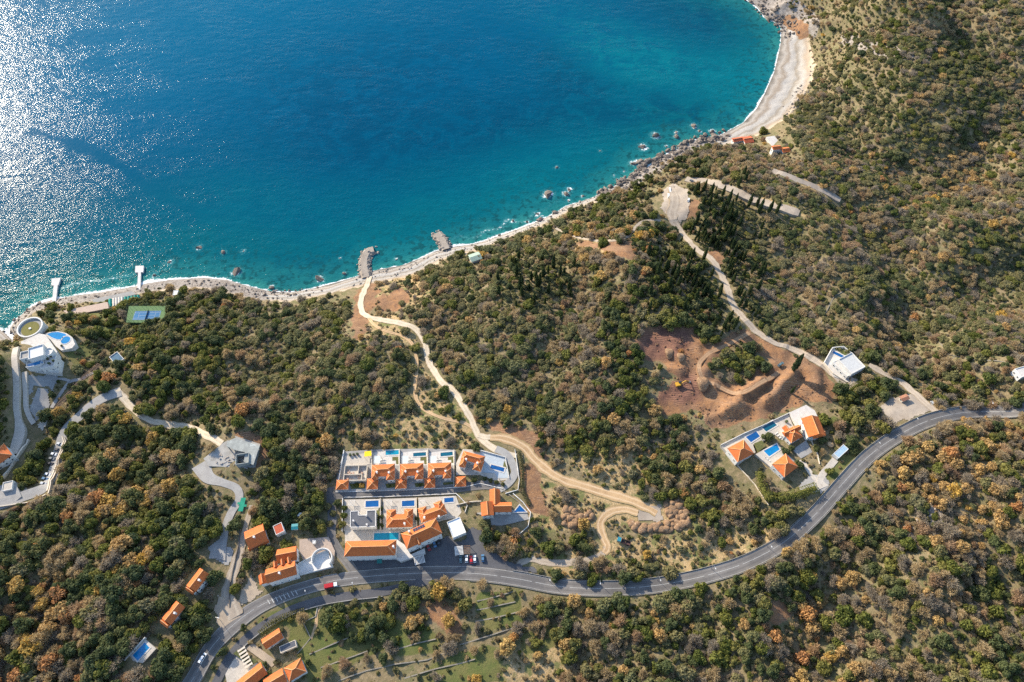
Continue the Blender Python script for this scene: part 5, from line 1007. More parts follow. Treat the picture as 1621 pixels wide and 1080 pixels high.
# ------------------------------------------------------------------ boulders
BG = 'boulders in the shallows'
def where(px, py):
    L_ = [(860, 315, 'below the sandy bluff path'), (900, 303, 'beside the surf offshore of the bluff path'), (1015, 256, 'at the foot of the low bluff'), (1040, 225, 'in clear water off the low bluff'), (1075, 215, 'off the point before the big beach'), (1110, 206, 'close to the red beach house'), (1210, 20, 'under the orange cliff'),
          (270, 415, 'off the shore right of the long pier'), (365, 420, 'off the curved end of the left shore'), (505, 442, 'off the small beach left of the breakwaters'), (620, 410, 'between the two breakwaters'), (770, 380, 'on the shore past the boat house'), (60, 480, 'near the first pier')]
    return min(L_, key=lambda l: (l[0] - px) ** 2 + (l[1] - py) ** 2)[2]
for k, (x, y, r_) in enumerate(WATER_ROCKS):
    p = Pz((x, y), 0); sz = 'large' if r_ > 3.9 else 'middling' if r_ > 2.3 else 'small'
    o = bpy.data.objects.new('boulder', RD[0] if k == 13 else ROCKS[k % 5]); COL.objects.link(o); s_ = r_ * .92; o.location = (p[0], p[1], -.1 * r_ if r_ > 2.5 else -.25 * r_); o.scale = (s_ * rng.uniform(.85, 1.2), s_, s_ * rng.uniform(.8, 1.25)); o.rotation_euler = (0, 0, rng.uniform(0, 6.28))
    tag(o, f'{sz} {["rough grey", "blocky grey", "rounded grey", "jagged brown grey", "low grey"][k % 5] if k != 13 else "pinkish"} boulder {where(x, y)}', 'boulder', BG)
def scatter_rocks(name, lab, n, region, smin, smax, meshes, seed):
    """countless shore stones as one mass"""
    r = np.random.default_rng(seed); V, F_ = [], []; base = [np.array([v_.co[:] for v_ in m_.vertices]) for m_ in meshes]; fb = [[list(f.vertices) for f in m_.polygons] for m_ in meshes]; k = 0; off = 0; tries = 0
    while k < n and tries < n * 60:
        tries += 1; px, py, lo, hi = region(r); p = P(px, py); d = float(coast_d(np.array([p[0]]), np.array([p[1]]))[0])
        if not lo < d < hi: continue
        i = r.integers(len(base)); s_ = smin + (smax - smin) * r.random() ** 2.5; a = r.uniform(0, 6.28); B = base[i] * s_ * np.array([r.uniform(.8, 1.3), 1, r.uniform(.7, 1.2)]); B = np.stack([B[:, 0] * math.cos(a) - B[:, 1] * math.sin(a), B[:, 0] * math.sin(a) + B[:, 1] * math.cos(a), B[:, 2]], 1) + (p[0], p[1], max(p[2], -.2) + s_ * .2)
        V.append(B); F_ += [[q_ + off for q_ in f] for f in fb[i]]; off += len(B); k += 1
    me_ = bpy.data.meshes.new(name); me_.from_pydata(np.concatenate(V), [], F_); me_.materials.append(meshes[0].materials[0]); o = bpy.data.objects.new(name, me_); COL.objects.link(o); return tag(o, lab, 'rocks', None, 'stuff')
RS = [blob_mesh('stone', 120 + k, 1, .42, .7, ROCK) for k in range(4)]; RSP = [blob_mesh('stone', 130 + k, 1, .42, .7, ROCK_P) for k in range(3)]
def along(lst, j):
    def f(r):
        i = r.integers(len(lst) - 1); t_ = r.random(); (x1, y1, lo, hi), (x2, y2, _, _) = lst[i], lst[i + 1]; return x1 + (x2 - x1) * t_ + r.normal() * j, y1 + (y2 - y1) * t_ + r.normal() * j, lo, hi
    return f
scatter_rocks('shore_rocks', 'tumbled grey rocks along the foot of the bluff', 380, along([(945, 310, -3, 16), (990, 285, -4, 18), (1012, 264, -6, 18), (1040, 248, -5, 17), (1075, 230, -5, 16), (1110, 214, -4, 14), (1140, 213, -2, 10)], 9), .7, 3.9, RS, 3)
scatter_rocks('shore_rocks', 'tumbled grey rocks under the orange cliff past the beach', 190, along([(1170, -8, -4, 26), (1200, 10, -5, 30), (1225, 30, -4, 32), (1238, 38, -2, 22), (1244, 46, 6, 26)], 10), .7, 3.2, RS, 4)
scatter_rocks('shore_stones', 'loose stones along the left shore', 420, along([(15, 522, -2, 18), (50, 488, -1, 16), (110, 472, 2, 15), (212, 458, 3, 14), (320, 444, 2, 18), (400, 458, 0, 14), (440, 464, -2, 10), (500, 456, -1, 9)], 7), .35, 1.5, RS, 5)
scatter_rocks('shore_stones', 'loose pale stones along the gravel beaches', 330, along([(560, 440, 0, 16), (640, 420, 1, 16), (720, 392, 0, 14), (790, 374, 0, 12), (850, 352, -1, 12), (900, 326, -1, 14), (950, 308, -1, 12)], 7), .3, 1.3, RSP, 6)
scatter_rocks('shore_stones', 'fallen stones along the upper edge of the big beach', 160, along([(1262, 70, 34, 60), (1276, 100, 36, 60), (1270, 140, 25, 60), (1255, 180, 20, 60), (1285, 145, 30, 75)], 7), .5, 2.0, RSP, 7)
scatter_rocks('rock_outcrop', 'pale limestone outcrop in the autumn wood', 90, along([(1470, 800, 50, 900), (1490, 812, 50, 900), (1480, 835, 50, 900), (1445, 838, 50, 900)], 9), .4, 1.8, RSP, 8)
# ------------------------------------------------------------------ spoil heaps
EARTH = M('spoil_earth', (.27, .17, .10), (.19, .12, .072), .6, .95, .1, .5, 1.6, spot=((.34, .25, .17), .9, .58)); CLOD = M('earth_clod', (.24, .14, .085), (.16, .09, .058), .8, .95, .1, .3, 2); HM = [blob_mesh('spoil_heap', 150 + k, 3, .2, .72, EARTH, 3.0) for k in range(4)]
hp1 = [(1185, 395), (1235, 380), (1275, 375), (1200, 440), (1235, 420), (1285, 415), (1320, 430), (1210, 455), (1265, 455), (1310, 465), (1230, 490), (1285, 500), (1325, 510), (1190, 545), (1240, 565), (1275, 535), (1310, 550), (1345, 555), (1360, 515), (1220, 600), (1285, 580), (1330, 485), (1248, 518), (1185, 590), (1345, 470), (1300, 395)]
hp2 = [(910, 550), (965, 560), (1015, 575), (1055, 590), (1100, 580), (1140, 560), (1150, 590), (940, 575), (995, 590)]
hp3 = [(390, 430), (430, 440), (370, 500), (420, 505), (375, 545), (420, 555), (470, 490), (455, 530), (510, 490), (550, 490), (570, 510), (450, 560), (500, 555), (580, 460), (400, 470), (455, 455), (545, 540), (600, 490)]
for L_, lab, lk in ((hp1, 'brown earth heap in the crowded block right of the turning yard', 'r'), (hp2, 'brown earth heap in the single row below the turning yard', 'b'), (hp3, 'brown earth heap in the group left of the hairpin track', 'l')):
    for i, (zx, zy) in enumerate(L_):
        p = P(820 + zx / 5.066, 720 + zy / 5.066 + 1.5); o = bpy.data.objects.new('spoil_heap', HM[(i * 7) % 4]); COL.objects.link(o); s_ = rng.uniform(1.95, 2.75) * (1.1 if lk == 'b' else 1); o.location = (p[0], p[1], p[2] + .1); o.scale = (s_, s_ * rng.uniform(.85, 1.2), s_ * rng.uniform(.9, 1.25)); o.rotation_euler = (0, 0, rng.uniform(0, 6.28))
        tag(o, lab, 'earth heap', {'r': 'earth heaps in the crowded block', 'b': 'earth heaps in the single row', 'l': 'earth heaps left of the hairpin'}[lk]); block_disc(p[0], p[1], 3)
for px, py, s_, lab in ((1113, 608, 4.5, 'large orange earth heap beside the excavator'), (1060, 560, 3.5, 'reddish earth heap in the dug over field'), (1078, 566, 3, 'small earth heap beside the dug over field')):
    p = P(px, py); o = bpy.data.objects.new('spoil_heap', HM[1]); COL.objects.link(o); o.location = p; o.scale = (s_, s_ * 1.2, s_ * 1.0); tag(o, lab, 'earth heap')
# ------------------------------------------------------------------ vehicles
TYRE = M('tyre', (.03, .03, .032))
def paint(name, c):
    m_ = M(name, c, c, 1, .35, .5); return m_
def car_mesh(m, L_=4.4, van=False):
    w = .9; prof = [(-L_ / 2, .35), (L_ / 2, .35), (L_ / 2, .75), (L_ / 2 - .25, .9), (L_ / 2 - 1.1, 1.0), (-L_ / 2 + .3, 1.0), (-L_ / 2, .85)] if not van else [(-L_ / 2, .4), (L_ / 2, .4), (L_ / 2, 1.1), (L_ / 2 - .9, 1.3), (-L_ / 2, 1.3)]
    mb = MB(); n = len(prof); mb.add([(x, -w, z) for x, z in prof] + [(x, w, z) for x, z in prof], [[i, (i + 1) % n, n + (i + 1) % n, n + i] for i in range(n)] + [list(range(n))[::-1], list(range(n, 2 * n))], m)
    x0, x1, x2, x3, zb_, zt_ = (-L_ / 2 + .3, -L_ / 2 + .85, L_ / 2 - 1.95, L_ / 2 - 1.15, 1.0, 1.48) if not van else (-L_ / 2 + .05, -L_ / 2 + .1, L_ / 2 - 1.6, L_ / 2 - .95, 1.3, 2.1)
    g = MB(); g.add([(x0, -w + .05, zb_), (x3, -w + .05, zb_), (x3, w - .05, zb_), (x0, w - .05, zb_), (x1, -w + .22, zt_), (x2, -w + .22, zt_), (x2, w - .22, zt_), (x1, w - .22, zt_)], [[0, 1, 5, 4], [1, 2, 6, 5], [2, 3, 7, 6], [3, 0, 4, 7]], GLASS)
    r_ = MB(); r_.prism([(x1 - .03, -w + .2), (x2 + .03, -w + .2), (x2 + .03, w - .2), (x1 - .03, w - .2)], zt_ - .01, zt_ + .05, m); return mb.mesh('body'), g.mesh('windows'), r_.mesh('roof')
_wh = MB(); _wh.tube((0, -.11, 0), (0, .11, 0), .32, 12, TYRE); WHEEL = _wh.mesh('wheel'); _rm = MB(); _rm.tube((0, -.125, 0), (0, .125, 0), .18, 10, METAL); RIM = _rm.mesh('rim'); _cm = {}
def car(px, py, a, colname, col, lab, L_=4.4, van=False, dz=.45, group='cars parked by the big building', name='parked_car', z=None):
    """a: heading given by a second photo pixel the nose points to"""
    key = (colname, L_, van)
    if key not in _cm: _cm[key] = car_mesh(paint(colname + '_paint', col), L_, van)
    p = P(px, py, dz) if z is None else Pz((px, py), z); q = P(*a, dz) if z is None else Pz(a, z); rz = math.atan2(q[1] - p[1], q[0] - p[0]); t = thing(name, lab, 'van' if van else 'car', p, group, rz)
    for n_, m_ in zip(('body', 'windows', 'roof'), _cm[key]): child(n_, m_, t)
    for sx in (-1, 1):
        for sy in (-1, 1): w_ = child('wheel', WHEEL, t, (sx * L_ * .31, sy * .82, .32)); child('rim', RIM, w_)
    block_disc(p[0], p[1], 2.5); return t
car(729.4, 886, (729.4, 878), 'teal', (.10, .17, .19), 'grey green car parked under the white slatted pergola'); car(738.8, 885.6, (738.6, 877), 'white', (.72, .74, .75), 'white car parked left of the red one')
car(746, 887, (745.4, 878), 'red', (.48, .02, .025), 'bright red car parked between two white ones', 4.7); car(751.6, 885.6, (751, 876), 'white', (.72, .74, .75), 'white car parked right of the red one'); car(764.4, 884.4, (764, 875), 'blue', (.07, .17, .30), 'blue car parked apart at the end of the row')
car(678.4, 867.6, (682, 876), 'darkred', (.30, .02, .02), 'dark red car against the big hipped building', 4.3); car(688, 862, (691, 871), 'blue', (.07, .17, .30), 'blue car against the big hipped building'); car(694.6, 859.6, (697, 868), 'black', (.02, .02, .025), 'black car next to the blue one against the building')
car(322, 1042.6, (327, 1035), 'white', (.72, .74, .75), 'white van driving up the coast road at the lower left', 5.6, True, group='vehicles on the roads', name='van'); t = thing('truck', 'red truck with a white cab on the coast road', 'truck', P(524, 928.4, .4), 'vehicles on the roads'); p = P(524, 928.4, .35); q = P(534, 926.4, .35); d = (q - p)[:2]; d /= np.linalg.norm(d); z_ = p[2]
MB().obox(p[:2] - d * .8, d, 5.2, 2.3, z_ + .8, z_ + 2.9).build('cargo_box', M('red_tarp', (.42, .02, .03), (.36, .02, .03)), t); mb = MB(); mb.obox(p[:2] + d * 3.1, d, 1.9, 2.2, z_ + .6, z_ + 2.6, paint('white_paint', (.72, .74, .75))); mb.build('cab', None, t); MB().obox(p[:2] + d * 4.06, d, .06, 1.9, z_ + 1.5, z_ + 2.4).build('windscreen', GLASS, t)
MB().obox(p[:2], d, 7.8, 1.0, z_ + .5, z_ + .8).build('chassis', METAL, t)
for s_ in (-2.6, -1.6, 2.8):
    for e in (-1, 1): c_ = p[:2] + d * s_ + np.array([-d[1], d[0]]) * e * 1.0; MB().tube((*(c_ - np.array([-d[1], d[0]]) * .15), z_ + .45), (*(c_ + np.array([-d[1], d[0]]) * .15), z_ + .45), .45, 10).build('wheel', TYRE, t)
LP = 'cars parked along the left lane'
for x, y, cn, cl, lab in ((96, 704, 'silver', (.5, .52, .54), 'silver car at the upper end of the left lane'), (93, 713, 'black', (.02, .02, .025), 'black car below the silver one on the left lane'), (86.5, 720, 'white', (.72, .74, .75), 'white car in the middle of the left lane row'), (83.5, 727, 'grey', (.16, .17, .18), 'grey car below the white one on the left lane'), (81, 735, 'black', (.02, .02, .025), 'black car beside the sunlit gap of the left lane'),
                          (77, 752, 'white', (.72, .74, .75), 'white car near the bottom of the left lane row'), (72.5, 759, 'blue', (.07, .17, .30), 'blue car second from the bottom of the left lane'), (70, 766.5, 'silver', (.5, .52, .54), 'silver car at the bottom of the left lane')):
    car(x, y, (x + 8, y + 1.4), cn, cl, lab, group=LP)
BP = 'vehicles in the beach car park'
car(1060, 303, (1059, 298), 'white', (.72, .74, .75), 'white camper van at the top of the beach car park', 6.4, True, group=BP, name='van'); car(1058, 312, (1057, 307), 'white', (.72, .74, .75), 'white camper van below the other one', 6.0, True, group=BP, name='van'); car(1089.6, 318, (1091, 312), 'white', (.72, .74, .75), 'white car at the right edge of the beach car park', 4.6, group=BP); car(1095, 288, (1101, 289), 'grey', (.16, .17, .18), 'grey car on the stony strip', group=BP)
car(1235, 578, (1240, 575), 'teal', (.10, .17, .19), 'grey green pickup on the orange earth by the lone cypress', 5.2, group='site vehicles'); car(1476, 641, (1480, 646), 'silver', (.5, .52, .54), 'silver car at the mouth of the gravel drive', group='vehicles on the roads')
# tipper truck and excavator
t = thing('tipper_truck', 'teal cabbed tipper truck with a dark empty bed beside the hairpin', 'truck', P(985, 858, .3), 'site vehicles'); p = P(987, 859, .3); q = P(980, 856.6, .3); d = (q - p)[:2]; d /= np.linalg.norm(d); z_ = p[2]; n_ = np.array([-d[1], d[0]])
MB().obox(p[:2] + d * 3, d, 2.2, 2.5, z_ + .7, z_ + 3.2).build('cab', paint('teal_cab_paint', (.03, .20, .26)), t); mb = MB(); mb.obox(p[:2] - d * 1.2, d, 5.6, 2.5, z_ + 1.0, z_ + 1.3)
for e in (-1, 1): mb.obox(p[:2] - d * 1.2 + n_ * e * 1.2, d, 5.6, .12, z_ + 1.3, z_ + 2.5)
for e in (-1, 1): mb.obox(p[:2] - d * (1.2 + e * 2.75), n_, 2.28, .12, z_ + 1.3, z_ + 2.48)
mb.build('tipper_bed', M('rusty_bed', (.12, .06, .05), (.07, .05, .05), 1), t)
for s_ in (-3, -1.8, 3):
    for e in (-1, 1): c_ = p[:2] + d * s_ + n_ * e * 1.05; MB().tube((*(c_ - n_ * .18), z_ + .5), (*(c_ + n_ * .18), z_ + .5), .5, 10).build('wheel', TYRE, t)
t = thing('excavator', 'yellow excavator digging in the dark earth', 'excavator', P(1074, 610, .2), 'site vehicles'); p = P(1074, 610, .1); q = P(1090, 606, .1); d = (q - p)[:2]; d /= np.linalg.norm(d); n_ = np.array([-d[1], d[0]]); z_ = p[2]; YP = M('yellow_paint', (.62, .34, .03), (.5, .27, .03), 1, .5)
for e in (-1, 1): MB().obox(p[:2] + n_ * e * 1.2, d, 4.2, .6, z_, z_ + .95).build('track', TYRE, t)
MB().obox(p[:2] - d * .6, d, 3.6, 2.8, z_ + 1.0, z_ + 2.3).build('engine_body', YP, t); MB().obox(p[:2] + d * .7 + n_ * .8, d, 1.7, 1.1, z_ + 2.3, z_ + 3.3).build('cab', GLASS, t)
MB().tube((*(p[:2] + d * 1.0), z_ + 2), (*(p[:2] + d * 4.4), z_ + 4.6), .4, 6, None, .32).build('boom', YP, t); MB().tube((*(p[:2] + d * 4.4), z_ + 4.6), (*(p[:2] + d * 7.6), z_ + 2.2), .32, 6, None, .22).build('arm', YP, t); MB().obox(p[:2] + d * 7.9, n_, 1.3, 1.0, z_ + 1.0, z_ + 2.1).build('bucket', METAL, t)
# ------------------------------------------------------------------ street lamps
LG = 'lamp posts along the coast road'
def lamp(k, px, py, qx, qy, lab):
    p = P(px, py, .1); q = P(qx, qy, .1); d = (q - p)[:2]; d /= np.linalg.norm(d); t = thing('street_lamp', lab, 'street lamp', p, LG); z_ = p[2]
    MB().tube((*p[:2], z_ - .5), (*p[:2], z_ + 8), .13, 6, None, .08).build('pole', METAL, t); MB().tube((*p[:2], z_ + 8), (*(p[:2] + d * 1.6), z_ + 8.5), .07, 5).build('arm', METAL, t); MB().obox(p[:2] + d * 2.0, d, .9, .35, z_ + 8.42, z_ + 8.62).build('lamp_head', FRAME, t)
for k, (a, b, lab) in enumerate((((490, 946), (488, 938), 'lamp post between the coast road and the lower lane'), ((562, 934), (562, 925), 'lamp post by the red truck'), ((868, 919), (870, 926), 'lamp post where the hairpin track joins the road'), ((948, 924), (948, 931), 'lamp post below the tipper truck'), ((1040, 919), (1042, 926), 'lamp post below the crowded earth heaps'),
      ((1125, 901), (1128, 908), 'lamp post past the last earth heaps'), ((1212, 867), (1216, 874), 'lamp post just below the villa hedge'), ((1380, 706), (1386, 712), 'lamp post at the bend by the gravel yard'), ((1440, 668), (1444, 674), 'lamp post between the gravel yard and the road'), ((1560, 644), (1560, 650), 'lamp post near the right edge'), ((349, 982), (358, 984), 'lamp post at the junction'))):
    lamp(k, *a, *b, lab)

# ------------------------------------------------------------------ loungers, parasols and planters on the pool terraces
def lounger(px, py, qx, qy, z, lab, grp):
    p = Pz((px, py), z); q = Pz((qx, qy), z); rz = math.atan2(q[1] - p[1], q[0] - p[0]); t = thing('sun_lounger', lab, 'sun lounger', p, grp, rz)
    if not _lg:
        a = MB(); a.prism([(-1.0, -.35), (.35, -.35), (.35, .35), (-1.0, .35)], .28, .36); b = MB(); b.add([(.35, -.35, .3), (1.0, -.35, .75), (1.0, .35, .75), (.35, .35, .3), (.35, -.35, .38), (.97, -.35, .83), (.97, .35, .83), (.35, .35, .38)], [[0, 1, 5, 4], [1, 2, 6, 5], [2, 3, 7, 6], [3, 0, 4, 7], [3, 2, 1, 0], [4, 5, 6, 7]]); c = MB()
        c.prism([(-.05, -.05), (.05, -.05), (.05, .05), (-.05, .05)], 0, .28); _lg.extend([a.mesh('mattress', WHITE), b.mesh('backrest', WHITE), c.mesh('leg', METAL)])
    child('mattress', _lg[0], t); child('backrest', _lg[1], t)
    for x in (-.8, .25):
        for y in (-.28, .28): child('leg', _lg[2], t, (x, y, 0))
_lg = []
for x0, z, lab in ((607, zV, 'behind the villa nearest the yellow awning'), (651, zV, 'behind the middle upper villa'), (695, zV, 'behind the third upper villa')):
    for k, w_ in enumerate(('nearer', 'farther')): lounger(x0 - k * 4.5, 728 + k, x0 - k * 4.5 + 4, 726 + k, z, f'white lounger {w_} from the pool {lab}'.replace('nearer from', 'nearer to'), 'loungers of the upper villas')
for k, (x, y) in enumerate(((1229, 686), (1232, 689.6), (1235, 693))): lounger(x, y, x + 4, y - 3, za1, ('upper', 'middle', 'lower')[k] + ' of three white loungers on the cream terrace', 'loungers of the four villas')
for k, (x, y) in enumerate(((1213, 726), (1217, 729))): lounger(x, y, x - 4, y - 3, za2, ('left', 'right')[k] + ' white lounger beside the brightest pool', 'loungers of the four villas')
for k, (x, y, z, lab) in enumerate(((554.5, 721, z1, 'left planter of three on the unroofed villa terrace'), (560.5, 720.4, z1, 'middle planter of three on the unroofed villa terrace'), (566, 719.6, z1, 'right planter of three on the unroofed villa terrace'), (81, 565, zs + 6, 'upper round planter on the seaside villa roof'), (76, 569, zs + 6, 'left round planter on the seaside villa roof'), (85, 572, zs + 6, 'right round planter on the seaside villa roof'), (79, 576, zs + 6, 'lower round planter on the seaside villa roof'), (98, 548, zo, 'planter at the round end of the fan terrace'), (1244, 668, za1, 'dark planter on the cream terrace by the top villa'))):
    p = Pz((x, y), z); t = thing('planter', lab, 'planter', p, 'terrace planters'); MB().tube((p[0], p[1], z), (p[0], p[1], z + .7), .75, 10, None, .9).build('pot', RAIL, t)
    bm_ = blob_mesh('plant', 300 + k, 2, .3, .8, M('planter_leaf', (.06, .08, .03), (.04, .06, .025), 2)); child('plant', bm_, t, (0, 0, 1.1), 0, (.95, .95, .9))
# white parking bars at the junction
mb = MB()
for k in range(8):
    a = P(424 + k * 6.2, 950 - k * 2.2, .42); b = P(428 + k * 6.2, 957 - k * 2.2, .42); d = (b - a)[:2]; d /= np.linalg.norm(d); n_ = np.array([-d[1], d[0]]) * .22; zt_ = max(a[2], b[2]) + .12
    mb.add([(*(a[:2] + n_), zt_), (*(a[:2] - n_), zt_), (*(b[:2] - n_), zt_), (*(b[:2] + n_), zt_)], [[0, 1, 2, 3]])
tag(mb.build('parking_lines', LINE), 'short white bars painted beside the junction', 'road marking', None, 'structure')
scatter_rocks('earth_clods', 'broken clods and stones strewn over the excavation', 420, along([(1030, 545, 40, 900), (1080, 530, 40, 900), (1090, 575, 40, 900), (1065, 620, 40, 900), (1110, 650, 40, 900), (1160, 660, 40, 900), (1190, 625, 40, 900), (1230, 635, 40, 900), (1265, 610, 40, 900), (1300, 620, 40, 900)], 13), .25, 1.3, [blob_mesh('clod', 330 + k, 1, .4, .7, CLOD) for k in range(3)], 12)
BED = M('garden_bed', (.12, .125, .035), (.085, .09, .03), .8, spot=((.17, .13, .06), .7, .58))
for q, z, lab in (([(621, 723.5), (630.5, 723), (630.8, 735), (627, 735), (626.6, 729), (621, 729.6)], zV + .04, 'green garden corner behind the villa nearest the yellow awning'), ([(665.5, 724), (675, 723), (675.4, 735), (671.6, 735), (671.2, 729), (665.5, 729.6)], zV + .04, 'green garden corner behind the middle upper villa'), ([(709, 723), (717.4, 722), (717.8, 733), (714.6, 733), (714.2, 728), (709, 728.6)], zV + .04, 'green garden corner behind the third upper villa'),
                  ([(610, 766), (626, 765), (626, 771.6), (612, 772.6)], zV + .04, 'low planted bed beside the lane below the first orange villa'), ([(656, 765), (671, 764.4), (671, 770), (658, 771)], zV + .04, 'low planted bed beside the lane below the middle villa'), ([(701, 764), (719, 763), (719, 769), (703, 770)], zV + .04, 'low planted bed beside the lane below the third villa'), ([(553, 766), (577, 765), (578, 773), (556, 774)], zV + .04, 'planted bed below the unroofed villa'),
                  ([(798, 729), (803, 742), (796, 740)], zc + .2, 'small green triangle of lawn beside the corner villa pool'), ([(596, 808), (603, 807.6), (603, 838), (596.6, 838.4)], zL + .05, 'planted strip right of the grey roofed villa'), ([(1194, 702), (1206, 697), (1213, 706), (1200, 715)], za2 + .3, 'ochre garden patch between the pools of the four villas')):
    slab('garden_bed', q, BED, lab, z=z, drop=.8, cat='garden', block=0)
# ------------------------------------------------------------------ vegetation
def fol_mat(name, cols, rough=.75, jit=.25, thin=.4):
    """foliage: hue drifting over the hillside and from plant to plant, lightness jittered per leaf clump, thin leaves let light through"""
    m, nt, b = nt_new(name); b.inputs['Roughness'].default_value = rough; b.inputs['Specular IOR Level'].default_value = .2
    oi = nt.nodes.new('ShaderNodeObjectInfo'); g = nt.nodes.new('ShaderNodeNewGeometry')
    r = nt.nodes.new('ShaderNodeValToRGB'); cr = r.color_ramp; n = len(cols)
    cr.elements[0].position = 0; cr.elements[0].color = c4(cols[0]); cr.elements[1].position = 1; cr.elements[1].color = c4(cols[-1])
    for i in range(1, n - 1): e = cr.elements.new(i / (n - 1)); e.color = c4(cols[i])
    drift = smooth(nt, noise(nt, .022, 3, .6, oi.outputs['Location']), .34, .66)
    nt.links.new(mth(nt, 'ADD', mth(nt, 'MULTIPLY', oi.outputs['Random'], .5), mth(nt, 'MULTIPLY', drift, .5)), r.inputs[0])
    k = mth(nt, 'ADD', 1 - jit, mth(nt, 'MULTIPLY', g.outputs['Random Per Island'], 2 * jit))
    mul = nd(nt, 'ShaderNodeVectorMath', operation='SCALE'); nt.links.new(r.outputs[0], mul.inputs[0]); nt.links.new(k, mul.inputs[3])
    nt.links.new(mul.outputs[0], b.inputs['Base Color'])
    tr = nt.nodes.new('ShaderNodeBsdfTranslucent'); nt.links.new(mul.outputs[0], tr.inputs[0]); mx = nt.nodes.new('ShaderNodeMixShader'); mx.inputs[0].default_value = thin
    nt.links.new(b.outputs[0], mx.inputs[1]); nt.links.new(tr.outputs[0], mx.inputs[2]); nt.links.new(mx.outputs[0], nt.nodes['Material Output'].inputs[0]); return m
EV = [fol_mat('evergreen_leaf', [(.078, .104, .030), (.115, .134, .030), (.160, .166, .038), (.205, .190, .052), (.150, .150, .056)]),
      fol_mat('dark_evergreen_leaf', [(.072, .096, .044), (.095, .115, .044), (.125, .132, .048)]), fol_mat('olive_leaf', [(.15, .16, .075), (.185, .18, .075), (.22, .195, .085), (.17, .165, .095)])]
BA = [fol_mat('bare_twig', [(.33, .26, .165), (.39, .30, .175), (.46, .345, .185), (.35, .28, .18)], jit=.18), fol_mat('russet_twig', [(.34, .23, .15), (.39, .265, .155), (.43, .295, .16)], jit=.18), fol_mat('grey_twig', [(.34, .285, .21), (.29, .245, .185), (.37, .30, .215)], jit=.18)]
AU = [fol_mat('orange_leaf', [(.45, .225, .085), (.41, .21, .09), (.48, .265, .09)]), fol_mat('golden_leaf', [(.52, .335, .075), (.46, .30, .085), (.40, .27, .095)]), fol_mat('tan_leaf', [(.48, .31, .12), (.42, .28, .12), (.52, .36, .13)])]
CY = [fol_mat('cypress_leaf', [(.045, .072, .034), (.060, .084, .032), (.080, .100, .038)], jit=.3)]
SH = [fol_mat('shrub_leaf', [(.11, .125, .042), (.16, .155, .052), (.20, .175, .075), (.13, .13, .06), (.25, .19, .10)]), fol_mat('dry_shrub', [(.33, .24, .13), (.27, .205, .12), (.38, .285, .15), (.25, .205, .10)])]
BARK = M('bark', (.14, .11, .085), (.10, .08, .06), 1.5)
def quads_mesh(name, c, n, s, asp, m, core=None, up=None):
    """small flat leaf clumps: centre, facing, half size"""
    k = len(c); r = np.random.default_rng(k); a = np.cross(n, r.normal(size=(k, 3))); a /= np.linalg.norm(a, axis=1, keepdims=True) + 1e-9
    if up is not None: a = up / (np.linalg.norm(up, axis=1, keepdims=True) + 1e-9)
    b = np.cross(n, a); b /= np.linalg.norm(b, axis=1, keepdims=True) + 1e-9
    s = s[:, None]; V = np.stack([c - a * s * asp - b * s * .5, c - a * s * asp * .3 + b * s, c + a * s * asp, c + a * s * .2 - b * s * .9], 1).reshape(-1, 3)
    F_ = np.arange(4 * k).reshape(-1, 4).tolist(); V = V.tolist()
    if core:
        import bmesh
        for cc, rr in core:
            bm = bmesh.new(); bmesh.ops.create_icosphere(bm, subdivisions=1, radius=1); o = len(V)
            for v in bm.verts: q = np.array(v.co); q = q * (rr * (.85 + .3 * r.random())); V.append(list(q * (1, 1, .85) + cc))
            F_ += [[o + v.index for v in f.verts] for f in bm.faces]; bm.free()
    me_ = bpy.data.meshes.new(name); me_.from_pydata(V, [], F_); me_.materials.append(m); return me_
def unit(n, r, up=.0):
    d = r.normal(size=(n, 3)); d[:, 2] += up; return d / np.linalg.norm(d, axis=1, keepdims=True)
def crown_round(name, seed, m, n=820, lumps=10, tall=1.0, core=True, size=.092, spread=.62):
    r = np.random.default_rng(seed); L_ = []
    for i in range(lumps):
        a = i * 2.4 + r.uniform(-.5, .5); q = spread * math.sqrt(r.uniform(.05, 1)); L_.append((np.array([q * math.cos(a), q * math.sin(a), tall * r.uniform(.42, .95) * (1.15 - .45 * q)]), r.uniform(.30, .50)))
    w = np.array([l[1] ** 2 for l in L_]); k = r.choice(lumps, n, p=w / w.sum()); d = unit(n, r, .35); c = np.array([L_[i][0] for i in k]) + d * np.array([L_[i][1] for i in k])[:, None] * r.uniform(.82, 1.12, n)[:, None] * (1, 1, tall)
    nn_ = d + .55 * r.normal(size=(n, 3)); nn_ /= np.linalg.norm(nn_, axis=1, keepdims=True)
    return quads_mesh(name, c, nn_, size * r.uniform(.6, 1.35, n), 1.25, m, [(a, b * (.84 if core is True else core)) for a, b in L_] if core else None)
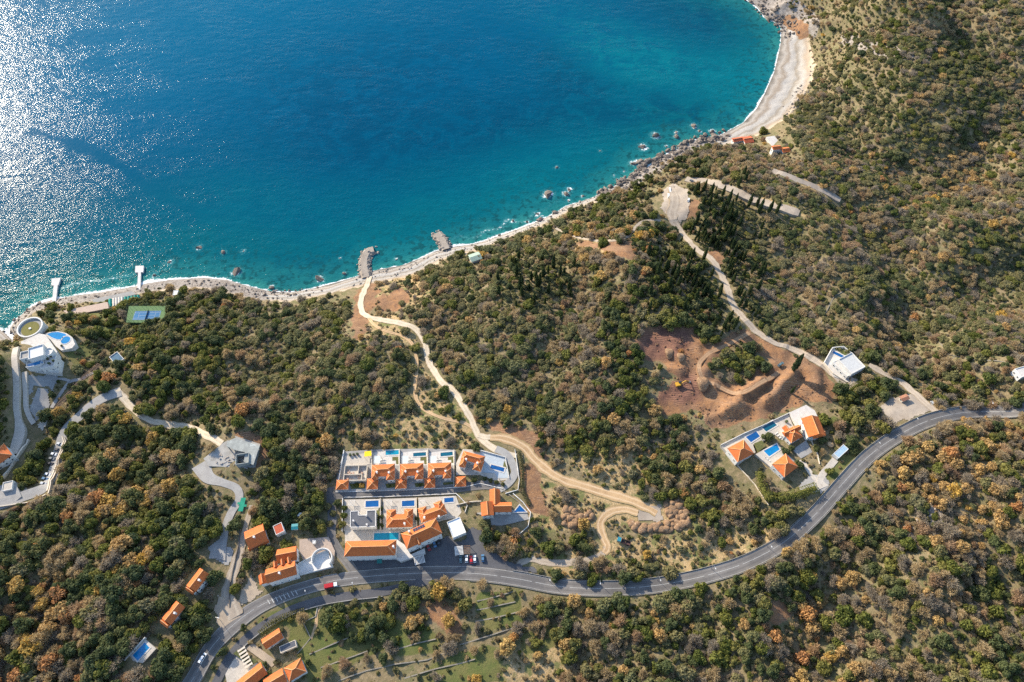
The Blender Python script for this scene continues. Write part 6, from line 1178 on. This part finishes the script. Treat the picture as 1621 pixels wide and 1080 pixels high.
def crown_twig(name, seed, m, n=1250):
    """a leafless crown: several sprays of fine twigs with gaps between them"""
    r = np.random.default_rng(seed); L_ = []; nl = 5 + seed % 4
    for i in range(nl):
        a = i * 2.4 + r.uniform(-.6, .6); q = .62 * math.sqrt(r.uniform(.03, 1)); L_.append((np.array([q * math.cos(a), q * math.sin(a), r.uniform(.30, .75) * (1.2 - .5 * q)]), r.uniform(.30, .56)))
    w = np.array([l[1] ** 2 for l in L_]); k = r.choice(nl, n, p=w / w.sum()); d = unit(n, r, .5); C_ = np.array([L_[i][0] for i in k]); Q = np.array([L_[i][1] for i in k])[:, None]
    c = C_ + d * Q * r.uniform(.2, 1.1, n)[:, None] ** .6; c[:, 2] = np.maximum(c[:, 2], .12)
    u = d + (C_ - (0, 0, -.1)) * .5 + .55 * r.normal(size=(n, 3)); nn_ = np.cross(u, r.normal(size=(n, 3))); nn_ /= np.linalg.norm(nn_, axis=1, keepdims=True) + 1e-9
    return quads_mesh(name, c, nn_, (.024 * r.uniform(.6, 1.6, n)), 6.0, m, None, u)
def crown_cypress(name, seed, m, n=620, H=7.5):
    r = np.random.default_rng(seed); z = r.uniform(0.02, 1, n); a = r.uniform(0, 6.28, n); R_ = np.interp(z, [0, .06, .3, .6, .85, 1], [.45, .8, 1, .82, .42, .06]) * r.uniform(.75, 1.1, n) * (1 + .15 * np.sin(a * 3 + z * 9 + seed))
    c = np.stack([R_ * np.cos(a), R_ * np.sin(a), .4 + z * H], 1); nn_ = np.stack([np.cos(a), np.sin(a), .25 + 0 * a], 1) + .35 * r.normal(size=(n, 3)); u = np.stack([.15 * np.cos(a), .15 * np.sin(a), 1 + 0 * a], 1) + .2 * r.normal(size=(n, 3))
    core = [(np.array([0, 0, .4 + k * H]), .72 * float(np.interp(k, [0, .06, .3, .6, .85, 1], [.45, .8, 1, .82, .42, .06]))) for k in np.linspace(.04, .95, 14)]
    return quads_mesh(name, c, nn_, .19 * r.uniform(.6, 1.3, n), 1.9, m, core, u)
def trunk_mesh(name, h, r0, limbs, seed):
    r = np.random.default_rng(seed); mb = MB(); mb.tube((0, 0, -.3), (.03, .02, h), r0, 6, None, r0 * .55)
    for i in range(limbs): a = i * 6.28 / max(limbs, 1) + r.uniform(-.4, .4); mb.tube((0, 0, h * r.uniform(.6, .95)), (.45 * math.cos(a), .45 * math.sin(a), h + r.uniform(.15, .4)), r0 * .45, 5, None, r0 * .18)
    return mb.mesh(name, BARK)
PROT = {'evergreen': [crown_round('crown', 200 + k, EV[(0, 1, 0, 2, 0, 1, 2)[k]], 820, 9 + k % 4, (1.0, 1.1, .85, .8, .95, 1.2, .85)[k]) for k in range(7)],
        'bare': [crown_twig('crown', 220 + k, BA[(0, 1, 0, 2, 2, 0, 2)[k]]) for k in range(7)],
        'autumn': [crown_round('crown', 240 + k, AU[(0, 1, 2, 2, 2)[k]], 680, 9, 1.05, .6, .09, .64) for k in range(5)],
        'cypress': [crown_cypress('crown', 260 + k, CY[0]) for k in range(3)],
        'shrub': [crown_round('shrub', 280 + k, SH[(0, 0, 1, 0, 1)[k]], 130, 5, .7, True, .19, .6) for k in range(5)]}
TRK = {'evergreen': trunk_mesh('trunk', .55, .075, 4, 1), 'bare': trunk_mesh('trunk', .6, .06, 6, 2), 'autumn': trunk_mesh('trunk', .6, .065, 5, 3), 'cypress': trunk_mesh('trunk', .9, .16, 0, 4)}
VEG = [[0] * 21 + [10, 2, 2, 3, 3, 3], [0] * 21 + [10, 1, 1, 2, 1, 2], [0] * 21 + [2, 1, 1, 3, 1, 3], [0] * 18 + [10, 5, 0, 1, 1, 1, 1, 1, 2],
       [0] * 16 + [10, 10, 3, 3, 3, 3, 3, 2, 3, 4, 3], [0] * 14 + [5, 1, 2, 0, 6, 6, 2, 2, 3, 3, 2, 3, 3], [0] * 12 + [2, 2, 2, 4, 4, 1, 6, 6, 1, 2, 3, 3, 3, 2, 1],
       [0, 0, 0, 0, 2, 3, 2, 0, 0, 0, 5, 2, 2, 6, 6, 3, 3, 6, 6, 6, 3, 3, 2, 1, 2, 3, 1], [0, 7, 7, 1, 1, 2, 2, 2, 1, 5, 5, 3, 2, 2, 2, 3, 1, 1, 1, 6, 1, 1, 3, 3, 1, 2, 3], [1, 0, 7, 2, 2, 1, 3, 2, 1, 2, 2, 2, 1, 1, 3, 3, 1, 0, 1, 1, 0, 1, 1, 3, 3, 3, 3],
       [1, 7, 7, 2, 2, 2, 3, 2, 2, 1, 2, 5, 1, 2, 1, 3, 1, 0, 0, 0, 0, 0, 1, 1, 3, 3, 3], [7, 1, 1, 2, 1, 5, 5, 2, 3, 5, 5, 5, 5, 5, 2, 2, 3, 2, 5, 0, 0, 5, 1, 2, 4, 4, 4], [1, 2, 2, 4, 2, 5, 5, 2, 3, 0, 0, 0, 0, 5, 5, 5, 5, 2, 3, 0, 0, 5, 0, 4, 4, 4, 2],
       [1, 2, 4, 3, 1, 1, 2, 2, 2, 0, 0, 0, 0, 0, 5, 5, 5, 0, 1, 3, 1, 0, 2, 3, 4, 4, 4], [1, 3, 2, 4, 1, 1, 2, 5, 5, 0, 0, 0, 2, 2, 5, 2, 5, 5, 5, 5, 4, 2, 2, 2, 3, 4, 2], [2, 4, 2, 4, 1, 2, 5, 5, 5, 5, 1, 4, 9, 9, 2, 1, 1, 1, 2, 2, 1, 4, 4, 3, 3, 3, 1],
       [4, 4, 3, 3, 1, 1, 5, 8, 8, 1, 8, 4, 9, 9, 3, 4, 2, 2, 2, 1, 4, 4, 3, 3, 3, 3, 3], [4, 4, 1, 3, 1, 2, 5, 5, 8, 8, 8, 9, 8, 8, 5, 3, 3, 2, 3, 2, 3, 4, 4, 3, 3, 1, 1]]
VEG = np.array(VEG)
LET = ('.', 'g', 'm', 'b', 'o', 's', 'c', 'G', 'L', 'T', 'r')
KINDS = ('evergreen', 'bare', 'autumn', 'cypress', 'shrub', 'none')
MIX = {'g': (.85, .07, .005, 0, .07, .005), 'm': (.66, .18, .014, 0, .13, .016), 'b': (.37, .44, .025, 0, .15, .015), 'o': (.17, .42, .26, 0, .14, .01), 's': (.08, .09, .012, 0, .52, .298), 'c': (.50, .05, 0, .40, .05, 0), 'G': (.20, .03, .03, .02, .36, .36), 'L': (.05, .05, .01, 0, .20, .69), 'T': (.07, .12, .05, 0, .40, .36), 'r': (.16, .24, .03, 0, .45, .12), '.': (0, 0, 0, 0, .12, .88)}
def scatter(step, x0, x1, y0, y1, seed):
    r = np.random.default_rng(seed); X, Y = np.meshgrid(np.arange(x0, x1, step), np.arange(y0, y1, step)); X = X + (np.arange(X.shape[0]) % 2)[:, None] * step / 2
    X = (X + r.uniform(-.48, .48, X.shape) * step).ravel(); Y = (Y + r.uniform(-.48, .48, Y.shape) * step).ravel()
    ix = np.clip(np.searchsorted(xs, X), 0, len(xs) - 1); iy = np.clip(np.searchsorted(ys, Y), 0, len(ys) - 1); Z = Hs(X, Y); u, v, dep = proj(X, Y, Z)
    ok = (samp(SD, X, Y) > 5) & ~BLK[iy, ix] & (u > -330) & (u < 1950) & (v > -260) & (v < 1330)
    ok &= ~BARE[iy, ix]; return X[ok], Y[ok], Z[ok], u[ok], v[ok], dep[ok], r
X, Y, Z, U, V_, DEP, r = scatter(4.25, -820, 860, -36, 1005, 5)
cu = np.clip((U + r.normal(size=len(U)) * 15 + 10 * wave(X, Y, 40, 61)) / 60, 0, 26).astype(int); cv = np.clip((V_ + r.normal(size=len(U)) * 12 + 8 * wave(X, Y, 40, 62)) / 60, 0, 17).astype(int)
code = np.array([LET[VEG[b, a]] for a, b in zip(cu, cv)]); pr = np.array([MIX[c] for c in code])
gap = (wave(X, Y, 48, 91) + .5 * wave(X, Y, 19, 92) > 1.05 + .5 * sstep(1080, 1220, U) * sstep(620, 480, V_)) & np.isin(code, ['m', 'b', 'o', 'g', 'r']); code = np.where(gap, 's', code); pr = np.array([MIX[c] for c in code])
cl = wave(X, Y, 34, 71) * .55; cl2 = wave(X, Y, 22, 72) * .5     # like grows beside like
pr[:, 0] *= np.exp(1.5 * cl); pr[:, 1] *= np.exp(-1.5 * cl + .6 * cl2); pr[:, 2] *= np.exp(2.0 * cl2 - .5 * cl); lf = (U < 560) & (V_ > 640); pr[:, 0] *= np.where(lf, 1.2, 1); pr[:, 1] *= np.where(lf, .95, 1); pr[:, 3] *= np.where(U < 960, .3, 1); pr /= pr.sum(1, keepdims=True)
kd = (r.random(len(X))[:, None] > np.cumsum(pr, 1)).sum(1)
left = (U < 560) & (V_ > 640); bott = V_ > 880
rad = (1.6 + 3.4 * r.random(len(X)) ** 1.7 + .5 * wave(X, Y, 26, 95)) * np.where(left, 1.18, 1) * np.where(np.isin(kd, [1, 2]), 1.12, 1) * np.where(np.isin(code, ['s', 'T', 'L', 'r']), .75, 1)
rad = np.where(kd == 3, r.uniform(.75, 1.7, len(X)), rad); rad = np.where(kd == 4, r.uniform(.8, 2.1, len(X)), rad); rad = np.where(code == 'c', np.where(kd == 3, rad, rad * .8), rad)
# fill gaps in the dense wood with bushes
keep = kd < 5
X, Y, Z, U, V_, DEP, kd, rad, code = [a[keep] for a in (X, Y, Z, U, V_, DEP, kd, rad, code)]
var = np.array([r.integers(len(PROT[KINDS[k]])) for k in kd])
var = np.where((kd == 0) & (left | bott[:] if False else left[keep]), np.where(r.random(len(kd)) < .6, np.array([1, 5, 0])[r.integers(0, 3, len(kd))], var), var)
var = np.where((kd == 2) & (r.random(len(kd)) < .45), r.integers(2, 5, len(kd)), var)
var = np.where((kd == 2) & (U < 420) & (r.random(len(kd)) < .5), r.integers(0, 2, len(kd)), var)
LOW = 1 - .38 * sstep(1080, 1220, U) * sstep(620, 480, V_) - .22 * sstep(330, 420, U) * sstep(1000, 900, U) * sstep(700, 640, V_)
LOW = np.where(kd == 3, 1, LOW); rad = rad * (1 - .06 * (1 - LOW) / .38)
scrub = (LOW < .85) & (kd == 0) & (r.random(len(kd)) < .55); var = np.where(scrub, np.where(r.random(len(kd)) < .5, 3, 6), var)
infr = (U > -10) & (U < 1631) & (V_ > -5) & (V_ < 1090)
LAND = [(50, 870, 'in the shaded wood at the lower left'), (140, 700, 'above the car park lane walls'), (220, 800, 'in the wood left of the shaded lane'), (200, 1000, 'around the pool in the wood'), (330, 960, 'between the narrow tiled houses and the road'), (300, 620, 'above the tan concrete lane'), (290, 540, 'on the slope right of the tennis court'), (110, 550, 'in the seaside villa gardens'),
        (420, 540, 'in the left wood behind the shore'), (460, 660, 'in the scrub left of the upper villas'), (460, 770, 'left of the estate access lane'), (460, 830, 'near the red shed'), (610, 600, 'left of the concrete track'), (650, 480, 'on the bank above the breakwaters'), (790, 450, 'behind the boat house'), (800, 560, 'right of the concrete track'), (870, 660, 'above the sandy track'),
        (930, 740, 'in the dry grass over the sandy track'), (980, 600, 'left of the excavation'), (1170, 580, 'on the green island in the excavation'), (1060, 690, 'below the excavation'), (1130, 790, 'left of the four villas'), (1090, 450, 'left of the beach lane'), (1180, 400, 'on the cypress slope'), (1000, 380, 'by the bluff footpath'), (930, 430, 'in the scrub over the bluff'), (1030, 290, 'on the low bluff'), (1200, 270, 'behind the beach houses'),
        (1350, 150, 'on the hill above the big beach'), (1500, 90, 'at the top right corner'), (1400, 300, 'on the brown upper slope'), (1540, 330, 'at the right edge of the upper slope'), (1330, 450, 'in the wood right of the cypress slope'), (1540, 480, 'in the russet scrub far right'), (1440, 560, 'behind the modern house'), (1360, 650, 'between the modern house and the road bend'), (1560, 620, 'on the seaward verge at the right edge'), (1440, 730, 'just below the road bend'),
        (1570, 720, 'in the autumn wood at the right edge'), (1480, 850, 'around the limestone outcrop'), (1350, 870, 'in the wood under the long curve'), (1250, 960, 'in the orange wood at the lower right'), (1120, 980, 'below the coast road'), (1450, 1000, 'in the bare wood at the lower right'), (1580, 1040, 'in the lower right corner'), (1180, 860, 'between the curve and the earth heaps'), (1000, 880, 'between the tipper truck and the road'), (860, 860, 'below the hairpin track'), (900, 830, 'among the left earth heaps'),
        (900, 970, 'below the straight part of the road'), (950, 1050, 'beside the bottom field'), (800, 950, 'among the short terrace walls'), (640, 960, 'in the grove below the long building'), (520, 1000, 'on the lower lawn'), (700, 1050, 'along the bottom garden walls')]
LX = np.array([(a, b) for a, b, _ in LAND])
COLW = {'evergreen': ('deep green', 'blackish green', 'dark green', 'olive grey', 'mid green', 'blackish green', 'olive'), 'bare': ('grey brown', 'russet', 'tan brown', 'ash grey', 'pale grey', 'dull brown', 'smoky grey'), 'autumn': ('orange', 'golden', 'tan', 'pale tan', 'rusty tan'), 'cypress': ('dark', 'slim dark', 'blackish')}
NOUN = {'evergreen': 'evergreen tree', 'bare': 'leafless tree', 'autumn': 'autumn tree', 'cypress': 'cypress tree'}
ROOT = {}
def plant(kind, v, p, s, zs, rz, label, group):
    """one countable tree with its own crown and trunk"""
    key = (kind, v)
    if key not in ROOT:
        t = thing(kind + '_tree', label, 'tree', p, group, rz); child('crown', PROT[kind][v], t); child('trunk', TRK[kind], t); ROOT[key] = t
        t.scale = (s, s, s * zs); return t
    return copy_thing(ROOT[key], label, p, rz, (s, s, s * zs), group)
indiv = np.zeros(len(X), bool)
for ki, n in ((0, 290), (1, 290), (2, 230), (3, 150)):
    ids = np.nonzero((kd == ki) & infr)[0]; order = ids[np.argsort(-(rad[ids] / DEP[ids]) * np.where(ki == 3, 3, 1))][:n]; indiv[order] = True
    for i in order:
        k = KINDS[ki]; j = int(np.argmin((LX[:, 0] - U[i]) ** 2 + (LX[:, 1] - V_[i]) ** 2)); place = LAND[j][2]; sz = 'big' if rad[i] > 3.9 else 'middling' if rad[i] > 2.9 else 'small'
        if ki == 3: sz = 'tall' if rad[i] > 1.45 else 'short'
        plant(k, int(var[i]), (X[i], Y[i], Z[i]), float(rad[i]), float(r.uniform(.9, 1.2) * LOW[i] * (r.uniform(.8, 1.35) if ki == 3 else 1)), float(r.uniform(0, 6.28)), f'{sz} {COLW[k][var[i]]} {NOUN[k]} {place}', f'{NOUN[k]}s {place}')
# trees that stand out one by one
SPEC = [('cypress', 1255, 586, 2.1, 'lone tall cypress on the orange earth beside the lane'), ('cypress', 1252, 622, 1.0, 'thin pale cypress below the lone tall one'), ('cypress', 1197, 327, 1.3, 'leftmost of three slim cypresses on the stony strip'), ('cypress', 1216, 338, 1.6, 'tallest of three slim cypresses on the stony strip'), ('cypress', 1228, 338, 1.4, 'rightmost of three slim cypresses on the stony strip'),
        ('autumn', 697, 940, 5.2, 'big golden tree at the edge of the coast road', 1), ('autumn', 712, 985, 4.6, 'golden tree on orange ground below the road', 1), ('autumn', 803, 1028, 5.4, 'broad rusty tree at the end of the long pale wall', 2), ('bare', 620, 1026, 4.6, 'white twigged leafless tree on the rubble wall', 3), ('evergreen', 1207, 212, 5.0, 'round green tree on the sand by the beach houses', 0), ('autumn', 64, 940, 4.2, 'brightest yellow tree of the lower left wood', 1), ('autumn', 104, 962, 3.6, 'yellow tree right of the brightest one at the lower left', 1),
        ('autumn', 110, 822, 4.4, 'big orange tree in the shaded wood at the left', 0), ('autumn', 122, 908, 3.2, 'orange tree in the middle of the lower left wood', 0), ('autumn', 186, 906, 3.2, 'golden tree near the narrow tiled houses', 1), ('autumn', 45, 1012, 4.2, 'yellow tree at the lower left edge', 1), ('autumn', 1078, 559, 2.6, 'orange tree in the dug over field', 0), ('autumn', 995, 561, 2.6, 'orange tree left of the dug over field', 0), ('autumn', 1082, 783, 3.6, 'rusty tree above the crowded earth heaps', 0), ('autumn', 925, 832, 4.4, 'yellow green tree beside the left earth heaps', 1),
        ('evergreen', 1213, 694, 4.2, 'dark round tree between the two upper pools of the four villas', 1), ('evergreen', 1242, 716, 3.0, 'dark tree right of the brightest pool', 1), ('evergreen', 1264, 738, 3.4, 'dark tree beside the lower pyramid roof', 1), ('evergreen', 1251, 712, 2.2, 'small dark tree by the parking bay of the villas', 5), ('evergreen', 1325, 700, 2.6, 'round bush behind the glass carport', 0), ('evergreen', 1300, 700, 3.2, 'dark tree in the garden of the top villa', 1), ('evergreen', 1290, 712, 2.6, 'dark bush by the thatched parasol', 5), ('bare', 1213, 764, 3.4, 'leafless tree on the lawn inside the curved hedge', 2),
        ('evergreen', 545.5, 806, 2.3, 'clipped tree topmost in the strip left of the grey roof', 0), ('evergreen', 545, 818, 2.5, 'clipped tree second in the strip left of the grey roof', 0), ('evergreen', 543, 832, 2.8, 'light green tree lowest in the strip left of the grey roof', 0), ('evergreen', 603.6, 806, 1.7, 'small tree topmost between the grey and the orange villa', 1), ('evergreen', 604, 819, 1.9, 'small tree middle between the grey and the orange villa', 1), ('evergreen', 604, 833, 1.7, 'small tree lowest between the grey and the orange villa', 1), ('evergreen', 661, 822, 1.8, 'dark bush between the lower and the tilted orange villas', 1),
        ('evergreen', 768, 759, 1.6, 'bush at the left end of the corner villa hedge', 1), ('evergreen', 777, 762, 1.7, 'second bush of the corner villa hedge', 1), ('evergreen', 786, 765, 1.7, 'third bush of the corner villa hedge', 1), ('evergreen', 796, 768, 1.6, 'last bush of the corner villa hedge by the lane', 1), ('evergreen', 750, 762, 2.0, 'dark tree left of the corner villa hedge', 5), ('autumn', 573, 770, 2.2, 'golden bush right of the first hipped garage', 1), ('evergreen', 565, 769, 1.8, 'green bush right of the first hipped garage', 2), ('evergreen', 617, 771, 1.2, 'low bush in the yard of the first orange villa', 2), ('evergreen', 665, 769, 1.2, 'low bush in the yard of the middle upper villa', 2),
        ('evergreen', 788, 850, 3.2, 'bright green tree below the red winged villa', 0), ('autumn', 812, 862, 3.6, 'orange tree beside the forecourt', 0), ('bare', 776, 870, 4.2, 'leafless tree at the forecourt corner', 0), ('bare', 800, 880, 4.0, 'leafless tree between the orange tree and the road', 1), ('bare', 818, 876, 3.8, 'leafless tree at the mouth of the hairpin track', 2), ('evergreen', 395, 895, 4.2, 'large green tree left of the dormered house', 0), ('evergreen', 418, 880, 2.6, 'green tree between the two gabled houses', 0), ('evergreen', 450, 860, 2.4, 'green tree under the red shed', 0), ('evergreen', 640, 930, 3.6, 'dark tree at the roadside under the long building', 1), ('evergreen', 630, 945, 4.0, 'silvery dark tree at the top of the grove', 3),
        ('evergreen', 38, 752, 3.8, 'round green tree inside the lane fork at the left', 0), ('evergreen', 52, 764, 4.2, 'larger round green tree inside the lane fork at the left', 0), ('evergreen', 60, 748, 3.4, 'green tree at the upper end of the lane fork', 2), ('autumn', 135, 576, 2.8, 'orange tree in the lawn of the seaside villa', 0), ('evergreen', 152, 512, 3.4, 'dark tree in the seaside garden', 1), ('evergreen', 138, 508, 3.0, 'green tree in the seaside garden by the lookout', 0), ('evergreen', 228, 520, 3.2, 'dark tree at the near side of the tennis court', 1), ('evergreen', 245, 522, 3.4, 'green tree at the near side of the tennis court', 0), ('autumn', 186, 492, 2.8, 'golden tree between the cabanas and the tennis court', 1)]
for i, (zx, zy) in enumerate(((466, 791), (484, 793), (500, 796), (473, 801), (488, 805), (505, 808), (520, 801), (527, 812), (512, 798), (470, 823), (482, 830), (498, 838), (512, 834), (524, 828))):
    SPEC.append(('evergreen', zx, zy + 2, rng.uniform(2.2, 2.9), 'round olive bush in the planted rows left of the access lane', 3))
for sp in SPEC:
    p = P(sp[1], sp[2]); v = sp[5] if len(sp) > 5 else int(rng.integers(0, 3)); plant(sp[0], v, tuple(p), sp[3], 1.25 if sp[0] == 'cypress' else 1.05, rng.uniform(0, 6.28), sp[4], 'round olive bushes' if 'planted rows' in sp[4] else None) if True else None
# hedges
def hedge(lab, px, w, h, m, seed):
    r = np.random.default_rng(seed); D = crom([P(*p)[:2] for p in px], 1.0); tn = np.gradient(D, axis=0); tn /= np.linalg.norm(tn, axis=1, keepdims=True); nn_ = np.stack([-tn[:, 1], tn[:, 0]], 1); n = int(len(D) * 42)
    i = r.integers(0, len(D), n); a = r.uniform(-1.3, 1.3, n); th_ = a * 1.4; c = np.stack([D[i, 0] + nn_[i, 0] * np.sin(th_) * w / 2, D[i, 1] + nn_[i, 1] * np.sin(th_) * w / 2, Hs(D[i, 0], D[i, 1]) + h * (.25 + .75 * np.cos(a * .9)) * r.uniform(.85, 1.1, n)], 1)
    nr = np.stack([nn_[i, 0] * np.sin(th_), nn_[i, 1] * np.sin(th_), np.cos(th_)], 1) + .4 * r.normal(size=(n, 3)); nr /= np.linalg.norm(nr, axis=1, keepdims=True)
    core = [(np.array([*D[k], float(Hs(*D[k])) + h * .35]), min(w, h) * .45) for k in range(0, len(D), 2)]
    o = bpy.data.objects.new('hedge', quads_mesh('hedge', c, nr, .32 * r.uniform(.6, 1.3, n), 1.2, m, core)); COL.objects.link(o); return tag(o, lab, 'hedge')
hedge('thick curved hedge round the lawn of the lower villa', [(1202, 751), (1204, 768), (1213, 786), (1230, 791), (1254, 786), (1275, 779), (1290, 774)], 6.5, 4.2, EV[0], 1); hedge('dark green hedge along the edge of the lower lane verge', [(413, 1004), (430, 988), (455, 976), (482, 968)], 4, 1.6, SH[0], 2)
for k, (q, lab) in enumerate((([(100, 502), (125, 499), (152, 503)], 'upper clipped hedge in the seaside gardens'), ([(108, 512), (140, 510), (168, 514)], 'middle clipped hedge in the seaside gardens'), ([(122, 527), (150, 526), (172, 531)], 'lower clipped hedge in the seaside gardens'), ([(96, 665), (112, 648), (135, 632)], 'hedge beside the garden strip above the car park lane'))): hedge(lab, q, 3.2, 1.8, EV[0], 20 + k)
hedge('bright green hedge on the cliff side of the modern house', [(1340, 622), (1356, 612), (1372, 604), (1390, 600)], 5, 3.0, EV[0], 3); hedge('yellow green hedge strip outside the bend of the grey lane', [(822, 716), (827, 745), (827, 775), (838, 800)], 2.4, 1.4, SH[0], 4)
# the rest of the wood: masses nobody would count
def geo_mass(name, label, kind, sel, X, Y, Z, rad, var, r, squash=(.85, 1.2), low=None):
    n = int(sel.sum()); me_ = bpy.data.meshes.new(name); me_.vertices.add(n); me_.vertices.foreach_set('co', np.stack([X[sel], Y[sel], Z[sel]], 1).ravel().astype(np.float32))
    a = me_.attributes.new('pick', 'INT', 'POINT'); a.data.foreach_set('value', var[sel].astype(np.int32)); a = me_.attributes.new('turn', 'FLOAT_VECTOR', 'POINT'); t_ = np.zeros((n, 3), np.float32); t_[:, 2] = r.uniform(0, 6.28, n); t_[:, :2] = r.normal(size=(n, 2)) * .06; a.data.foreach_set('vector', t_.ravel())
    a = me_.attributes.new('size', 'FLOAT_VECTOR', 'POINT'); s_ = np.repeat(rad[sel][:, None], 3, 1) * np.stack([r.uniform(.75, 1.35, n), r.uniform(.75, 1.35, n), r.uniform(*squash, n) * (1 if low is None else low[sel])], 1); a.data.foreach_set('vector', s_.ravel().astype(np.float32))
    o = bpy.data.objects.new(name, me_); COL.objects.link(o); tag(o, label, 'woodland', None, 'stuff')
    pc = bpy.data.collections.new(kind + '_kinds')
    for k, pm in enumerate(PROT[kind]):
        q = bpy.data.objects.new(f'{kind}_plant.{k:03d}' if k else f'{kind}_plant', pm); pc.objects.link(q)
    g = bpy.data.node_groups.new(name, 'GeometryNodeTree'); g.interface.new_socket('Geometry', in_out='INPUT', socket_type='NodeSocketGeometry'); g.interface.new_socket('Geometry', in_out='OUTPUT', socket_type='NodeSocketGeometry')
    N = g.nodes.new; gi, go = N('NodeGroupInput'), N('NodeGroupOutput'); ip = N('GeometryNodeInstanceOnPoints'); ci = N('GeometryNodeCollectionInfo'); ci.inputs['Collection'].default_value = pc; ci.inputs['Separate Children'].default_value = True; ci.inputs['Reset Children'].default_value = True
    def na(nm, ty): q = N('GeometryNodeInputNamedAttribute'); q.data_type = ty; q.inputs[0].default_value = nm; return q.outputs[0]
    ip.inputs['Pick Instance'].default_value = True; L_ = g.links.new; L_(gi.outputs[0], ip.inputs['Points']); L_(ci.outputs[0], ip.inputs['Instance']); L_(na('pick', 'INT'), ip.inputs['Instance Index']); L_(na('turn', 'FLOAT_VECTOR'), ip.inputs['Rotation']); L_(na('size', 'FLOAT_VECTOR'), ip.inputs['Scale']); L_(ip.outputs[0], go.inputs[0])
    md = o.modifiers.new('scatter', 'NODES'); md.node_group = g; return n
cnt = [geo_mass(nm, lab, k, (kd == ki) & ~indiv, X, Y, Z, rad, var, r, low=LOW) for nm, lab, k, ki in (('evergreen_wood', 'dense evergreen wood and maquis covering the slopes', 'evergreen', 0), ('leafless_wood', 'brown leafless wood and scrub covering the slopes', 'bare', 1), ('autumn_wood', 'orange and tan autumn trees scattered through the woods', 'autumn', 2), ('cypress_wood', 'distant cypresses of the wooded slope', 'cypress', 3), ('shrubs', 'shrubs between the trees and in the clearings', 'shrub', 4)) if ((kd == ki) & ~indiv).any()]
X2, Y2, Z2, U2, V2, D2, r2 = scatter(2.6, -700, 720, -36, 940, 9)
c2 = np.array([LET[VEG[b, a]] for a, b in zip(np.clip(U2 / 60, 0, 26).astype(int), np.clip(V2 / 60, 0, 17).astype(int))]); dens = np.array([{'L': .28, 'T': .55, 's': .85, '.': .22, 'r': .6}.get(c, .95) for c in c2]); s2 = r2.random(len(X2)) < dens * (.75 + .4 * wave(X2, Y2, 20, 81))
geo_mass('undergrowth', 'low scrub and tufts covering the open ground', 'shrub', s2, X2, Y2, Z2 - .05, (.4 + 1.5 * r2.random(len(X2)) ** 1.3) * np.where(np.isin(c2, ['g', 'm', 'b', 'o', 'c']), 1.1, .75) * np.where(np.isin(c2, ['L', 'T']), .6, 1), np.where(r2.random(len(X2)) < np.where(np.isin(c2, ['b', 'o', 's', 'r']), .68, .3), np.array([2, 4])[r2.integers(0, 2, len(X2))], np.array([0, 1, 3])[r2.integers(0, 3, len(X2))]), r2, (.55, 1.0))
print('plants', len(X), indiv.sum(), cnt, s2.sum())
# ------------------------------------------------------------------ light
SUN_EL, SUN_AZ = R(25.5), np.array([-.70, .714])
wd = bpy.data.worlds.new('World'); S.world = wd; wd.use_nodes = True; nt = wd.node_tree; bg = nt.nodes['Background']; sk = nt.nodes.new('ShaderNodeTexSky'); sk.sky_type = 'NISHITA'; sk.sun_disc = False
sk.sun_elevation = SUN_EL; sk.sun_rotation = math.atan2(SUN_AZ[0], SUN_AZ[1]) % 6.28318; sk.altitude = 400; sk.air_density = 1.0; sk.dust_density = .8; sk.ozone_density = 1.2
nt.links.new(sk.outputs[0], bg.inputs[0]); bg.inputs[1].default_value = .15
ld = bpy.data.lights.new('sun', 'SUN'); ld.energy = 3.9; ld.angle = R(.5); ld.color = (1, .87, .68); sun = bpy.data.objects.new('sun', ld); COL.objects.link(sun)
sd_ = Vector((SUN_AZ[0] * math.cos(SUN_EL), SUN_AZ[1] * math.cos(SUN_EL), math.sin(SUN_EL))); sun.rotation_euler = sd_.to_track_quat('Z', 'Y').to_euler(); sun.location = sd_ * 1500
S.view_settings.view_transform = 'Standard'; S.view_settings.look = 'None'; S.view_settings.exposure = 1.22; S.view_settings.gamma = 1
S.render.engine = 'CYCLES'; S.cycles.use_denoising = False; S.cycles.max_bounces = 5; S.cycles.diffuse_bounces = 2; S.cycles.glossy_bounces = 2; S.cycles.sample_clamp_indirect = 4
for o in bpy.data.objects:
    if '_o' in o: del o['_o']
